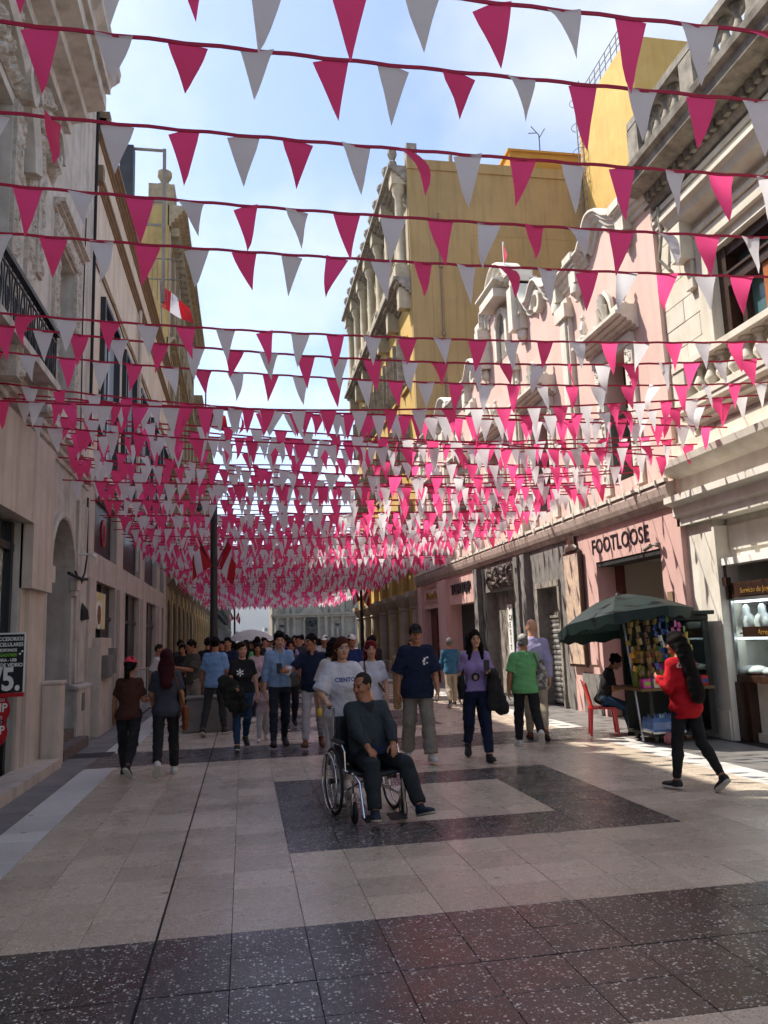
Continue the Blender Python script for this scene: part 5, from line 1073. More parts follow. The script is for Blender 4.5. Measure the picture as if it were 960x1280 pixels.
# ------------------------------------------------------------------ snack stall, umbrella, chair
stl = empty('snack_stall', (6.25, 11.15, 0), 'dark metal snack kiosk packed with sweets beside the white pier', 'kiosk')
m_kiosk = pm('dark_green_black_metal', '#20261f', '#171b17', scale=6, rough=.55, dirt=.2)
mb = MB(); mb.box(-.55, .5, -.42, .42, 1.72, 1.8); mb.box(-.62, .56, -.5, .46, 1.8, 1.86); mb.build('roof', m_kiosk, stl, bevel=.01)
mb = MB(); mb.box(.44, .5, -.4, .4, .1, 1.72); mb.build('side_panel', m_kiosk, stl)
mb = MB(); mb.box(-.5, .44, .36, .4, .1, 1.72); mb.build('back_panel', m_kiosk, stl)
mb = MB(); mb.box(-.52, .44, -.42, .36, .1, .14); mb.build('floor', m_kiosk, stl)
mb = MB(); mb.box(-.7, .44, -.52, .36, .74, .78); mb.build('counter', pm('worn_ply', '#6b5134', rough=.7), stl)
mb = MB(); mb.box(-.48, .44, -.02, .36, 1.1, 1.12); mb.build('shelf', m_kiosk, stl)
for x in (-.5, .42): MB().box(x-.02, x+.02, -.4, -.36, .1, 1.72).build('post', m_kiosk, stl)
MB().box(.0, .42, -.4, -.385, .78, 1.7).build('glass_pane', clear_glass(), stl)
for x, y_ in ((-.4, -.3), (.35, -.3), (-.4, .3), (.35, .3)):
    mb = MB(); mb.lathe([(.0, -.02), (.06, -.02), (.06, .02), (0, .02)], n=14, axis='x'); o = mb.build('castor', m_black, stl); o.location = (x, y_, .06)
cols = ['#7a5f24', '#8f7630', '#8a2f7c', '#c23a8c', '#d25aa0', '#b5232a', '#4b7a2c', '#7ea23a', '#c9c4b8', '#2c4a8a', '#c9882a', '#6e4a24', '#a89a48', '#b0305a']
SM = [pm('wrapper_%d' % i, c, rough=.28, spec=.6) for i, c in enumerate(cols)]
def bag(mb, c, w, h, th, rz, ry):
    Mx = Matrix.Translation(c) @ Matrix.Rotation(rz, 4, 'Z') @ Matrix.Rotation(ry, 4, 'Y'); vs = []
    for j, t in enumerate((0, .12, .5, .88, 1)):
        q = th*(0 if j in (0, 4) else (.8 if j != 2 else 1))
        vs += [Mx @ Vector((-w/2, 0, (t-.5)*h)), Mx @ Vector((0, -q/2-.001, (t-.5)*h)), Mx @ Vector((w/2, 0, (t-.5)*h)), Mx @ Vector((0, q/2+.001, (t-.5)*h))]
    mb.add(vs, [(j*4+i, j*4+(i+1) % 4, (j+1)*4+(i+1) % 4, (j+1)*4+i) for j in range(4) for i in range(4)])
rs = random.Random(12)
strips = [(5.52, 10.78, 1.78, 9, (0, 1, 10), 'gold'), (5.62, 10.72, 1.8, 10, (0, 1, 11), 'bronze gold'), (5.74, 10.7, 1.8, 11, (0, 11, 11), 'brown gold'), (5.86, 10.68, 1.72, 9, (11, 0, 9), 'brown'), (5.96, 10.7, 1.75, 9, (9, 8, 9), 'silver blue'), (6.06, 10.68, 1.75, 8, (2, 9, 6), 'dark purple'), (6.15, 10.66, 1.68, 9, (3, 2, 4), 'magenta'), (6.25, 10.66, 1.66, 9, (4, 3, 12), 'bright pink'), (6.34, 10.66, 1.6, 8, (12, 7, 5), 'yellow and green'), (6.1, 10.75, 1.3, 5, (7, 12, 6), 'lime green')]
for i, (x, y_, z, n, cs, nm) in enumerate(strips):
    s_ = empty('snack_bag_strip', (x, y_, z), 'hanging strip of %s snack bags on the front of the kiosk' % nm, 'snacks', 'hanging snack strips')
    MB().tube([(0, 0, .06), (0, 0, -n*.09)], .003, 4).build('cord', m_dark, s_)
    for k in range(n):
        mb = MB(); bag(mb, Vector((rs.uniform(-.035, .035), rs.uniform(-.03, .03), -k*.09)), rs.uniform(.05, .085), rs.uniform(.07, .1), .03, rs.uniform(-.7, .7), rs.uniform(-.4, .4))
        mb.build('bag', SM[rs.choice(cs)], s_)
goods = [('sweet_box', -.6+.155*i, rs.uniform(-.46, -.36), .78, rs.uniform(.1, .145), rs.uniform(.08, .2)) for i in range(7)] + [('sweet_box', -.42+.17*i, .05, 1.12, .14, rs.uniform(.15, .3)) for i in range(5)] + [('sweet_box', -.55+.16*i, -.18, .78, .14, rs.uniform(.22, .34)) for i in range(6)]
posn = ['front row', 'back shelf', 'second row']
hue = ['gold', 'yellow', 'purple', 'magenta', 'pink', 'red', 'dark green', 'green', 'white', 'blue', 'orange', 'brown', 'pale yellow', 'crimson']
for i, (nm, x, y_, z, w, h) in enumerate(goods):
    ci = (i*5+3) % len(SM); g = empty('sweet_box', (6.25+x, 11.15+y_, z), '%s sweet box on the kiosk %s, %s from the vendor' % (hue[ci], posn[0 if i < 7 else 1 if i < 12 else 2], ['first', 'second', 'third', 'fourth', 'fifth', 'sixth', 'seventh'][(i if i < 7 else i-7 if i < 12 else i-12)]), 'box', 'sweets on the kiosk counter')
    mb = MB(); mb.box(-w/2, w/2, -.06, .06, 0, h); mb.build('carton', SM[ci], g, bevel=.006)
    mb = MB(); mb.box(-w/2+.015, w/2-.015, -.064, -.0605, h*.3, h*.7); mb.build('printed_band', SM[(ci+4) % len(SM)], g)
# packs under the counter
wp = empty('water_bottle_pack', (5.95, 10.85, 0), 'blue shrink wrapped pack of water bottles on a crate under the kiosk', 'bottles')
m_blue = pm('blue_film', '#2d4a7c', '#4a6a9c', scale=8, rough=.18, spec=.7, alpha=None); m_clearb = pm('clear_plastic_bottle', '#9fb4c4', rough=.12, spec=.8)
mb = MB(); mb.box(-.22, .26, -.16, .2, .14, .17); mb.build('crate_top', m_signwhite, wp)
for i in range(5):
    for j in range(3):
        mb = MB(); mb.lathe([(.036, 0), (.038, .02), (.036, .1), (.038, .14), (.03, .18), (.013, .21), (.014, .23), (0, .232)], n=10); o = mb.build('bottle', m_clearb if (i+j) % 2 else m_blue, wp, smooth='auto'); o.location = (-.18+i*.09, -.1+j*.09, .172)
mb = MB(); mb.loft([[(x*s_, y_*s_-.01, z) for x, y_ in ((-.25, -.17), (.23, -.17), (.23, .15), (-.25, .15))] for z, s_ in ((.17, .98), (.2, 1.02), (.3, 1.0), (.36, .93))], cap=False); mb.build('wrap_film', m_blue, wp)
pb = MB(); pb.loft([[(.13*s_*math.cos(t), .09*s_*math.sin(t), z) for t in [2*PI*k/12 for k in range(12)]] for z, s_ in ((0, .8), (.03, 1), (.1, 1.02), (.15, .7), (.17, .3))]); o = pb.build('pink_parcel', pm('pink_check_cloth', '#a86a70', '#8a4a54', scale=40, rough=.8), smooth=True); o.location = (5.95, 10.62, 0); tag(o, 'small pink bundle on the ground by the umbrella pole', 'bundle')
# umbrella
um = empty('market_umbrella', (5.72, 11.35, 0), 'big dark green market umbrella shading the snack stall', 'umbrella')
m_um = pm('dark_green_canvas', (0.007, 0.025, 0.022, 1), (0.005, 0.019, 0.017, 1), scale=5, rough=.55, trans=.12, bump=.1, bscale=30)
MB().tube([(.02, -.28, 0), (-.06, -.02, 2.14)], .02, 8).build('pole', m_steel, um)
tilt = Matrix.Translation((-.06, .0, 2.14)) @ Matrix.Rotation(math.radians(-4), 4, 'Y') @ Matrix.Rotation(math.radians(-10), 4, 'X')
NR = 8; Rm = 1.02
def canopy(i, t, f):
    a0 = 2*PI*(i+f)/NR + .2; rr = Rm*t*(1 - .06*math.sin(PI*f)*t) ; z = -.40*t**1.6 - .05*math.sin(PI*f)*t*(1-t)*2
    return tuple(tilt @ Vector((rr*math.cos(a0), rr*math.sin(a0), z)))
for i in range(NR):
    mb = MB(); mb.grid(lambda a, b: canopy(i, max(b, .02), a), 6, 7)
    o = mb.build('canopy_panel', m_um, um, fix=False, smooth=True)
    mb = MB()
    def val(a, b):
        p = Vector(canopy(i, 1.0, a)); return (p.x, p.y, p.z - b*(.15+.02*math.sin(a*PI*4)))
    mb.grid(val, 10, 2); mb.build('valance', m_um, um, fix=False, smooth=True)
    mb = MB(); mb.tube([Vector(canopy(i, t, 0)) - Vector((0, 0, .012)) for t in (.03, .3, .6, 1.0)], .006, 5); mb.build('rib', m_steel, um)
mb = MB(); mb.lathe([(.04, -.03), (.045, .0), (.02, .03), (.008, .05), (0, .07)], (-.06, 0, 2.15), 10); mb.build('finial', m_black, um)
# red plastic chair
def plastic_chair(loc, rz, label):
    c = empty('plastic_chair', loc, label, 'chair', rz=rz)     # faces local +X
    mb = MB(); mb.loft([[(x*s_, y_*s_, z) for x, y_ in ((-.2, -.19), (.2, -.2), (.22, 0), (.2, .2), (-.2, .19))] for z, s_ in ((.40, .96), (.41, 1.02), (.43, 1.0))]); mb.build('seat', m_plastic_red, c, smooth='auto')
    for x, y_ in ((-.17, -.17), (.18, -.18), (.18, .18), (-.17, .17)):
        mb = MB(); k = 1.18; mb.loft([[(x*q+dx*w, y_*q+dy*w, z) for dx, dy in ((-1, -1), (1, -1), (1, 1), (-1, 1))] for z, q, w in ((0, k, .02), (.2, 1.09, .022), (.41, 1.0, .028))]); mb.build('leg', m_plastic_red, c)
    mb = MB(); mb.grid(lambda a, b: (-.2-.1*b - .05*math.cos((a-.5)*PI)+.05, -.2+.4*a, .43+.42*b - (.06*abs(a-.5)*2 if b > .9 else 0)), 8, 8); o = mb.build('backrest', m_plastic_red, c, smooth=True)
    sol = o.modifiers.new('solid', 'SOLIDIFY'); sol.thickness = .012
    mb = MB(); mb.tube([(-.17, -.2, .06), (.2, -.21, .06)], .0, 4) if 0 else None
    return c
plastic_chair((5.58, 12.05, 0), math.radians(-20), 'red plastic chair under the seated vendor')
# ------------------------------------------------------------------ wheelchair (faces local -Y)
WC = empty('wheelchair', (1.13, 7.62, 0), 'chrome and black folding wheelchair being pushed down the middle of the street', 'wheelchair', rz=math.radians(9))
m_tyre = pm('grey_black_tyre', (.02, .02, .021, 1), rough=.7); m_uph = pm('black_upholstery', (.014, .014, .016, 1), rough=.55)
for s_ in (-1, 1):
    w = empty('rear_wheel', (s_*.29, .12, .305)); w.parent = WC
    mb = MB(); mb.tube([(0, .29*math.cos(t), .29*math.sin(t)) for t in [2*PI*k/40 for k in range(40)]], .016, 8, closed=True); mb.build('tyre', m_tyre, w, smooth=True)
    mb = MB(); mb.tube([(0, .27*math.cos(t), .27*math.sin(t)) for t in [2*PI*k/40 for k in range(40)]], .009, 6, closed=True); mb.build('rim', m_chrome, w, smooth=True)
    mb = MB(); mb.tube([(s_*.045, .255*math.cos(t), .255*math.sin(t)) for t in [2*PI*k/40 for k in range(40)]], .009, 6, closed=True); mb.build('hand_rim', m_chrome, w, smooth=True)
    mb = MB(); mb.lathe([(.0, -.04), (.03, -.04), (.02, 0), (.03, .04), (0, .04)], n=12, axis='x'); mb.build('hub', m_black, w)
    for k in range(14):
        t = 2*PI*k/14; MB().tube([((-1)**k*.025, .02*math.cos(t), .02*math.sin(t)), (0, .27*math.cos(t+.3*(-1)**k), .27*math.sin(t+.3*(-1)**k))], .0022, 4).build('spoke', m_chrome, w)
    f = empty('front_castor', (s_*.23, -.33, .095)); f.parent = WC
    mb = MB(); mb.lathe([(.0, -.014), (.07, -.014), (.092, -.01), (.095, 0), (.092, .01), (.07, .014), (0, .014)], n=20, axis='x'); mb.build('castor_wheel', m_tyre, f, smooth='auto')
    mb = MB(); mb.box(-.025, -.018, -.02, .02, -.02, .13); mb.box(.018, .025, -.02, .02, -.02, .13); mb.box(-.025, .025, -.02, .02, .13, .16); mb.build('fork', m_chrome, f)
    mb = MB(); mb.tube([(s_*.24, .25, .95), (s_*.24, .27, .9), (s_*.24, .25, .5), (s_*.24, .22, .2), (s_*.24, -.3, .2), (s_*.24, -.33, .26), (s_*.24, -.34, .41)], .012, 8); mb.build('side_frame', m_chrome, WC, smooth='auto')
    mb = MB(); mb.tube([(s_*.24, .24, .43), (s_*.24, -.34, .43)], .012, 8); mb.tube([(s_*.26, .2, .65), (s_*.26, -.1, .65), (s_*.26, -.16, .6), (s_*.26, -.17, .43)], .012, 8); mb.build('arm_frame', m_chrome, WC, smooth='auto')
    mb = MB(); mb.box(s_*.26-.03, s_*.26+.03, -.1, .2, .655, .685); mb.build('armrest', m_uph, WC, bevel=.01)
    mb = MB(); mb.box(s_*.245-.004, s_*.245+.004, -.14, .2, .45, .63); mb.build('side_guard', m_uph, WC)
    mb = MB(); mb.tube([(s_*.24, .25, .95), (s_*.24, .33, .96), (s_*.24, .4, .955)], .012, 8); mb.build('push_handle', m_chrome, WC)
    mb = MB(); mb.tube([(s_*.24, .33, .96), (s_*.24, .42, .955)], .018, 10); mb.build('grip', m_black, WC, smooth='auto')
    mb = MB(); mb.tube([(s_*.22, -.34, .41), (s_*.2, -.42, .36), (s_*.19, -.5, .08)], .011, 8); mb.build('legrest_tube', m_chrome, WC)
    mb = MB(); mb.loft([[(s_*.19-s_*q, -.5+a, .055+a*.18) for q, a in ((0, -.05), (.15, -.05), (.15, .08), (0, .08))], [(s_*.19-s_*q, -.5+a, .07+a*.18) for q, a in ((0, -.05), (.15, -.05), (.15, .08), (0, .08))]]); mb.build('footplate', m_black, WC)
    mb = MB(); mb.tube([(-s_*.24, -.02*s_, .22), (s_*.23, .02*s_, .41)], .011, 8); mb.build('cross_brace', m_chrome, WC)
mb = MB(); mb.grid(lambda a, b: (-.23+.46*a, -.33+.58*b, .44-.03*math.sin(PI*a)), 8, 4); o = mb.build('seat', m_uph, WC, smooth=True); o.modifiers.new('solid', 'SOLIDIFY').thickness = .03
mb = MB(); mb.grid(lambda a, b: (-.23+.46*a, .25+.03*math.sin(PI*a), .44+.44*b), 8, 4); o = mb.build('backrest', m_uph, WC, smooth=True); o.modifiers.new('solid', 'SOLIDIFY').thickness = .025
# ------------------------------------------------------------------ people: bodies and clothes as smooth blended volumes
def V(*a): return np.array(a, float)
def nrm(v): return v/(np.linalg.norm(v)+1e-12)
def rotz_np(a): c, s = math.cos(a), math.sin(a); return np.array([[c, -s, 0], [s, c, 0], [0, 0, 1]])
def rotx_np(a): c, s = math.cos(a), math.sin(a); return np.array([[1, 0, 0], [0, c, -s], [0, s, c]])
def roty_np(a): c, s = math.cos(a), math.sin(a); return np.array([[c, 0, s], [0, 1, 0], [-s, 0, c]])
class Vol:
    """a list of blended shapes; cut() removes what lies beyond a plane"""
    def __init__(s): s.p = []; s.cuts = []
    def cap(s, a, b, ra, rb, k=.02, flat=(0, 0), sq=None):
        s.p.append(('c', np.asarray(a, float), np.asarray(b, float), ra, rb, k, flat, sq)); return s
    def ell(s, c, r, R=None, k=.02, sub=False):
        s.p.append(('e', np.asarray(c, float), np.asarray(r, float), np.eye(3) if R is None else R, k, sub)); return s
    def loft(s, o, R, st, k=.02, pw=2.3):
        """st: rows of (height, half width, half depth, depth offset) along the frame's z axis"""
        s.p.append(('l', np.asarray(o, float), R, np.asarray(st, float), k, pw)); return s
    def cut(s, p, n, idx=None): s.cuts.append((np.asarray(p, float), nrm(np.asarray(n, float)))); return s
    def bounds(s):
        lo, hi = [], []
        for q in s.p:
            a, b = s.pb(q); lo.append(a); hi.append(b)
        return np.min(lo, 0), np.max(hi, 0)
    def pb(s, q):
        if q[0] in 'cs': r = max(q[3], q[4])*(1.0 if q[7] is None else max(1, *q[7][1:])); return np.minimum(q[1], q[2])-r, np.maximum(q[1], q[2])+r
        if q[0] == 'e': r = np.abs(q[3]) @ q[2]; return q[1]-r, q[1]+r
        st = q[3]; P = []
        for h, w, d, c in st:
            for x in (-w, w):
                for y in (c-d, c+d): P.append(q[1] + q[2] @ np.array([x, y, h]))
        return np.min(P, 0), np.max(P, 0)
    def field(s, X, Y, Z, wr=0.0, seed=0):
        D = np.full((len(X), len(Y), len(Z)), .1, np.float32); m = .045
        for q in s.p:
            lo, hi = s.pb(q); sl = []
            for ax, A in enumerate((X, Y, Z)):
                i0 = np.searchsorted(A, lo[ax]-m); i1 = np.searchsorted(A, hi[ax]+m); sl.append(slice(i0, i1))
            sl = tuple(sl); x, y, z = X[sl[0]][:, None, None], Y[sl[1]][None, :, None], Z[sl[2]][None, None, :]
            if x.size == 0 or y.size == 0 or z.size == 0: continue
            if q[0] in 'cs':
                a, b, ra, rb, k, flat, sq = q[1:]; v = b-a; L2 = max(v @ v, 1e-9)
                t0 = ((x-a[0])*v[0] + (y-a[1])*v[1] + (z-a[2])*v[2])/L2; t = np.clip(t0, 0, 1)
                dx, dy, dz = x-(a[0]+t*v[0]), y-(a[1]+t*v[1]), z-(a[2]+t*v[2])
                if sq is not None:   # flattened along one axis
                    n = sq[0]; pr = dx*n[0]+dy*n[1]+dz*n[2]; e = 1/sq[1]-1
                    dx, dy, dz = dx+pr*n[0]*e, dy+pr*n[1]*e, dz+pr*n[2]*e
                d = np.sqrt(dx*dx+dy*dy+dz*dz) - (ra+(rb-ra)*t)
                L = math.sqrt(L2)
                if flat[0]: d = np.maximum(d, -t0*L)
                if flat[1]: d = np.maximum(d, (t0-1)*L)
            elif q[0] == 'e':
                c, r, R, k, sub = q[1:]
                px, py, pz = x-c[0], y-c[1], z-c[2]
                l = [(px*R[0, j]+py*R[1, j]+pz*R[2, j])/r[j] for j in range(3)]
                kk = np.sqrt(l[0]**2+l[1]**2+l[2]**2); d = (kk-1)*min(r)*(1 + .35*(kk < 1)) 
                if sub:
                    D[sl] = np.maximum(D[sl], -d); continue
            else:
                o, R, st, k, pw = q[1:]
                px, py, pz = x-o[0], y-o[1], z-o[2]
                lx = px*R[0, 0]+py*R[1, 0]+pz*R[2, 0]; ly = px*R[0, 1]+py*R[1, 1]+pz*R[2, 1]; lz = px*R[0, 2]+py*R[1, 2]+pz*R[2, 2]
                w = np.interp(lz, st[:, 0], st[:, 1]); dd = np.interp(lz, st[:, 0], st[:, 2]); c = np.interp(lz, st[:, 0], st[:, 3])
                kk = (np.abs(lx/w)**pw + np.abs((ly-c)/dd)**pw)**(1/pw); d = (kk-1)*np.minimum(w, dd)
                d = np.maximum(d, np.maximum(st[0, 0]-lz, lz-st[-1, 0]))
            d = d.astype(np.float32); E = D[sl]
            if q[0] == 's': D[sl] = np.maximum(E, -d); continue
            if k > 0:
                h = np.maximum(k-np.abs(E-d), 0)/k; D[sl] = np.minimum(E, d)-h*h*k*.25
            else: D[sl] = np.minimum(E, d)
        if wr:
            x, y, z = X[:, None, None], Y[None, :, None], Z[None, None, :]; g = np.random.default_rng(seed); N = 0
            for i in range(5):
                f = g.uniform(28, 95); a = g.normal(size=3)*V(.5, .5, 1.0); a = a/np.linalg.norm(a)*f; b = g.normal(size=3)*9; ph = g.uniform(0, 6.28, 2)
                N = N + np.sin(a[0]*x+a[1]*y+a[2]*z+ph[0] + 1.3*np.sin(b[0]*x+b[1]*y+b[2]*z+ph[1]))
            D = D + (wr*.32*N).astype(np.float32)
        for p, n in s.cuts:
            x, y, z = X[:, None, None], Y[None, :, None], Z[None, None, :]
            D = np.maximum(D, ((x-p[0])*n[0]+(y-p[1])*n[1]+(z-p[2])*n[2]).astype(np.float32))
        return D
    def mesh(s, name, h, mats, wr=0.0, seed=0, paint=None):
        lo, hi = s.bounds(); lo = lo-3*h; hi = hi+3*h
        X, Y, Z = [np.arange(lo[i], hi[i]+h, h) for i in range(3)]
        D = s.field(X, Y, Z, wr, seed); v, f = surface_nets(D, lo, h)
        me = bpy.data.meshes.new(name)
        if len(f) == 0: return me
        me.vertices.add(len(v)); me.vertices.foreach_set('co', v.astype(np.float32).ravel())
        me.loops.add(len(f)*4); me.loops.foreach_set('vertex_index', f.astype(np.int32).ravel())
        me.polygons.add(len(f)); me.polygons.foreach_set('loop_start', np.arange(0, len(f)*4, 4, dtype=np.int32)); me.polygons.foreach_set('loop_total', np.full(len(f), 4, np.int32))
        for m in mats: me.materials.append(m)
        me.polygons.foreach_set('use_smooth', np.ones(len(f), bool))
        if paint is not None:
            me.polygons.foreach_set('material_index', paint(v[f].mean(1)).astype(np.int32))
        me.update(); me.validate(); return me
def surface_nets(D, lo, h):
    S = D < 0; nx, ny, nz = D.shape
    c = np.zeros((nx-1, ny-1, nz-1), np.uint8)
    for i in (0, 1):
        for j in (0, 1):
            for k in (0, 1): c += S[i:nx-1+i, j:ny-1+j, k:nz-1+k]
    act = np.argwhere((c > 0) & (c < 8))
    if len(act) == 0: return np.zeros((0, 3)), np.zeros((0, 4), int)
    idx = np.full(c.shape, -1, np.int32); idx[tuple(act.T)] = np.arange(len(act))
    acc = np.zeros((len(act), 3)); cnt = np.zeros(len(act)); corners = [(i, j, k) for i in (0, 1) for j in (0, 1) for k in (0, 1)]
    for a in corners:
        for ax in range(3):
            if a[ax]: continue
            b = list(a); b[ax] = 1
            da = D[act[:, 0]+a[0], act[:, 1]+a[1], act[:, 2]+a[2]]; db = D[act[:, 0]+b[0], act[:, 1]+b[1], act[:, 2]+b[2]]
            m = (da < 0) != (db < 0); t = np.zeros_like(da); t[m] = da[m]/(da[m]-db[m])
            P = np.tile(np.array(a, float), (len(act), 1)); P[:, ax] += t
            acc[m] += P[m]; cnt[m] += 1
    v = (act + acc/cnt[:, None])*h + lo
    faces = []
    for ax in range(3):
        sl0 = [slice(None)]*3; sl1 = [slice(None)]*3; sl0[ax] = slice(0, -1); sl1[ax] = slice(1, None)
        A, B = S[tuple(sl0)], S[tuple(sl1)]; e = np.argwhere(A != B); o1, o2 = [i for i in range(3) if i != ax]
        ok = (e[:, o1] > 0) & (e[:, o2] > 0) & (e[:, o1] < D.shape[o1]-1) & (e[:, o2] < D.shape[o2]-1); e = e[ok]
        q = []
        for d1, d2 in ((-1, -1), (0, -1), (0, 0), (-1, 0)):
            c_ = e.copy(); c_[:, o1] += d1; c_[:, o2] += d2; q.append(idx[c_[:, 0], c_[:, 1], c_[:, 2]])
        q = np.stack(q, 1); ins = A[tuple(e.T)]
        flip = ins if ax != 1 else ~ins
        q[~flip] = q[~flip][:, ::-1]; faces.append(q)
    return v, np.concatenate(faces)
SKINS = [pm('skin_%d' % i, c, c2, scale=14, rough=.5, spec=.4) for i, (c, c2) in enumerate((('#bd8768', '#ad7657'), ('#a87355', '#976346'), ('#c99a7e', '#ba896c'), ('#8f5f48', '#7d503b')))]
m_eye = pm('dark_eye', (.012, .009, .008, 1), rough=.25); m_lip = pm('lip', '#8a4038', rough=.45); m_eyew = pm('eye_white', '#b8b0a8', rough=.3)
HAIRS = {k: pm('hair_'+k, c, c2, scale=40, rough=.6, spec=.05, bump=.5, bscale=90) for k, c, c2 in (('black', (.006, .005, .005, 1), (.013, .010, .009, 1)), ('brown', (.035, .016, .010, 1), (.02, .01, .007, 1)), ('wine', (.05, .010, .012, 1), (.025, .006, .008, 1)), ('red', (.16, .012, .018, 1), (.09, .008, .012, 1)), ('auburn', (.075, .022, .012, 1), (.04, .013, .009, 1)), ('grey', (.22, .21, .2, 1), (.13, .125, .12, 1)), ('buzz', (.02, .017, .015, 1), (.035, .028, .024, 1)))}
def cloth(name, c, c2=None, rough=.85, bump=.25): return pm(name, c, c2, scale=9, rough=rough, bump=bump*2.2, bscale=26, spec=.15)
def person(loc, rz, H, P, label, group=None, h=.0098, cat='person', child=False):
    """P: pose and clothes. The figure faces local -Y; its right side is local -X."""
    g = P.get; s = H/1.7; fem = g('fem', False); bw = g('bw', 1.0)
    E = empty('person', loc, label, cat, group, rz=rz)
    lean = math.radians(g('lean', 2)); Rt = rotx_np(lean) @ rotz_np(math.radians(g('tw', 0)))
    hipw = (.088 if fem else .085)*s*bw; th, sh = .245*H, .245*H
    # --- legs
    legs = {}
    for sd, key, df in ((-1, 'legR', (22, 6, 2)), (1, 'legL', (-16, 22, 2))):
        f, kf, ab = [math.radians(a) for a in g(key, df)[:3]]; tw = math.radians(g(key, df)[3]) if len(g(key, df)) > 3 else 0
        hip = V(sd*hipw, 0, 0); dth = nrm(V(sd*math.sin(ab), -math.sin(f), -math.cos(f))); kn = hip+dth*th
        dsh = nrm(V(sd*math.sin(ab)*.6, -math.sin(f-kf), -math.cos(f-kf))); an = kn+dsh*sh
        legs[sd] = [hip, kn, an]
    footp = {-1: g('footR', 0), 1: g('footL', 25)}
    def footgeo(sd, an):
        pt = math.radians(footp[sd]); to = math.radians(g('toe', 8))*sd + math.radians(g('toeR' if sd < 0 else 'toeL', 0))
        fw = rotz_np(to) @ rotx_np(pt) @ V(0, -1, 0); up = rotz_np(to) @ rotx_np(pt) @ V(0, 0, 1)
        heel = an - up*.075*s + fw*(-.06*s); ball = heel + fw*.19*s; tip = heel+fw*.255*s
        return fw, up, heel, ball, tip
    low = min(min(footgeo(sd, legs[sd][2])[2][2], footgeo(sd, legs[sd][2])[4][2], footgeo(sd, legs[sd][2])[3][2]) for sd in (-1, 1)) - .012*s
    pz = g('pelvis', None); pz = -low if pz is None else pz
    pel = V(0, 0, pz)
    for sd in legs: legs[sd] = [p+pel for p in legs[sd]]
    # --- spine, shoulders, head
    up = Rt @ V(0, 0, 1); nb = pel + up*.335*H; shy = .298*H
    shw = (.090 if fem else .100)*H*(.9+.1*bw)
    chest = pel+up*.23*H
    arms = {}
    for sd, key, df in ((-1, 'armR', (-14, 8, 14)), (1, 'armL', (16, 8, 18))):
        so_ = pel + Rt @ V(sd*shw, .0, shy); ua, fa = .172*H, .155*H
        if key+'_to' in P:
            tgt = np.asarray(P[key+'_to'], float); d = tgt-so_; L = min(np.linalg.norm(d), (ua+fa)*.995); d = nrm(d)
            a = (ua*ua-fa*fa+L*L)/(2*L); hh = math.sqrt(max(ua*ua-a*a, 0)); pole = np.asarray(g(key+'_pole', (sd*.5, .4, -1)), float); pole = nrm(pole-d*(pole @ d))
            el = so_+d*a+pole*hh; wr = so_+d*L
        else:
            f, ab, e = [math.radians(a) for a in g(key, df)[:3]]; inw = g(key, df)[3] if len(g(key, df)) > 3 else .12
            du = Rt @ nrm(V(sd*math.sin(ab), -math.sin(f)*math.cos(ab), -math.cos(f)*math.cos(ab))); el = so_+du*ua
            dfm = Rt @ nrm(V(sd*(math.sin(ab)*.6-inw*min(1, e*2)), -math.sin(f+e), -math.cos(f+e))); wr = el+dfm*fa
        arms[sd] = [so_, el, wr]
    hy, hp = math.radians(g('hyaw', 0)), math.radians(g('hpitch', 4)); Rh = rotz_np(hy) @ rotx_np(hp)
    hs = H/1.7*g('hs', 1.0)*(.97 if fem else 1.0); hs = max(hs, .9)
    hb = nb + up*.02*H; hc = hb + (Rt @ Rh) @ V(0, -.015*hs, .118*hs); RH = Rh
    hl = lambda x, y, z: hc + RH @ V(x, y, z)*hs
    skin = SKINS[g('skin', 0)]
    # --- body
    B = Vol()
    B.ell(hl(0, .012, .03), V(.077, .096, .1)*hs, RH, 0)
    B.ell(hl(0, -.022, -.035), V(.06, .072, .08)*hs, RH, .03); B.ell(hl(0, -.062, -.088), V(.032, .03, .024)*hs, RH, .03)
    for sd in (-1, 1):
        B.ell(hl(sd*.04, -.062, -.022), V(.024, .024, .024)*hs, RH, .02)
        B.ell(hl(sd*.077, .012, -.004), V(.011, .02, .032)*hs, RH @ rotz_np(sd*.35), .006)
    B.cap(hl(-.034, -.08, .03), hl(.034, -.08, .03), .013*hs, .013*hs, .012)
    B.cap(hl(0, -.09, .014), hl(0, -.112, -.024), .0085*hs, .0135*hs, .008); B.cap(hl(-.012, -.1, -.028), hl(.012, -.1, -.028), .009*hs, .009*hs, .006)
    B.cap(hl(-.018, -.088, -.055), hl(.018, -.088, -.055), .0085*hs, .0085*hs, .006)
    for sd in (-1, 1): B.ell(hl(sd*.03, -.097, .009), V(.014, .012, .009)*hs, RH, .004, sub=True); B.ell(hl(sd*.03, -.079, .009), V(.013, .011, .009)*hs, RH, .002)
    nr = (.047 if fem else .056)*s*(.5+.5*bw)
    B.cap(hl(0, .018, -.06), nb - up*.02, nr, nr*1.12, .02)
    if fem: st = [(-.075, .13, .09, .005), (-.01, .165, .112, .012), (.04, .158, .108, .008), (.16, .118, .088, -.004), (.27, .138, .104, -.004), (.36, .142, .098, .0), (.45, .132, .08, .006), (.51, .1, .06, .008), (.565, .054, .047, .008)]
    else: st = [(-.075, .13, .09, .005), (-.01, .155, .105, .01), (.05, .155, .105, .005), (.16, .145, .102, -.004), (.28, .158, .112, -.004), (.38, .166, .11, .0), (.46, .155, .088, .006), (.52, .112, .066, .008), (.575, .06, .052, .008)]
    belly = g('belly', 0)
    st = np.array(st); st[:, 0] *= s; st[:, 1] *= s*bw; st[:, 2] *= s*(.5+.5*bw); st[:, 3] *= s
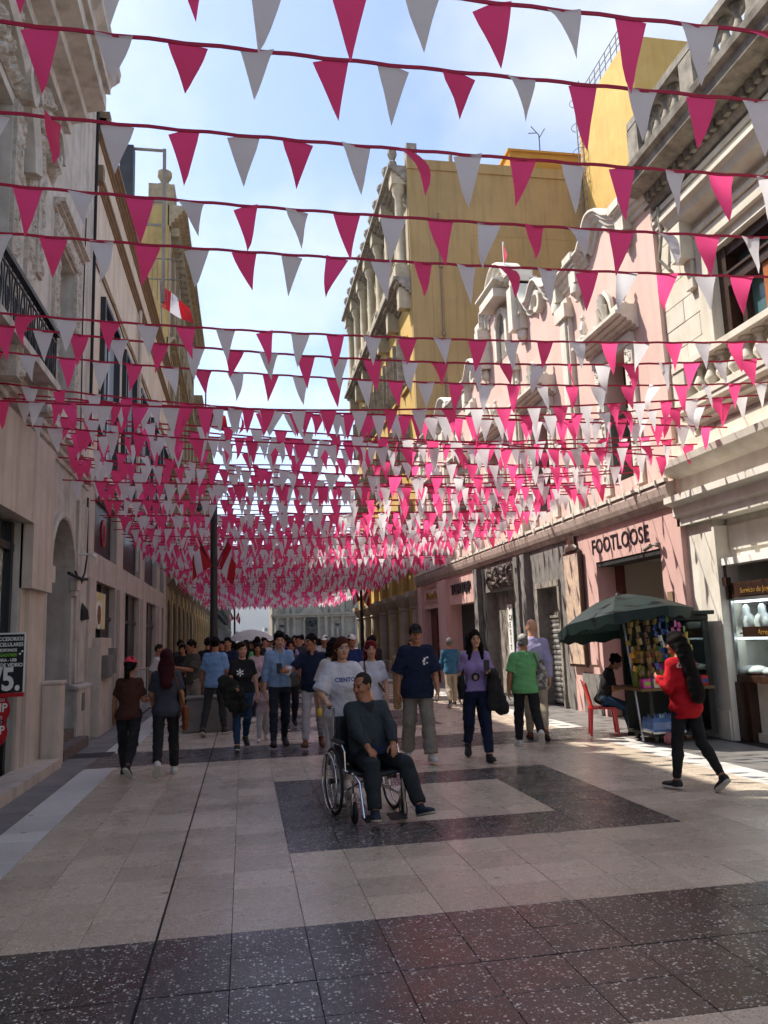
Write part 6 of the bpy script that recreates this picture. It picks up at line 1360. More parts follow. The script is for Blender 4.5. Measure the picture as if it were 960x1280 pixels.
    st[1:5, 2] += belly*np.array([.3, .8, 1, .5]); st[1:5, 3] -= belly*np.array([.3, .8, 1, .5])*.8; st[1:4, 1] += belly*.5
    B.loft(pel, Rt, st, .03)
    if fem:
        for sd in (-1, 1): B.ell(pel + Rt @ V(sd*.07*s, -.085*s, .315*s), V(.062, .055, .062)*s, None, .035)
    ar = (.04 if fem else .047)*s*(.6+.4*bw)
    def hand(Vv, sd, wr, d, curl, r=1.0):
        n = g('palmR' if sd < 0 else 'palmL', None); n = V(-sd, 0, 0)*1.0 + V(0, .25, 0) if n is None else np.asarray(n, float); n = nrm(n-d*(n @ d)); t = np.cross(d, n)*(-sd)
        ref = g('thumbR' if sd < 0 else 'thumbL', None)
        ref = V(0, -1, 0.15) if ref is None else np.asarray(ref, float)
        if t @ ref < 0: t = -t
        z = .92*s if not fem else .85*s
        for i, q in enumerate((.027, .009, -.009, -.026)):
            b0 = wr+d*.01*z+t*q*.6*z; b1 = wr+d*(.088-.004*abs(i-1))*z+t*q*z
            Vv.cap(b0, b1, .013*z, .0115*z, .012)
            L = (.07, .078, .073, .058)[i]*z; a1 = curl[0]*(1+.12*i); a2 = a1+curl[1]; a3 = a2+curl[1]*.7
            p0 = b1; 
            for a, fr, r0, r1 in ((a1, .45, .0098, .0092), (a2, .32, .0092, .0085), (a3, .25, .0085, .0075)):
                p1 = p0 + (d*math.cos(a)+n*math.sin(a)+t*q*.8)*L*fr; Vv.cap(p0, p1, r0*z, r1*z, .004); p0 = p1
        b0 = wr+d*.02*z+t*.022*z+n*.008*z; b1 = b0+(d*.55+t*.7+n*.35)*.042*z; b2 = b1+(d*.85+t*.25+n*.35)*.034*z; b3 = b2+(d*.9+n*.35)*.026*z
        Vv.cap(b0, b1, .0145*z, .0125*z, .01); Vv.cap(b1, b2, .0115*z, .0105*z, .004); Vv.cap(b2, b3, .0105*z, .0085*z, .004)
    for sd in (-1, 1):
        so_, el, wr = arms[sd]
        B.cap(so_ - V(sd*.025*s, 0, .015*s), el, ar*1.12, ar*.86, .03); mid = el+(wr-el)*.3
        B.cap(el, mid, ar*.86, ar*.88, .015); B.cap(mid, wr, ar*.88, ar*.6, .015)
        B.ell(so_+V(-sd*.012*s, 0, -.018*s), V(ar*1.1, ar*1.1, ar*1.1), None, .03)
        hand(B, sd, wr, nrm(wr-el), g('curlR' if sd < 0 else 'curlL', (.35, .4)))
        hip, kn, an = legs[sd]; tr = (.083 if fem else .08)*s*(.5+.5*bw)
        B.cap(hip+V(0, 0, .02*s), kn, tr, tr*.62, .03); c1 = kn+(an-kn)*.3+V(0, .012*s, 0)
        B.cap(kn, c1, tr*.62, tr*.64, .02); B.cap(c1, an, tr*.64, tr*.42, .02); fw, fu, heel, ball, tip = footgeo(sd, an)
        B.cap(an, heel+fu*.03*s+fw*.02*s, tr*.4, .03*s, .02); B.cap(heel+fu*.03*s+fw*.03*s, tip+fu*.02*s-fw*.03*s, .03*s, .022*s, .02)
    iv = RH.T
    def paint(c):
        q = ((c-hc) @ iv.T)/hs; x, y, z = q[:, 0], q[:, 1], q[:, 2]; ax = np.abs(x); out = np.zeros(len(c)); f = (y < -.055) & (np.abs(z) < .12)
        out[f & (ax > .018) & (ax < .041) & (z > .002) & (z < .014)] = 1
        out[f & (ax > .014) & (ax < .047) & (z > .026) & (z < .035)] = 3
        out[f & (ax < .023) & (z < -.047) & (z > -.066)] = 2
        if g('stubble'): out[(out == 0) & (y < .03) & (z < -.03) & (z > -.125) & (np.abs(x) < .09) & (y*y+x*x > 0)] = 0
        return out
    bm_ = B.mesh('body', h, [skin, m_eye, m_lip, HAIRS[g('hair', 'black')] if g('hair', 'black') in HAIRS else m_eye], paint=paint); addobj('body', bm_, E)
    # --- hair
    hk = g('hair', 'black'); style = g('style', 'short')
    Hn = Vol()
    if style != 'bald':
        grow = {'short': 1.12, 'buzz': 1.04, 'thick': 1.18, 'long': 1.15, 'pony': 1.12, 'bob': 1.16, 'bun': 1.12}[style]
        Hn.ell(hl(0, .016, .033), V(.077, .096, .1)*hs*grow, RH, 0)
        if style == 'thick': Hn.ell(hl(0, -.05, .108), V(.06, .05, .035)*hs, RH, .03)
        if style in ('long', 'bob'):
            L = g('hairlen', .3)*s; bk = Rt @ V(0, 1, 0)
            Hn.loft(hl(0, .0, 0), np.stack([RH[:, 0], RH[:, 1], -RH[:, 2]], 1), [(-.1*hs, .05*hs, .05*hs, .03), (-.04*hs, .086*hs, .088*hs, .03), (.05*hs, .094*hs, .082*hs, .05), (.14*hs, .1*hs, .06*hs, .075)], .02, 2.2)
            if style == 'long':
                p0 = hl(0, .085, -.1); p2 = nb + up*(-L) + bk*((.155+.06*min(1, L/.4))*s)
                sx = Rt @ V(1, 0, 0)
                Hn.cap(p0, p2, .105*hs, (.085 if L < .35 else .11)*hs, .05, sq=(bk, .45)); 
                for q in g('hairside', ()): Hn.cap(hl(q*.07, .0, -.02), nb+V(q*.09*s, -.06*s, -.12*s), .045*hs, .03*hs, .03)
        if style == 'pony': Hn.cap(hl(0, .1, .03), hl(0, .135, -.04), .035*hs, .04*hs, .02); Hn.cap(hl(0, .135, -.04), hl(0, .125, -.04)+V(0, .02, -g('hairlen', .22)), .04*hs, .018*hs, .02)
        if style == 'bun': Hn.ell(hl(0, .09, .075), V(.045, .045, .045)*hs, RH, .015)
        a = {'short': 1.1, 'buzz': 1.1, 'thick': 1.05, 'long': 1.0, 'pony': 1.0, 'bob': .95, 'bun': 1.1}[style]
        if style in ('long', 'bob'):      # face window
            Hn.ell(hl(0, -.1, -.035), V(.058, .085, .105)*hs, RH, 0, sub=True); Hn.ell(hl(0, -.07, -.12), V(.065, .07, .08)*hs, RH, 0, sub=True)
        else:
            off = {'buzz': .02}.get(style, .03)
            Hn.cut(hl(0, 0, -off), RH @ V(0, -a, -1))
        addobj('hair', Hn.mesh('hair', h*.9, [HAIRS[hk]], wr=.0075 if style != 'buzz' else .003, seed=int(H*1000)), E)
    # --- clothes
    if 'top' in P:
        T = Vol(); ez = g('ease', .012); hem = g('hem', -.06)*s
        ts_ = st.copy(); ts_[:, 1] += ez; ts_[:, 2] += ez*1.2
        zz_ = [hem]+[z for z in ts_[:, 0] if z > hem+.02]; T.loft(pel, Rt, [(z, np.interp(z, ts_[:, 0], ts_[:, 1]) + g('flare', .012)*max(0, (.2*s-z))/.2, np.interp(z, ts_[:, 0], ts_[:, 2]) + g('flare', .012)*max(0, (.2*s-z))/.2, np.interp(z, ts_[:, 0], ts_[:, 3])) for z in zz_], .03)
        if fem:
            for sd in (-1, 1): T.ell(pel + Rt @ V(sd*.068*s, -.088*s, .312*s), V(.068, .058, .068)*s, None, .045)
        sl = g('sleeve', .8)
        for sd in (-1, 1):
            so_, el, wr = arms[sd]; q = so_-V(sd*.025*s, 0, .015*s)
            T.ell(so_+V(-sd*.014*s, 0, -.018*s), V(ar*1.1+ez, ar*1.1+ez, ar*1.1+ez), None, .045)
            if sl <= 1: T.cap(q, q+(el-q)*sl, ar*1.12+ez*1.3, ar*(1.12-.2*sl)+ez*g('sflare', 1.9), .03, flat=(0, 1))
            else:
                T.cap(q, el, ar*1.12+ez*1.2, ar*.9+ez*1.2, .03); T.cap(el, el+(wr-el)*(sl-1), ar*.9+ez*1.2, ar*.66+ez*.9, .02, flat=(0, 1))
        if g('collar'): T.cap(nb-up*.03, nb+up*.025+Rt @ V(0, .0, 0), nr*1.5, nr*1.32, .01, flat=(0, 1))
        if g('collar'): T.cap(nb-up*.02, nb+up*.12, nr*1.12, nr*1.3, 0); T.p[-1] = ('s',)+T.p[-1][1:]; T.ell(nb+Rt @ V(0, -.085, .0)*s, V(.03, .05, .03+.05*g('vneck', .5))*s, Rt, 0, sub=True)
        else: T.ell(nb+Rt @ V(0, -.02, .045)*s, V(.083 if fem else .085, .085, .062+.05*(g('vneck', .5)-.5))*s, Rt, 0, sub=True)
        to = addobj('top' if g('topname') is None else P['topname'], T.mesh('top', h*1.3, P['top'] if isinstance(P['top'], list) else [P['top']], wr=g('wr', .0042), seed=int(H*777)+int(loc[0]*50), paint=g('toppaint')), E)
        E['_t'] = 1; TOPS[E.name] = to
    if 'legs' in P:
        G = Vol(); lz = g('lease', .012); ll = g('leglen', .97)
        ws = st[:4].copy(); ws[:, 1] += min(lz*.7, .007); ws[:, 2] += min(lz*.7, .007); wtop = g('waist', .09)*s
        rows_ = [r for r in ws if r[0] < wtop-.01]+[[wtop, np.interp(wtop, ws[:, 0], ws[:, 1]), np.interp(wtop, ws[:, 0], ws[:, 2]), np.interp(wtop, ws[:, 0], ws[:, 3])]]
        G.loft(pel, Rt, rows_, .03)
        for sd in (-1, 1):
            hip, kn, an = legs[sd]; tr = (.083 if fem else .08)*s*(.5+.5*bw); fl = g('flareleg', .6)
            G.cap(hip+V(0, 0, .02*s), kn, tr+max(lz*.8, .006), tr*.62+max(lz, .008)*1.3, .035)
            if ll > .5:
                e = kn+(an-kn)*min(1, (ll-.5)*2) + (an-kn)*g('stack', 0)
                c1 = kn+(an-kn)*.3+V(0, .012*s, 0); lq = max(lz, .008)
                G.cap(kn, c1, tr*.62+lq*1.3, tr*.64+lq*1.15, .02); G.cap(c1, e, tr*.64+lq*1.15, tr*.44+lq*(.7+fl), .02, flat=(0, 1))
            else: pass
        if ll <= .5: G.cuts = []; kz = min(legs[1][1][2], legs[-1][1][2]) + .06; G.cut(V(0, 0, kz), V(0, 0, -1))
        addobj(g('legname', 'trousers'), G.mesh('legs', h*1.3, [P['legs']], wr=g('lwr', .005), seed=int(H*333)+7), E)
    if 'shoe' in P:
        up_m, sole_m = P['shoe']
        for sd in (-1, 1):
            hip, kn, an = legs[sd]; fw, fu, heel, ball, tip = footgeo(sd, an); sdv = np.cross(fw, fu)
            F = Vol(); R_ = np.stack([sdv, fw, fu], 1)
            F.ell(heel+fw*.035*s+fu*.035*s, V(.036, .048, .045)*s, R_, 0); F.ell(heel+fw*.12*s+fu*.03*s, V(.042, .07, .036)*s, R_, .03); F.ell(ball+fw*.01*s+fu*.022*s, V(.046, .065, .03)*s, R_, .03)
            F.cap(an-fu*.06*s, an-fu*.0*s+(kn-an)*g('boot', .02), .042*s, .044*s, .03, flat=(0, 1)); F.cut(heel+fu*.004*s, -fu)
            sh_o = addobj('shoe', F.mesh('shoe', .009 if h < .01 else h*1.1, [up_m]), E)
            F = Vol(); F.ell(heel+fw*.04*s+fu*.002*s, V(.04, .055, .03)*s, R_, 0); F.ell(ball+fw*.0*s+fu*.002*s, V(.051, .085, .03)*s, R_, .04); F.cap(heel+fw*.04*s, ball, .036*s, .044*s, .02, sq=(fu, .6)); F.cut(heel+fu*.017*s, fu); F.cut(heel-fu*.012*s, -fu)
            addobj('sole', F.mesh('sole', .009 if h < .01 else h*.8, [sole_m]), sh_o)
    if 'cap' in P:
        C = Vol(); C.ell(hl(0, .012, .035), V(.077, .096, .1)*hs*1.12, RH, 0); C.cut(hl(0, 0, .045), RH @ V(0, .12, -1)); co = addobj('cap', C.mesh('cap', h*.9, [P['cap']]), E)
        if g('brim', 1):
            C = Vol(); C.ell(hl(0, -.1, .05), V(.075, .09, .012)*hs, RH @ rotx_np(.18), 0); addobj('brim', C.mesh('brim', .006, [P['cap']]), co)
    info = dict(E=E, arms=arms, legs=legs, pel=pel, nb=nb, hc=hc, RH=RH, hs=hs, s=s, Rt=Rt, up=up, hl=hl)
    return info
TOPS = {}
def prop(info, name, vol, mat, h=.01, wr=0.0, seed=1, label=None):
    return addobj(name, vol.mesh(name, h, [mat], wr=wr, seed=seed), info['E'])
def on_front(info, name, verts2d, faces, mat, off=.004, back=False):
    """wrap flat artwork (x, z) onto the chest or back of the top"""
    from mathutils.bvhtree import BVHTree
    to = TOPS[info['E'].name]; me = to.data; bv = BVHTree.FromPolygons([v.co[:] for v in me.vertices], [p.vertices[:] for p in me.polygons])
    out = []; yl = None
    for x, z in verts2d:
        hit = bv.ray_cast(Vector((x, 1.0 if back else -1.0, z)), Vector((0, -1 if back else 1, 0)))
        y = hit[0].y if hit[0] is not None else (yl or 0); yl = y; out.append((x, y+(off if back else -off), z))
    return MB().add(out, faces).build(name, mat, to, fix=False)
def text_on(info, name, body, size, x, z, mat, back=False, bold=.002, sx=1.0):
    cu = bpy.data.curves.new('t', 'FONT'); cu.body = body; cu.size = size; cu.align_x = 'CENTER'; cu.offset = bold; cu.resolution_u = 2
    t = bpy.data.objects.new('t', cu); COL.objects.link(t); me = bpy.data.meshes.new_from_object(t.evaluated_get(bpy.context.evaluated_depsgraph_get())); bpy.data.objects.remove(t)
    vs = [(x + (-1 if back else 1)*v.co.x*sx, z+v.co.y) for v in me.vertices]; fs = [tuple(p.vertices) for p in me.polygons]
    return on_front(info, name, vs, fs, mat, back=back)
# ------------------------------------------------------------------ the people in the street
c_black = cloth('black_cloth', (.017, .017, .018, 1), (.024, .023, .024, 1)); c_navy = cloth('navy_cloth', (.012, .018, .042, 1), (.016, .022, .05, 1)); c_char = cloth('charcoal_cloth', (.03, .032, .035, 1), (.04, .042, .045, 1))
c_white = cloth('white_tee_cloth', '#cfced6', '#c2c1ca'); c_khaki = cloth('khaki_cloth', '#8a8378', '#7c766c'); c_jean = cloth('blue_denim', (.03, .065, .13, 1), (.022, .05, .105, 1)); c_dkjean = cloth('dark_denim', (.018, .022, .032, 1), (.026, .03, .04, 1))
c_ltgrey = cloth('light_grey_cloth', '#b2aeb0', '#a5a1a3'); c_bluesh = cloth('light_blue_shirt', '#8ba6c4', '#7d98b8'); c_lav = cloth('lavender_tee', '#9a86b4', '#8d79a8'); c_green = cloth('green_polo', '#6fae72', '#62a066')
c_brown = cloth('brown_tee', (.07, .028, .02, 1), (.06, .024, .017, 1)); c_slate = cloth('slate_tee', (.05, .053, .065, 1), (.042, .045, .056, 1)); c_blue = cloth('sky_blue_tee', '#7f9fc6', '#7292ba'); c_olive = cloth('olive_grey_tee', (.085, .078, .065, 1), (.07, .065, .055, 1))
c_red = cloth('red_jacket', (.5, .012, .02, 1), (.42, .01, .016, 1)); c_lilac = cloth('lilac_shirt', '#a9a3c4', '#9c96b8'); c_teal = cloth('teal_shirt', '#3f6e8a', '#37617c'); c_beige = cloth('beige_trousers', '#a79a86', '#998c78'); c_wjacket = cloth('blue_black_jacket', (.028, .036, .042, 1), (.036, .045, .052, 1))
c_wtr = cloth('dark_slate_trousers', (.022, .027, .03, 1), (.028, .033, .037, 1)); c_polo = cloth('off_white_polo', '#c4c0bc', '#b6b2ae'); c_dolive = cloth('dark_olive_jacket', (.016, .017, .014, 1), (.024, .025, .02, 1)); c_pinkcap = cloth('coral_pink_cap', '#e04a5a', '#d43e50')
s_white = pm('white_sneaker', '#c9c6c0', rough=.6); s_black = pm('black_sneaker', (.012, .012, .013, 1), rough=.55); s_sole = pm('white_sole', '#bdb9b2', rough=.6); s_blacksole = pm('black_sole', (.015, .014, .014, 1), rough=.7); s_brown = pm('brown_leather', '#5a3420', rough=.4); s_navy = pm('navy_suede', (.012, .02, .04, 1), rough=.7); s_tan = pm('tan_sole', '#a39684', rough=.7)
R = math.radians
# walking away, left
i = person((-1.44, 10.66, 0), R(172), 1.43, dict(fem=True, bw=1.08, skin=1, hair='black', style='pony', hairlen=.24, cap=c_pinkcap, top=c_brown, sleeve=.75, hem=-.05, legs=c_black, flareleg=.3, shoe=(s_black, s_sole), legR=(-20, 28, 2), footR=40, legL=(16, 4, 2), footL=0, armL=(8, 14, 6), armR=(12, 10, 75, .1)), 'woman in a coral pink cap and brown tee walking away at left', 'people walking in the street')
i = person((-.98, 10.6, 0), R(186), 1.52, dict(fem=True, bw=1.02, skin=1, hair='wine', style='long', hairlen=.2, top=c_slate, sleeve=.8, hem=-.08, ease=.018, legs=c_black, flareleg=1.2, shoe=(s_white, s_sole), legL=(-20, 30, 2), footL=45, legR=(16, 4, 3), footR=0, armR=(-6, 12, 14), armL=(10, 8, 50)), 'woman with long wine red hair and slate tee walking away beside the pink cap', 'people walking in the street')
c_bag = cloth('orange_brown_bag', '#8a4f2c', '#5c3a24'); b = Vol(); p = i['pel']
b.loft(p+V(-.24, .02, -.12), np.eye(3), [(-.13, .035, .12, 0), (.0, .045, .13, 0), (.16, .035, .11, 0)], 0); prop(i, 'shoulder_bag', b, c_bag, .01, .004)
b = Vol(); b.cap(p+V(-.23, .06, .02), i['arms'][-1][0]+V(.05, .08, .04), .011, .011, 0); b.cap(i['arms'][-1][0]+V(.05, .08, .04), i['arms'][-1][0]+V(.05, -.06, .03), .011, .011, 0); b.cap(i['arms'][-1][0]+V(.05, -.06, .03), p+V(-.23, -.06, .02), .011, .011, 0); prop(i, 'bag_strap', b, c_bag, .008)
# group at the left wall
i = person((-.98, 16.3, 0), R(-62), 1.64, dict(bw=1.05, skin=1, top=c_olive, sleeve=.85, ease=.02, legs=c_khaki, leglen=.5, lease=.03, legname='shorts', shoe=(s_black, s_sole), legR=(2, 2, 4), legL=(-2, 2, 4), footL=0, armR=(24, 6, 78), armL=(28, 6, 75), hpitch=12), 'man in olive tee and beige shorts standing sideways by the concrete block')
person((-1.75, 17.0, 0), R(75), 1.58, dict(bw=1.1, skin=1, belly=.03, hair='buzz', style='buzz', top=c_polo, sleeve=.85, collar=True, legs=c_char, shoe=(s_black, s_blacksole), legR=(3, 3, 3), legL=(-3, 3, 3), footL=0), 'older man in off white polo standing behind the wine haired woman', h=.0125)
person((-1.35, 18.6, 0), R(-10), 1.58, dict(fem=True, skin=0, style='bob', top=c_black, sleeve=1.7, legs=c_black, shoe=(s_black, s_blacksole), legR=(2, 2, 3), legL=(-2, 2, 3), footL=0, armR=(20, 6, 85), armL=(10, 6, 60), hpitch=14), 'woman in black with bobbed hair behind the man in shorts', h=.0125)
person((-.85, 19.4, 0), R(170), 1.72, dict(skin=1, style='short', top=c_black, legs=c_dkjean, shoe=(s_black, s_sole)), 'dark haired man in black walking away behind the sky blue tee', h=.0125)
person((-1.55, 20.2, 0), R(30), 1.66, dict(skin=1, style='short', top=c_char, legs=c_dkjean, shoe=(s_black, s_sole), legR=(2, 2, 3), legL=(-2, 2, 3), footL=0), 'man in charcoal tee at the back of the group by the wall', h=.0135)
i = person((-.52, 14.73, 0), R(165), 1.66, dict(bw=1.06, skin=1, top=c_blue, sleeve=.85, ease=.016, legs=c_char, shoe=(s_black, s_sole), legR=(14, 4, 3), footR=0, legL=(-12, 16, 4), footL=20, armL=(2, 10, 10), armR=(6, 10, 30)), 'man in sky blue tee seen from behind near the lamp post', 'people walking in the street')
# towards the camera
i = person((-.03, 12.6, 0), R(8), 1.58, dict(fem=True, bw=1.06, skin=2, hair='brown', style='pony', top=c_black, sleeve=.7, hem=.02, legs=c_jean, lease=.008, flareleg=.4, shoe=(s_black, s_sole), legR=(16, 4, 2), footR=-12, legL=(-18, 20, 1), footL=30, armR=(14, 12, 55, .3), armL=(-4, 14, 10)), 'woman in black tee and blue jeans carrying an olive jacket', 'people walking in the street')
b = Vol(); a = i['arms'][-1]
b.loft(a[2]+V(-.05, .02, -.08), rotx_np(.1) @ roty_np(-.5), [(-.34, .13, .05, 0), (-.1, .15, .06, 0), (.15, .12, .07, 0), (.3, .06, .05, 0)], .03); b.cap(a[1]+V(-.02, 0, -.02), a[2], .075, .08, .05); b.cap(a[2]+V(.1, -.03, -.05), a[2]+V(.12, -.02, -.42), .05, .025, .03); prop(i, 'carried_jacket', b, c_dolive, .011, .014)
b = MB(); text_on(i, 'shirt_print', '*', .25, .03*0-.05, i['pel'][2]+.2, m_signwhite)
person((.3, 13.6, 0), R(0), .95, dict(fem=True, skin=2, style='pony', top=cloth('pale_pink_tee', '#c9b3b6', '#bda6aa'), legs=c_ltgrey, shoe=(s_white, s_sole), hs=1.25, armR=(10, 30, 6)), 'small child in pale clothes holding the jeans woman\'s hand', h=.0125)
person((.28, 17.0, 0), R(0), 1.56, dict(fem=True, skin=1, style='bob', top=cloth('pale_pink_tee', '#c9b3b6'), legs=c_dkjean, shoe=(s_white, s_sole)), 'woman in pale pink tee behind the small child', h=.0135)
i = person((.54, 12.63, 0), R(3), 1.70, dict(skin=2, hair='black', style='thick', top=c_bluesh, sleeve=1.55, collar=True, vneck=.9, ease=.016, hem=-.0, legs=c_dkjean, shoe=(s_black, s_blacksole), boot=.25, legR=(20, 6, 3), footR=-14, legL=(-14, 14, 1), footL=20, armR=(-2, 10, 12), armL=(22, 8, 82, .45), hyaw=2, hpitch=10), 'man in light blue shirt looking at the phone beside him', 'people walking in the street')
z0 = i['pel'][2]+.0; z1 = i['nb'][2]-.06
on_front(i, 'button_placket', [(x, z0+(z1-z0)*k/12) for k in range(13) for x in (-.016, .016)], [(2*k, 2*k+1, 2*k+3, 2*k+2) for k in range(12)], cloth('shirt_placket', '#7389a6'), off=.003)
on_front(i, 'chest_pocket', [(.05, z1-.2), (.12, z1-.2), (.12, z1-.1), (.05, z1-.1)], [(0, 1, 2, 3)], MATS['shirt_placket'], off=.003)
b = Vol(); b.loft(i['arms'][1][2]+V(-.03, -.06, -.03), rotx_np(.5), [(-.05, .07, .05, 0), (.05, .05, .04, 0)], 0); prop(i, 'crumpled_paper', b, c_white, .01, .01)
i = person((1.04, 12.4, 0), R(-6), 1.64, dict(bw=1.08, skin=1, hair='black', style='short', top=c_navy, sleeve=.8, collar=True, belly=.015, legs=c_ltgrey, shoe=(s_brown, s_brown), legR=(16, 4, 3), footR=-12, legL=(-10, 16, 2), footL=18, armR=(30, 34, 62, -.15), armL=(0, 10, 15), hyaw=-48, hpitch=4), 'man in navy polo and pale trousers looking left, holding out a phone', 'people walking in the street')
MB().box(-.04, .04, -.008, .008, -.07, .08).build('phone', m_signblack, i['E']).location = tuple(i['arms'][-1][2]+V(-.05, -.09, .04))
i = person((1.16, 10.55, 0), R(14), 1.55, dict(fem=True, bw=1.1, skin=1, hair='black', style='bob', top=c_polo, sleeve=.95, ease=.02, legs=c_ltgrey, shoe=(s_black, s_sole), legR=(12, 4, 2), legL=(-12, 16, 2), armR=(-6, 16, 22), armL=(0, 8, 10), hyaw=50), 'dark haired woman in off white tee holding something yellow, behind the wheelchair pusher', 'people walking in the street')
b = Vol(); b.ell(i['arms'][-1][2]+V(0, -.04, -.13), V(.035, .035, .06), None, 0); prop(i, 'yellow_wrapper', b, pm('yellow_wrapper', '#c9a82a', rough=.4), .008, .005)
i = person((1.68, 10.65, 0), R(-4), 1.55, dict(fem=True, bw=1.05, skin=2, hair='red', style='bob', top=c_white, sleeve=.8, legs=c_ltgrey, shoe=(s_white, s_sole), armL=(10, 10, 40)), 'smiling woman with bright red hair and white tee behind the wheelchair', 'people walking in the street')
b = Vol(); b.cap(i['nb']+V(-.1, -.02, -.02), i['pel']+V(.16, -.14, .1), .014, .014, 0); b.cap(i['nb']+V(-.1, -.02, -.02), i['nb']+V(-.09, -.13, -.16), .014, .014, 0); prop(i, 'bag_strap', b, s_brown, .008)
MB().box(-.05, .05, -.05, .05, -.35, .35).build('cardboard_tube', pm('kraft_board', '#9a7a52', rough=.8), i['E'], bevel=.02).location = tuple(i['pel']+V(.32, -.15, .22))
# wheelchair pair
WCL = Vector((1.13, 7.62, 0)); wrz = R(9)
def wc(x, y, z):
    c, s_ = math.cos(wrz), math.sin(wrz); return V(WCL.x + c*x - s_*y, WCL.y + s_*x + c*y, z)
pp = wc(0, .78, 0); pr = R(9)
def tolocal(w, loc, rz):
    d = w-V(loc[0], loc[1], 0); c, s_ = math.cos(-rz), math.sin(-rz); return V(c*d[0]-s_*d[1], s_*d[0]+c*d[1], d[2])
gl_ = tolocal(wc(-.24, .40, .985), pp, pr); gr_ = tolocal(wc(.24, .40, .985), pp, pr)
i = person((pp[0], pp[1], 0), pr, 1.58, dict(fem=True, bw=1.02, skin=2, hair='auburn', style='bob', top=c_white, sleeve=.95, ease=.024, sflare=2.4, hem=-.08, legs=c_ltgrey, shoe=(s_white, s_sole), armR_to=gl_+V(0, .1, .02), armL_to=gr_+V(0, .1, .02), armR_pole=(-.6, .6, -1), armL_pole=(.6, .6, -1), palmR=(0, -.3, -1), palmL=(0, -.3, -1), thumbR=(1, 0, 0), thumbL=(-1, 0, 0), curlR=(.8, .9), curlL=(.8, .9), hpitch=2, legR=(14, 4, 2), legL=(-14, 18, 2)), 'woman in white lettered tee pushing the wheelchair', 'people walking in the street', h=.0088)
text_on(i, 'shirt_lettering', 'CIENTO', .06, .0, i['pel'][2]+.33, pm('blue_print', (.03, .04, .2, 1), rough=.7), bold=.002)
mb = MB(); hl = i['hl']
for sd in (-1, 1): mb.tube([tuple(hl(sd*.031+.023*math.cos(t), -.112, .008+.018*math.sin(t))) for t in [2*PI*k/14 for k in range(14)]], .0018, 5, closed=True); mb.tube([tuple(hl(sd*.054, -.11, .01)), tuple(hl(sd*.085, .01, .008))], .0018, 5)
mb.tube([tuple(hl(-.009, -.114, .01)), tuple(hl(.009, -.114, .01))], .0018, 5); mb.build('glasses', m_steel, i['E'])
sp = wc(.05, .02, 0)
i = person((sp[0], sp[1], 0), wrz, 1.58, dict(bw=1.26, belly=.045, skin=1, hair='buzz', style='buzz', pelvis=.50, lean=-12, top=c_wjacket, topname='jacket', sleeve=1.93, ease=.018, hem=-.05, vneck=.75, collar=False, wr=.007, legs=c_wtr, lease=.02, flareleg=.5, shoe=(s_navy, s_tan), boot=.06, legR=(88, 72, 3), legL=(86, 60, 17), footR=-10, footL=-14, toe=14, armR_to=(-.12, -.30, .64), armL_to=(.12, -.31, .65), armR_pole=(-1, .3, -.25), armL_pole=(1, .3, -.25), palmR=(.2, .2, -1), palmL=(-.2, .2, -1), thumbR=(1, .0, 0), thumbL=(-1, .0, 0), curlR=(.35, .3), curlL=(.35, .3), hyaw=-58, hpitch=8, hs=1.05), 'man with buzzed hair in dark jacket seated in the wheelchair looking left', h=.008)
z0 = i['pel'][2]+.02; z1 = i['nb'][2]-.05; nz = 14
on_front(i, 'jacket_zip', [(x, z0+(z1-z0)*k/nz) for k in range(nz+1) for x in (-.007, .007)], [(2*k, 2*k+1, 2*k+3, 2*k+2) for k in range(nz)], m_signblack, off=.004)
for sx_ in (-1, 1): on_front(i, 'jacket_seam', [(sx_*(.1+.03*math.sin(k*.35)+d), z0+.1+(z1-z0-.16)*k/10) for k in range(11) for d in (-.003, .003)], [(2*k, 2*k+1, 2*k+3, 2*k+2) for k in range(10)], c_black, off=.003)
on_front(i, 'undershirt', [(-.055, z1+.035), (.055, z1+.035), (.03, z1-.02), (0, z1-.05), (-.03, z1-.02)], [(0, 4, 3, 2, 1)], c_black, off=.006)
b = Vol(); b.ell(i['pel']+V(.0, -.2, .09), V(.09, .09, .05), None, 0); prop(i, 'folded_cloth', b, c_navy, .009, .008)
# middle right
i = person((2.25, 10.42, 0), R(-3), 1.70, dict(bw=1.04, skin=0, hair='black', style='short', cap=c_black, top=c_navy, sleeve=1.0, ease=.03, flare=.035, sflare=2.2, hem=-.1, legs=c_khaki, lease=.03, flareleg=1.2, stack=.03, shoe=(s_white, s_sole), legR=(-8, 14, 3), footR=14, legL=(14, 5, 3), footL=-6, armR=(-4, 13, 12), armL=(4, 13, 16)), 'man in black cap, navy tee and loose khaki trousers walking towards the camera', 'people walking in the street', h=.0088)
rp = random.Random(4)
for q in range(6):
    x, z = .085+rp.uniform(-.03, .04), i['pel'][2]+.36+rp.uniform(-.05, .07); w_, h_ = rp.uniform(.015, .035), rp.uniform(.015, .03)
    on_front(i, 'shirt_graphic', [(x, z), (x+w_, z), (x+w_, z+h_), (x, z+h_)], [(0, 1, 2, 3)], m_signwhite, off=.006)
i = person((3.03, 10.31, 0), R(-10), 1.63, dict(fem=True, bw=1.08, skin=2, hair='black', style='long', hairlen=.12, hairside=(1, -1), top=c_lav, sleeve=.75, hem=.02, legs=c_navy, lease=.014, flareleg=.9, shoe=(s_black, s_blacksole), legR=(-14, 26, 2), footR=30, legL=(14, 4, 1), footL=-6, armR=(-2, 12, 10), armL=(14, 10, 95, .35), curlL=(.7, .8), hyaw=8, hpitch=2), 'woman in lavender tee with phone and dark jacket over her arm', 'people walking in the street', h=.0088)
zc = i['pel'][2]+.2
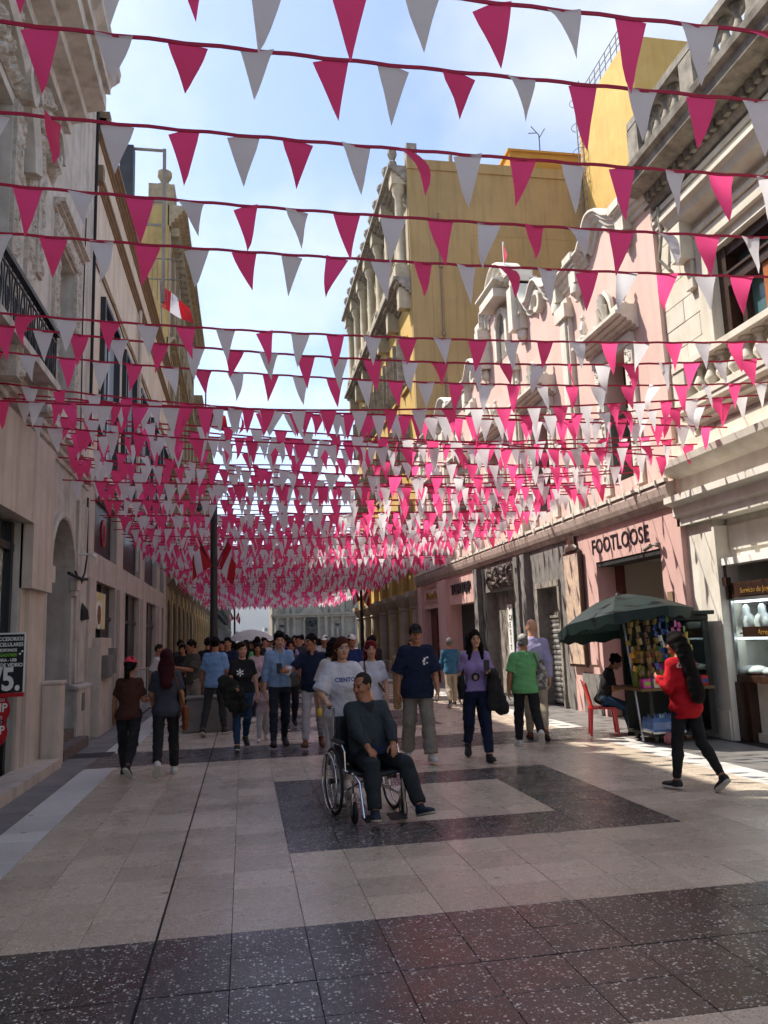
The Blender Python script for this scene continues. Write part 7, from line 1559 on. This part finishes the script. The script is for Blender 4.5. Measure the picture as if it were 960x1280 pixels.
on_front(i, 'shirt_emblem', [(-.02+.055*math.cos(t), zc+.055*math.sin(t)) for t in [2*PI*k/16 for k in range(16)]], [tuple(range(16))], m_signblack, off=.006)
on_front(i, 'shirt_emblem_centre', [(-.02+.025*math.cos(t), zc-.005+.032*math.sin(t)) for t in [2*PI*k/12 for k in range(12)]], [tuple(range(12))], pm('emblem_skin', '#b99a88', rough=.8), off=.01)
a = i['arms'][1]; MB().box(-.037, .037, -.006, .006, -.07, .07).build('phone', m_signblack, i['E']).location = tuple(a[2]+V(-.04, -.1, .07))
b = Vol(); b.cap(a[1]+V(.02, -.02, .0), a[1]+V(.1, -.06, -.42), .07, .1, .05, sq=(V(0, 1, 0), .6)); b.cap(a[1]+V(-.02, -.1, .02), a[1]+V(-.03, -.1, -.4), .06, .05, .05, sq=(V(0, 1, 0), .6)); b.cap(a[1]+V(.04, -.02, .02), a[2]+V(.02, .02, -.03), .055, .05, .04); prop(i, 'carried_jacket', b, c_black, .011, .012)
b = Vol(); q = i['arms'][-1][0]; b.loft(i['pel']+V(-.2, .02, .08), np.eye(3), [(-.16, .045, .12, 0), (.0, .055, .13, 0), (.14, .04, .1, 0)], 0); b.cap(i['pel']+V(-.2, -.05, .18), q+V(.05, -.05, .05), .018, .018, .01); b.cap(i['pel']+V(-.2, .07, .18), q+V(.05, .05, .05), .018, .018, .01); prop(i, 'shoulder_bag', b, c_black, .01)
i = person((3.5, 12.1, 0), R(-20), 1.62, dict(fem=True, skin=1, style='bob', top=cloth('grey_white_top', '#a9a6a2', '#8f8c88'), legs=c_black, shoe=(s_black, s_sole)), 'person in grey white top half hidden behind the lavender tee', h=.0125)
i = person((4.02, 11.16, 0), R(168), 1.55, dict(bw=1.16, belly=.03, skin=1, hair='grey', style='short', cap=cloth('pale_grey_cap', '#a8a5a0', '#8e8b86'), brim=0, top=c_green, sleeve=.85, collar=True, ease=.02, hem=-.07, legs=c_black, lease=.016, shoe=(s_white, s_sole), legR=(-22, 34, 2), footR=48, legL=(14, 4, 3), footL=0, armL=(-4, 14, 10), armR=(10, 10, 70, .2)), 'man in green polo and pale cap walking away with a bag', 'people walking in the street')
b = Vol(); q = i['arms'][-1]; b.loft(q[1]+V(-.02, .08, -.02), rotx_np(.15), [(-.2, .07, .06, 0), (-.05, .1, .09, 0), (.12, .085, .07, 0), (.24, .04, .04, 0)], .02); prop(i, 'shoulder_bag', b, pm('mottled_pale_bag', '#a8a39a', '#5c5a50', scale=14, rough=.8, contrast=(.48, .54)), .01, .012)
b = Vol(); b.cap(q[0]+V(.02, .09, .04), q[1]+V(-.02, .14, .05), .014, .014, 0); b.cap(q[0]+V(.02, .09, .04), q[0]+V(.02, -.08, .02), .014, .014, 0); prop(i, 'bag_strap', b, c_khaki, .008)
i = person((4.42, 11.85, 0), R(158), 1.76, dict(bw=1.1, belly=.03, skin=2, style='bald', top=c_lilac, sleeve=1.9, collar=True, ease=.022, hem=-.08, legs=c_beige, shoe=(s_brown, s_blacksole), legR=(-14, 20, 2), footR=24, legL=(10, 4, 2), footL=0), 'tall bald man in lilac shirt walking away beside the green polo', 'people walking in the street')
i = person((4.67, 17.9, 0), R(175), 1.52, dict(skin=1, hair='grey', style='short', top=c_teal, sleeve=1.8, ease=.02, legs=c_beige, shoe=(s_black, s_sole)), 'man in teal shirt and beige trousers walking away near the pink shops', 'people walking in the street', h=.0125)
# seated vendor
i = person((5.6, 12.02, 0), R(70), 1.55, dict(bw=1.05, fem=True, skin=1, hair='black', style='bun', pelvis=.52, lean=16, top=c_black, sleeve=.8, legs=c_jean, lease=.014, flareleg=.8, shoe=(s_black, s_sole), legR=(76, 74, 5), legL=(72, 62, 8), footL=0, footR=0, armR_to=(-.06, -.36, .72), armL_to=(.06, -.38, .74), palmR=(1, 0, 0), palmL=(-1, 0, 0), curlR=(.7, .6), curlL=(.7, .6), hpitch=30), 'vendor in black tee and jeans seated on the red chair, head bent', h=.009)
# red jacket
i = person((4.44, 7.62, 0), R(196), 1.5, dict(fem=True, bw=1.04, skin=1, hair='black', style='long', hairlen=.42, top=c_red, topname='jacket', sleeve=1.9, ease=.02, hem=-.12, wr=.007, legs=c_black, lease=.004, flareleg=.2, lwr=.002, shoe=(s_black, s_sole), legL=(10, 4, 2), footL=0, legR=(-14, 22, 1), footR=36, armR=(2, 16, 112, .4), armL=(2, 14, 115, .45), hyaw=14, hpitch=8), 'woman in red jacket and black leggings with very long hair walking away at right', 'people walking in the street', h=.0088)
text_on(i, 'jacket_lettering', 'dla', .07, .1, i['pel'][2]+.4, m_signwhite, back=True)
# cyclist with helmet and others just behind the wheelchair
i = person((2.15, 16.2, 0), R(20), 1.66, dict(skin=1, style='short', cap=pm('white_helmet', '#d5d3ce', rough=.35), brim=0, top=cloth('royal_blue_jacket', (.014, .03, .12, 1)), sleeve=1.9, legs=c_black, shoe=(s_black, s_blacksole)), 'person in white helmet and royal blue jacket beyond the red hair', h=.0135)
i = person((1.85, 18.6, 0), R(-8), 1.68, dict(skin=1, style='short', cap=MATS['white_helmet'], top=c_polo, legs=c_dkjean, shoe=(s_black, s_sole)), 'person in white cap and white top above the wheelchair pusher', h=.0135)
i = person((2.75, 17.2, 0), R(150), 1.64, dict(skin=1, style='short', top=c_black, sleeve=1.9, legs=c_black, shoe=(s_black, s_sole)), 'dark haired person in black jacket left of the navy tee', h=.0135)
i = person((4.3, 20.4, 0), R(12), 1.58, dict(fem=True, skin=2, style='bob', top=cloth('tan_top', '#a58f78'), legs=c_black, shoe=(s_black, s_sole)), 'woman in tan top by the red wooden doors', h=.0135)
i = person((.86, 15.2, 0), R(4), 1.60, dict(fem=True, skin=1, style='long', hairlen=.1, top=c_olive, legs=c_dkjean, shoe=(s_black, s_sole)), 'woman with long dark hair between the blue shirt and the navy polo', h=.0135)
# ------------------------------------------------------------------ the crowd further on: five builds, each with its own clothes
proto = []
for k, (H, d) in enumerate(((1.66, dict(style='short')), (1.57, dict(fem=True, style='long', hairlen=.15)), (1.7, dict(style='short', bw=1.1, belly=.02)), (1.55, dict(fem=True, style='bob', bw=1.08)), (1.62, dict(style='thick', legR=(-14, 20, 2), footR=20, legL=(18, 4, 2), footL=0)))):
    dd = dict(skin=k % 3, top=c_black, legs=c_dkjean, shoe=(s_black, s_sole)); dd.update(d); proto.append(person((0, -30, 0), 0, H, dd, 'x', h=.018)['E'])
rc = random.Random(21); pal = [('black', c_black), ('white', c_white), ('navy', c_navy), ('grey', c_slate), ('off white', c_polo), ('light blue', c_bluesh), ('red', c_red), ('green', c_green), ('charcoal', c_char), ('brown', c_brown), ('lavender', c_lav), ('beige', c_beige)]
lpal = [c_black, c_dkjean, c_jean, c_khaki, c_char, c_ltgrey]
spots = [(-.35, 18.2, 0), (.05, 19.6, 1), (.35, 21.0, 1), (.75, 18.8, 0), (1.15, 20.5, 1), (1.5, 22.3, 0), (-.2, 22.8, 1), (.6, 24.2, 0), (-.7, 24.6, 1), (1.0, 25.6, 1), (2.2, 22.2, 0), (2.7, 24.6, 1), (1.7, 27.2, 0), (.2, 27.6, 1), (-1.1, 28.5, 0), (3.3, 26.9, 1), (3.9, 25.0, 0), (.85, 30.2, 0), (-.4, 31.4, 1), (1.4, 32.6, 1), (2.4, 31.2, 0), (2.0, 35.0, 1), (.4, 35.4, 0), (-.9, 36.2, 1), (3.2, 34.0, 0), (1.2, 38.4, 0), (.0, 39.6, 1), (2.7, 39.2, 0), (4.0, 37.6, 1), (.7, 42.8, 1), (1.8, 43.6, 0), (-.6, 44.0, 0), (3.4, 43.2, 1), (1.1, 47.5, 0), (2.3, 48.5, 1), (.2, 49.0, 1), (3.8, 49.5, 0), (-.8, 51, 1), (1.6, 53.5, 0), (2.9, 55, 1), (.6, 56.5, 0), (4.4, 56, 1), (-.2, 60, 0), (1.5, 62, 1), (2.6, 64, 0), (.7, 68, 1), (3.6, 67, 0), (1.9, 74, 1), (.2, 76, 0), (3.0, 79, 1)] + [(-.55, 20.8, 0), (.15, 23.4, 0), (1.25, 23.9, 1), (1.85, 24.9, 0), (.35, 26.0, 1), (-.15, 29.3, 0), (1.15, 29.0, 1), (2.1, 29.4, 1), (.55, 32.0, 1), (1.75, 33.8, 0), (-.5, 34.0, 1), (2.8, 30.2, 1), (.85, 36.8, 0), (1.55, 40.6, 1), (.1, 42.0, 0), (2.2, 41.5, 0), (1.2, 45.2, 1), (.45, 46.2, 0), (2.75, 46.0, 1), (1.75, 50.2, 0), (.8, 52.3, 1), (2.4, 52.0, 0), (1.1, 59.0, 1), (2.0, 58.0, 0), (.3, 64.0, 1), (1.2, 66.0, 0)]
bodies = ['man', 'woman', 'stout man', 'woman with bobbed hair', 'thick haired man']
where = lambda y_: 'behind the front walkers' if y_ < 22 else 'in the middle of the crowd' if y_ < 30 else 'deep in the crowd' if y_ < 42 else 'far down the street' if y_ < 56 else 'near the church square'
used = {}
for k, (x, y_, away) in enumerate(spots):
    ti = (k*5+2) % len(pal); pi_ = k % 5
    lab = '%s in %s top %s' % (bodies[pi_], pal[ti][0], where(y_)); 
    lab += ', left side' if x < .3 else ', mid street' if x < 2 else ', right side'
    if lab in used: ti = (ti+5) % len(pal); lab = '%s in %s top %s%s' % (bodies[pi_], pal[ti][0], where(y_), ', left side' if x < .3 else ', mid street' if x < 2 else ', right side')
    used[lab] = 1
    src = proto[pi_]; c = empty('person', (x, y_, 0), lab, 'person', 'crowd walking further down the street', rz=(PI if away else 0)+rc.uniform(-.3, .3)); sc_ = rc.uniform(.95, 1.06); c.scale = (sc_, sc_, sc_)
    lm = rc.choice(lpal)
    for ch in src.children:
        o = ch.copy(); COL.objects.link(o); o.parent = c
        mm = pal[ti][1] if ch.name.startswith('top') else lm if ch.name.startswith('trousers') else None
        if mm: o.material_slots[0].link = 'OBJECT'; o.material_slots[0].material = mm
        for gc in ch.children: o2 = gc.copy(); COL.objects.link(o2); o2.parent = o
for p_ in proto:
    for ch in list(p_.children_recursive): bpy.data.objects.remove(ch)
    bpy.data.objects.remove(p_)
# white parasol far down the street
um2 = empty('white_parasol', (.35, 40.5, 0), 'white parasol rising over the crowd far down the street', 'parasol')
MB().tube([(0, 0, 0), (0, 0, 2.2)], .025, 6).build('pole', m_steel, um2)
for q in range(8):
    mb = MB(); mb.grid(lambda a, b: (1.25*max(b, .02)*math.cos(2*PI*(q+a)/8), 1.25*max(b, .02)*math.sin(2*PI*(q+a)/8), 2.25-.55*max(b, .02)**2), 3, 5); mb.build('canopy_panel', m_signwhite, um2, fix=False, smooth=True)
# ------------------------------------------------------------------ pieces of one mesh that stand apart become parts of their own
def split_apart(names, gap=.012):
    for o in list(bpy.data.objects):
        if o.type != 'MESH' or o.name.split('.')[0] not in names or o.get('kind'): continue
        me = o.data; n = len(me.vertices); par = list(range(n))
        def find(a):
            while par[a] != a: par[a] = par[par[a]]; a = par[a]
            return a
        for e in me.edges:
            a, b = find(e.vertices[0]), find(e.vertices[1])
            if a != b: par[a] = b
        isl = {}
        for i in range(n): isl.setdefault(find(i), []).append(i)
        if len(isl) < 2: continue
        co = np.array([v.co[:] for v in me.vertices]); keys = list(isl); bb = [(co[isl[k]].min(0)-gap, co[isl[k]].max(0)+gap) for k in keys]; grp = list(range(len(keys)))
        for i in range(len(keys)):
            for j in range(i):
                if (bb[i][0] <= bb[j][1]).all() and (bb[j][0] <= bb[i][1]).all():
                    gi, gj = grp[i], grp[j]; grp = [gj if x == gi else x for x in grp]
        gs = sorted(set(grp))
        if len(gs) < 2: continue
        vg = {}
        for k, gq in zip(keys, grp):
            for v in isl[k]: vg[v] = gq
        vs = [v.co[:] for v in me.vertices]
        for gq in gs[1:]:
            mb = MB(); ids = [v for v in range(n) if vg[v] == gq]; mp = {v: i for i, v in enumerate(ids)}
            mb.add([vs[v] for v in ids], [tuple(mp[v] for v in p.vertices) for p in me.polygons if vg[p.vertices[0]] == gq])
            m2 = mb.mesh(o.name.split('.')[0], list(me.materials)); q = addobj(o.name.split('.')[0], m2, o.parent); q.matrix_parent_inverse = o.matrix_parent_inverse.copy(); q.matrix_basis = o.matrix_basis.copy()
        ids = [v for v in range(n) if vg[v] == gs[0]]; mp = {v: i for i, v in enumerate(ids)}; mb = MB()
        mb.add([vs[v] for v in ids], [tuple(mp[v] for v in p.vertices) for p in me.polygons if vg[p.vertices[0]] == gs[0]]); o.data = mb.mesh(o.name.split('.')[0], list(me.materials))
split_apart({'ground_floor_wall', 'grey_pilaster', 'pink_pilaster', 'column_pedestal', 'scroll_volute', 'shutter_leaf', 'dark_recess', 'finial', 'open_shutter', 'roof_post', 'band', 'roof_moulding', 'string_moulding', 'rail', 'crest_entablature', 'frieze_moulding', 'white_border', 'frame_rail', 'wall_seam', 'cornice', 'earbud_print', 'notice_line', 'shop_window_frame', 'door_frame', 'shop_opening', 'shutter_frame', 'coiled_cable', 'wall_cable', 'window_mullion'})
bpy.context.view_layer.update()
# ------------------------------------------------------------------ the air: even pale haze over the whole place
hz = MB(); hz.box(-3000, 3000, -2000, 2990, -1.2, 245); hzo = hz.build('haze', None); tag(hzo, kind='stuff')
hmat = bpy.data.materials.new('haze_air'); hmat.use_nodes = True; hN, hL = hmat.node_tree.nodes, hmat.node_tree.links
hN.remove(hN['Principled BSDF']); pv = hN.new('ShaderNodeVolumePrincipled'); pv.inputs['Color'].default_value = (0.86, 0.91, 1.0, 1); pv.inputs['Density'].default_value = 0.0003; pv.inputs['Anisotropy'].default_value = 0.3
hL.new(pv.outputs[0], hN['Material Output'].inputs['Volume']); hzo.data.materials.append(hmat)
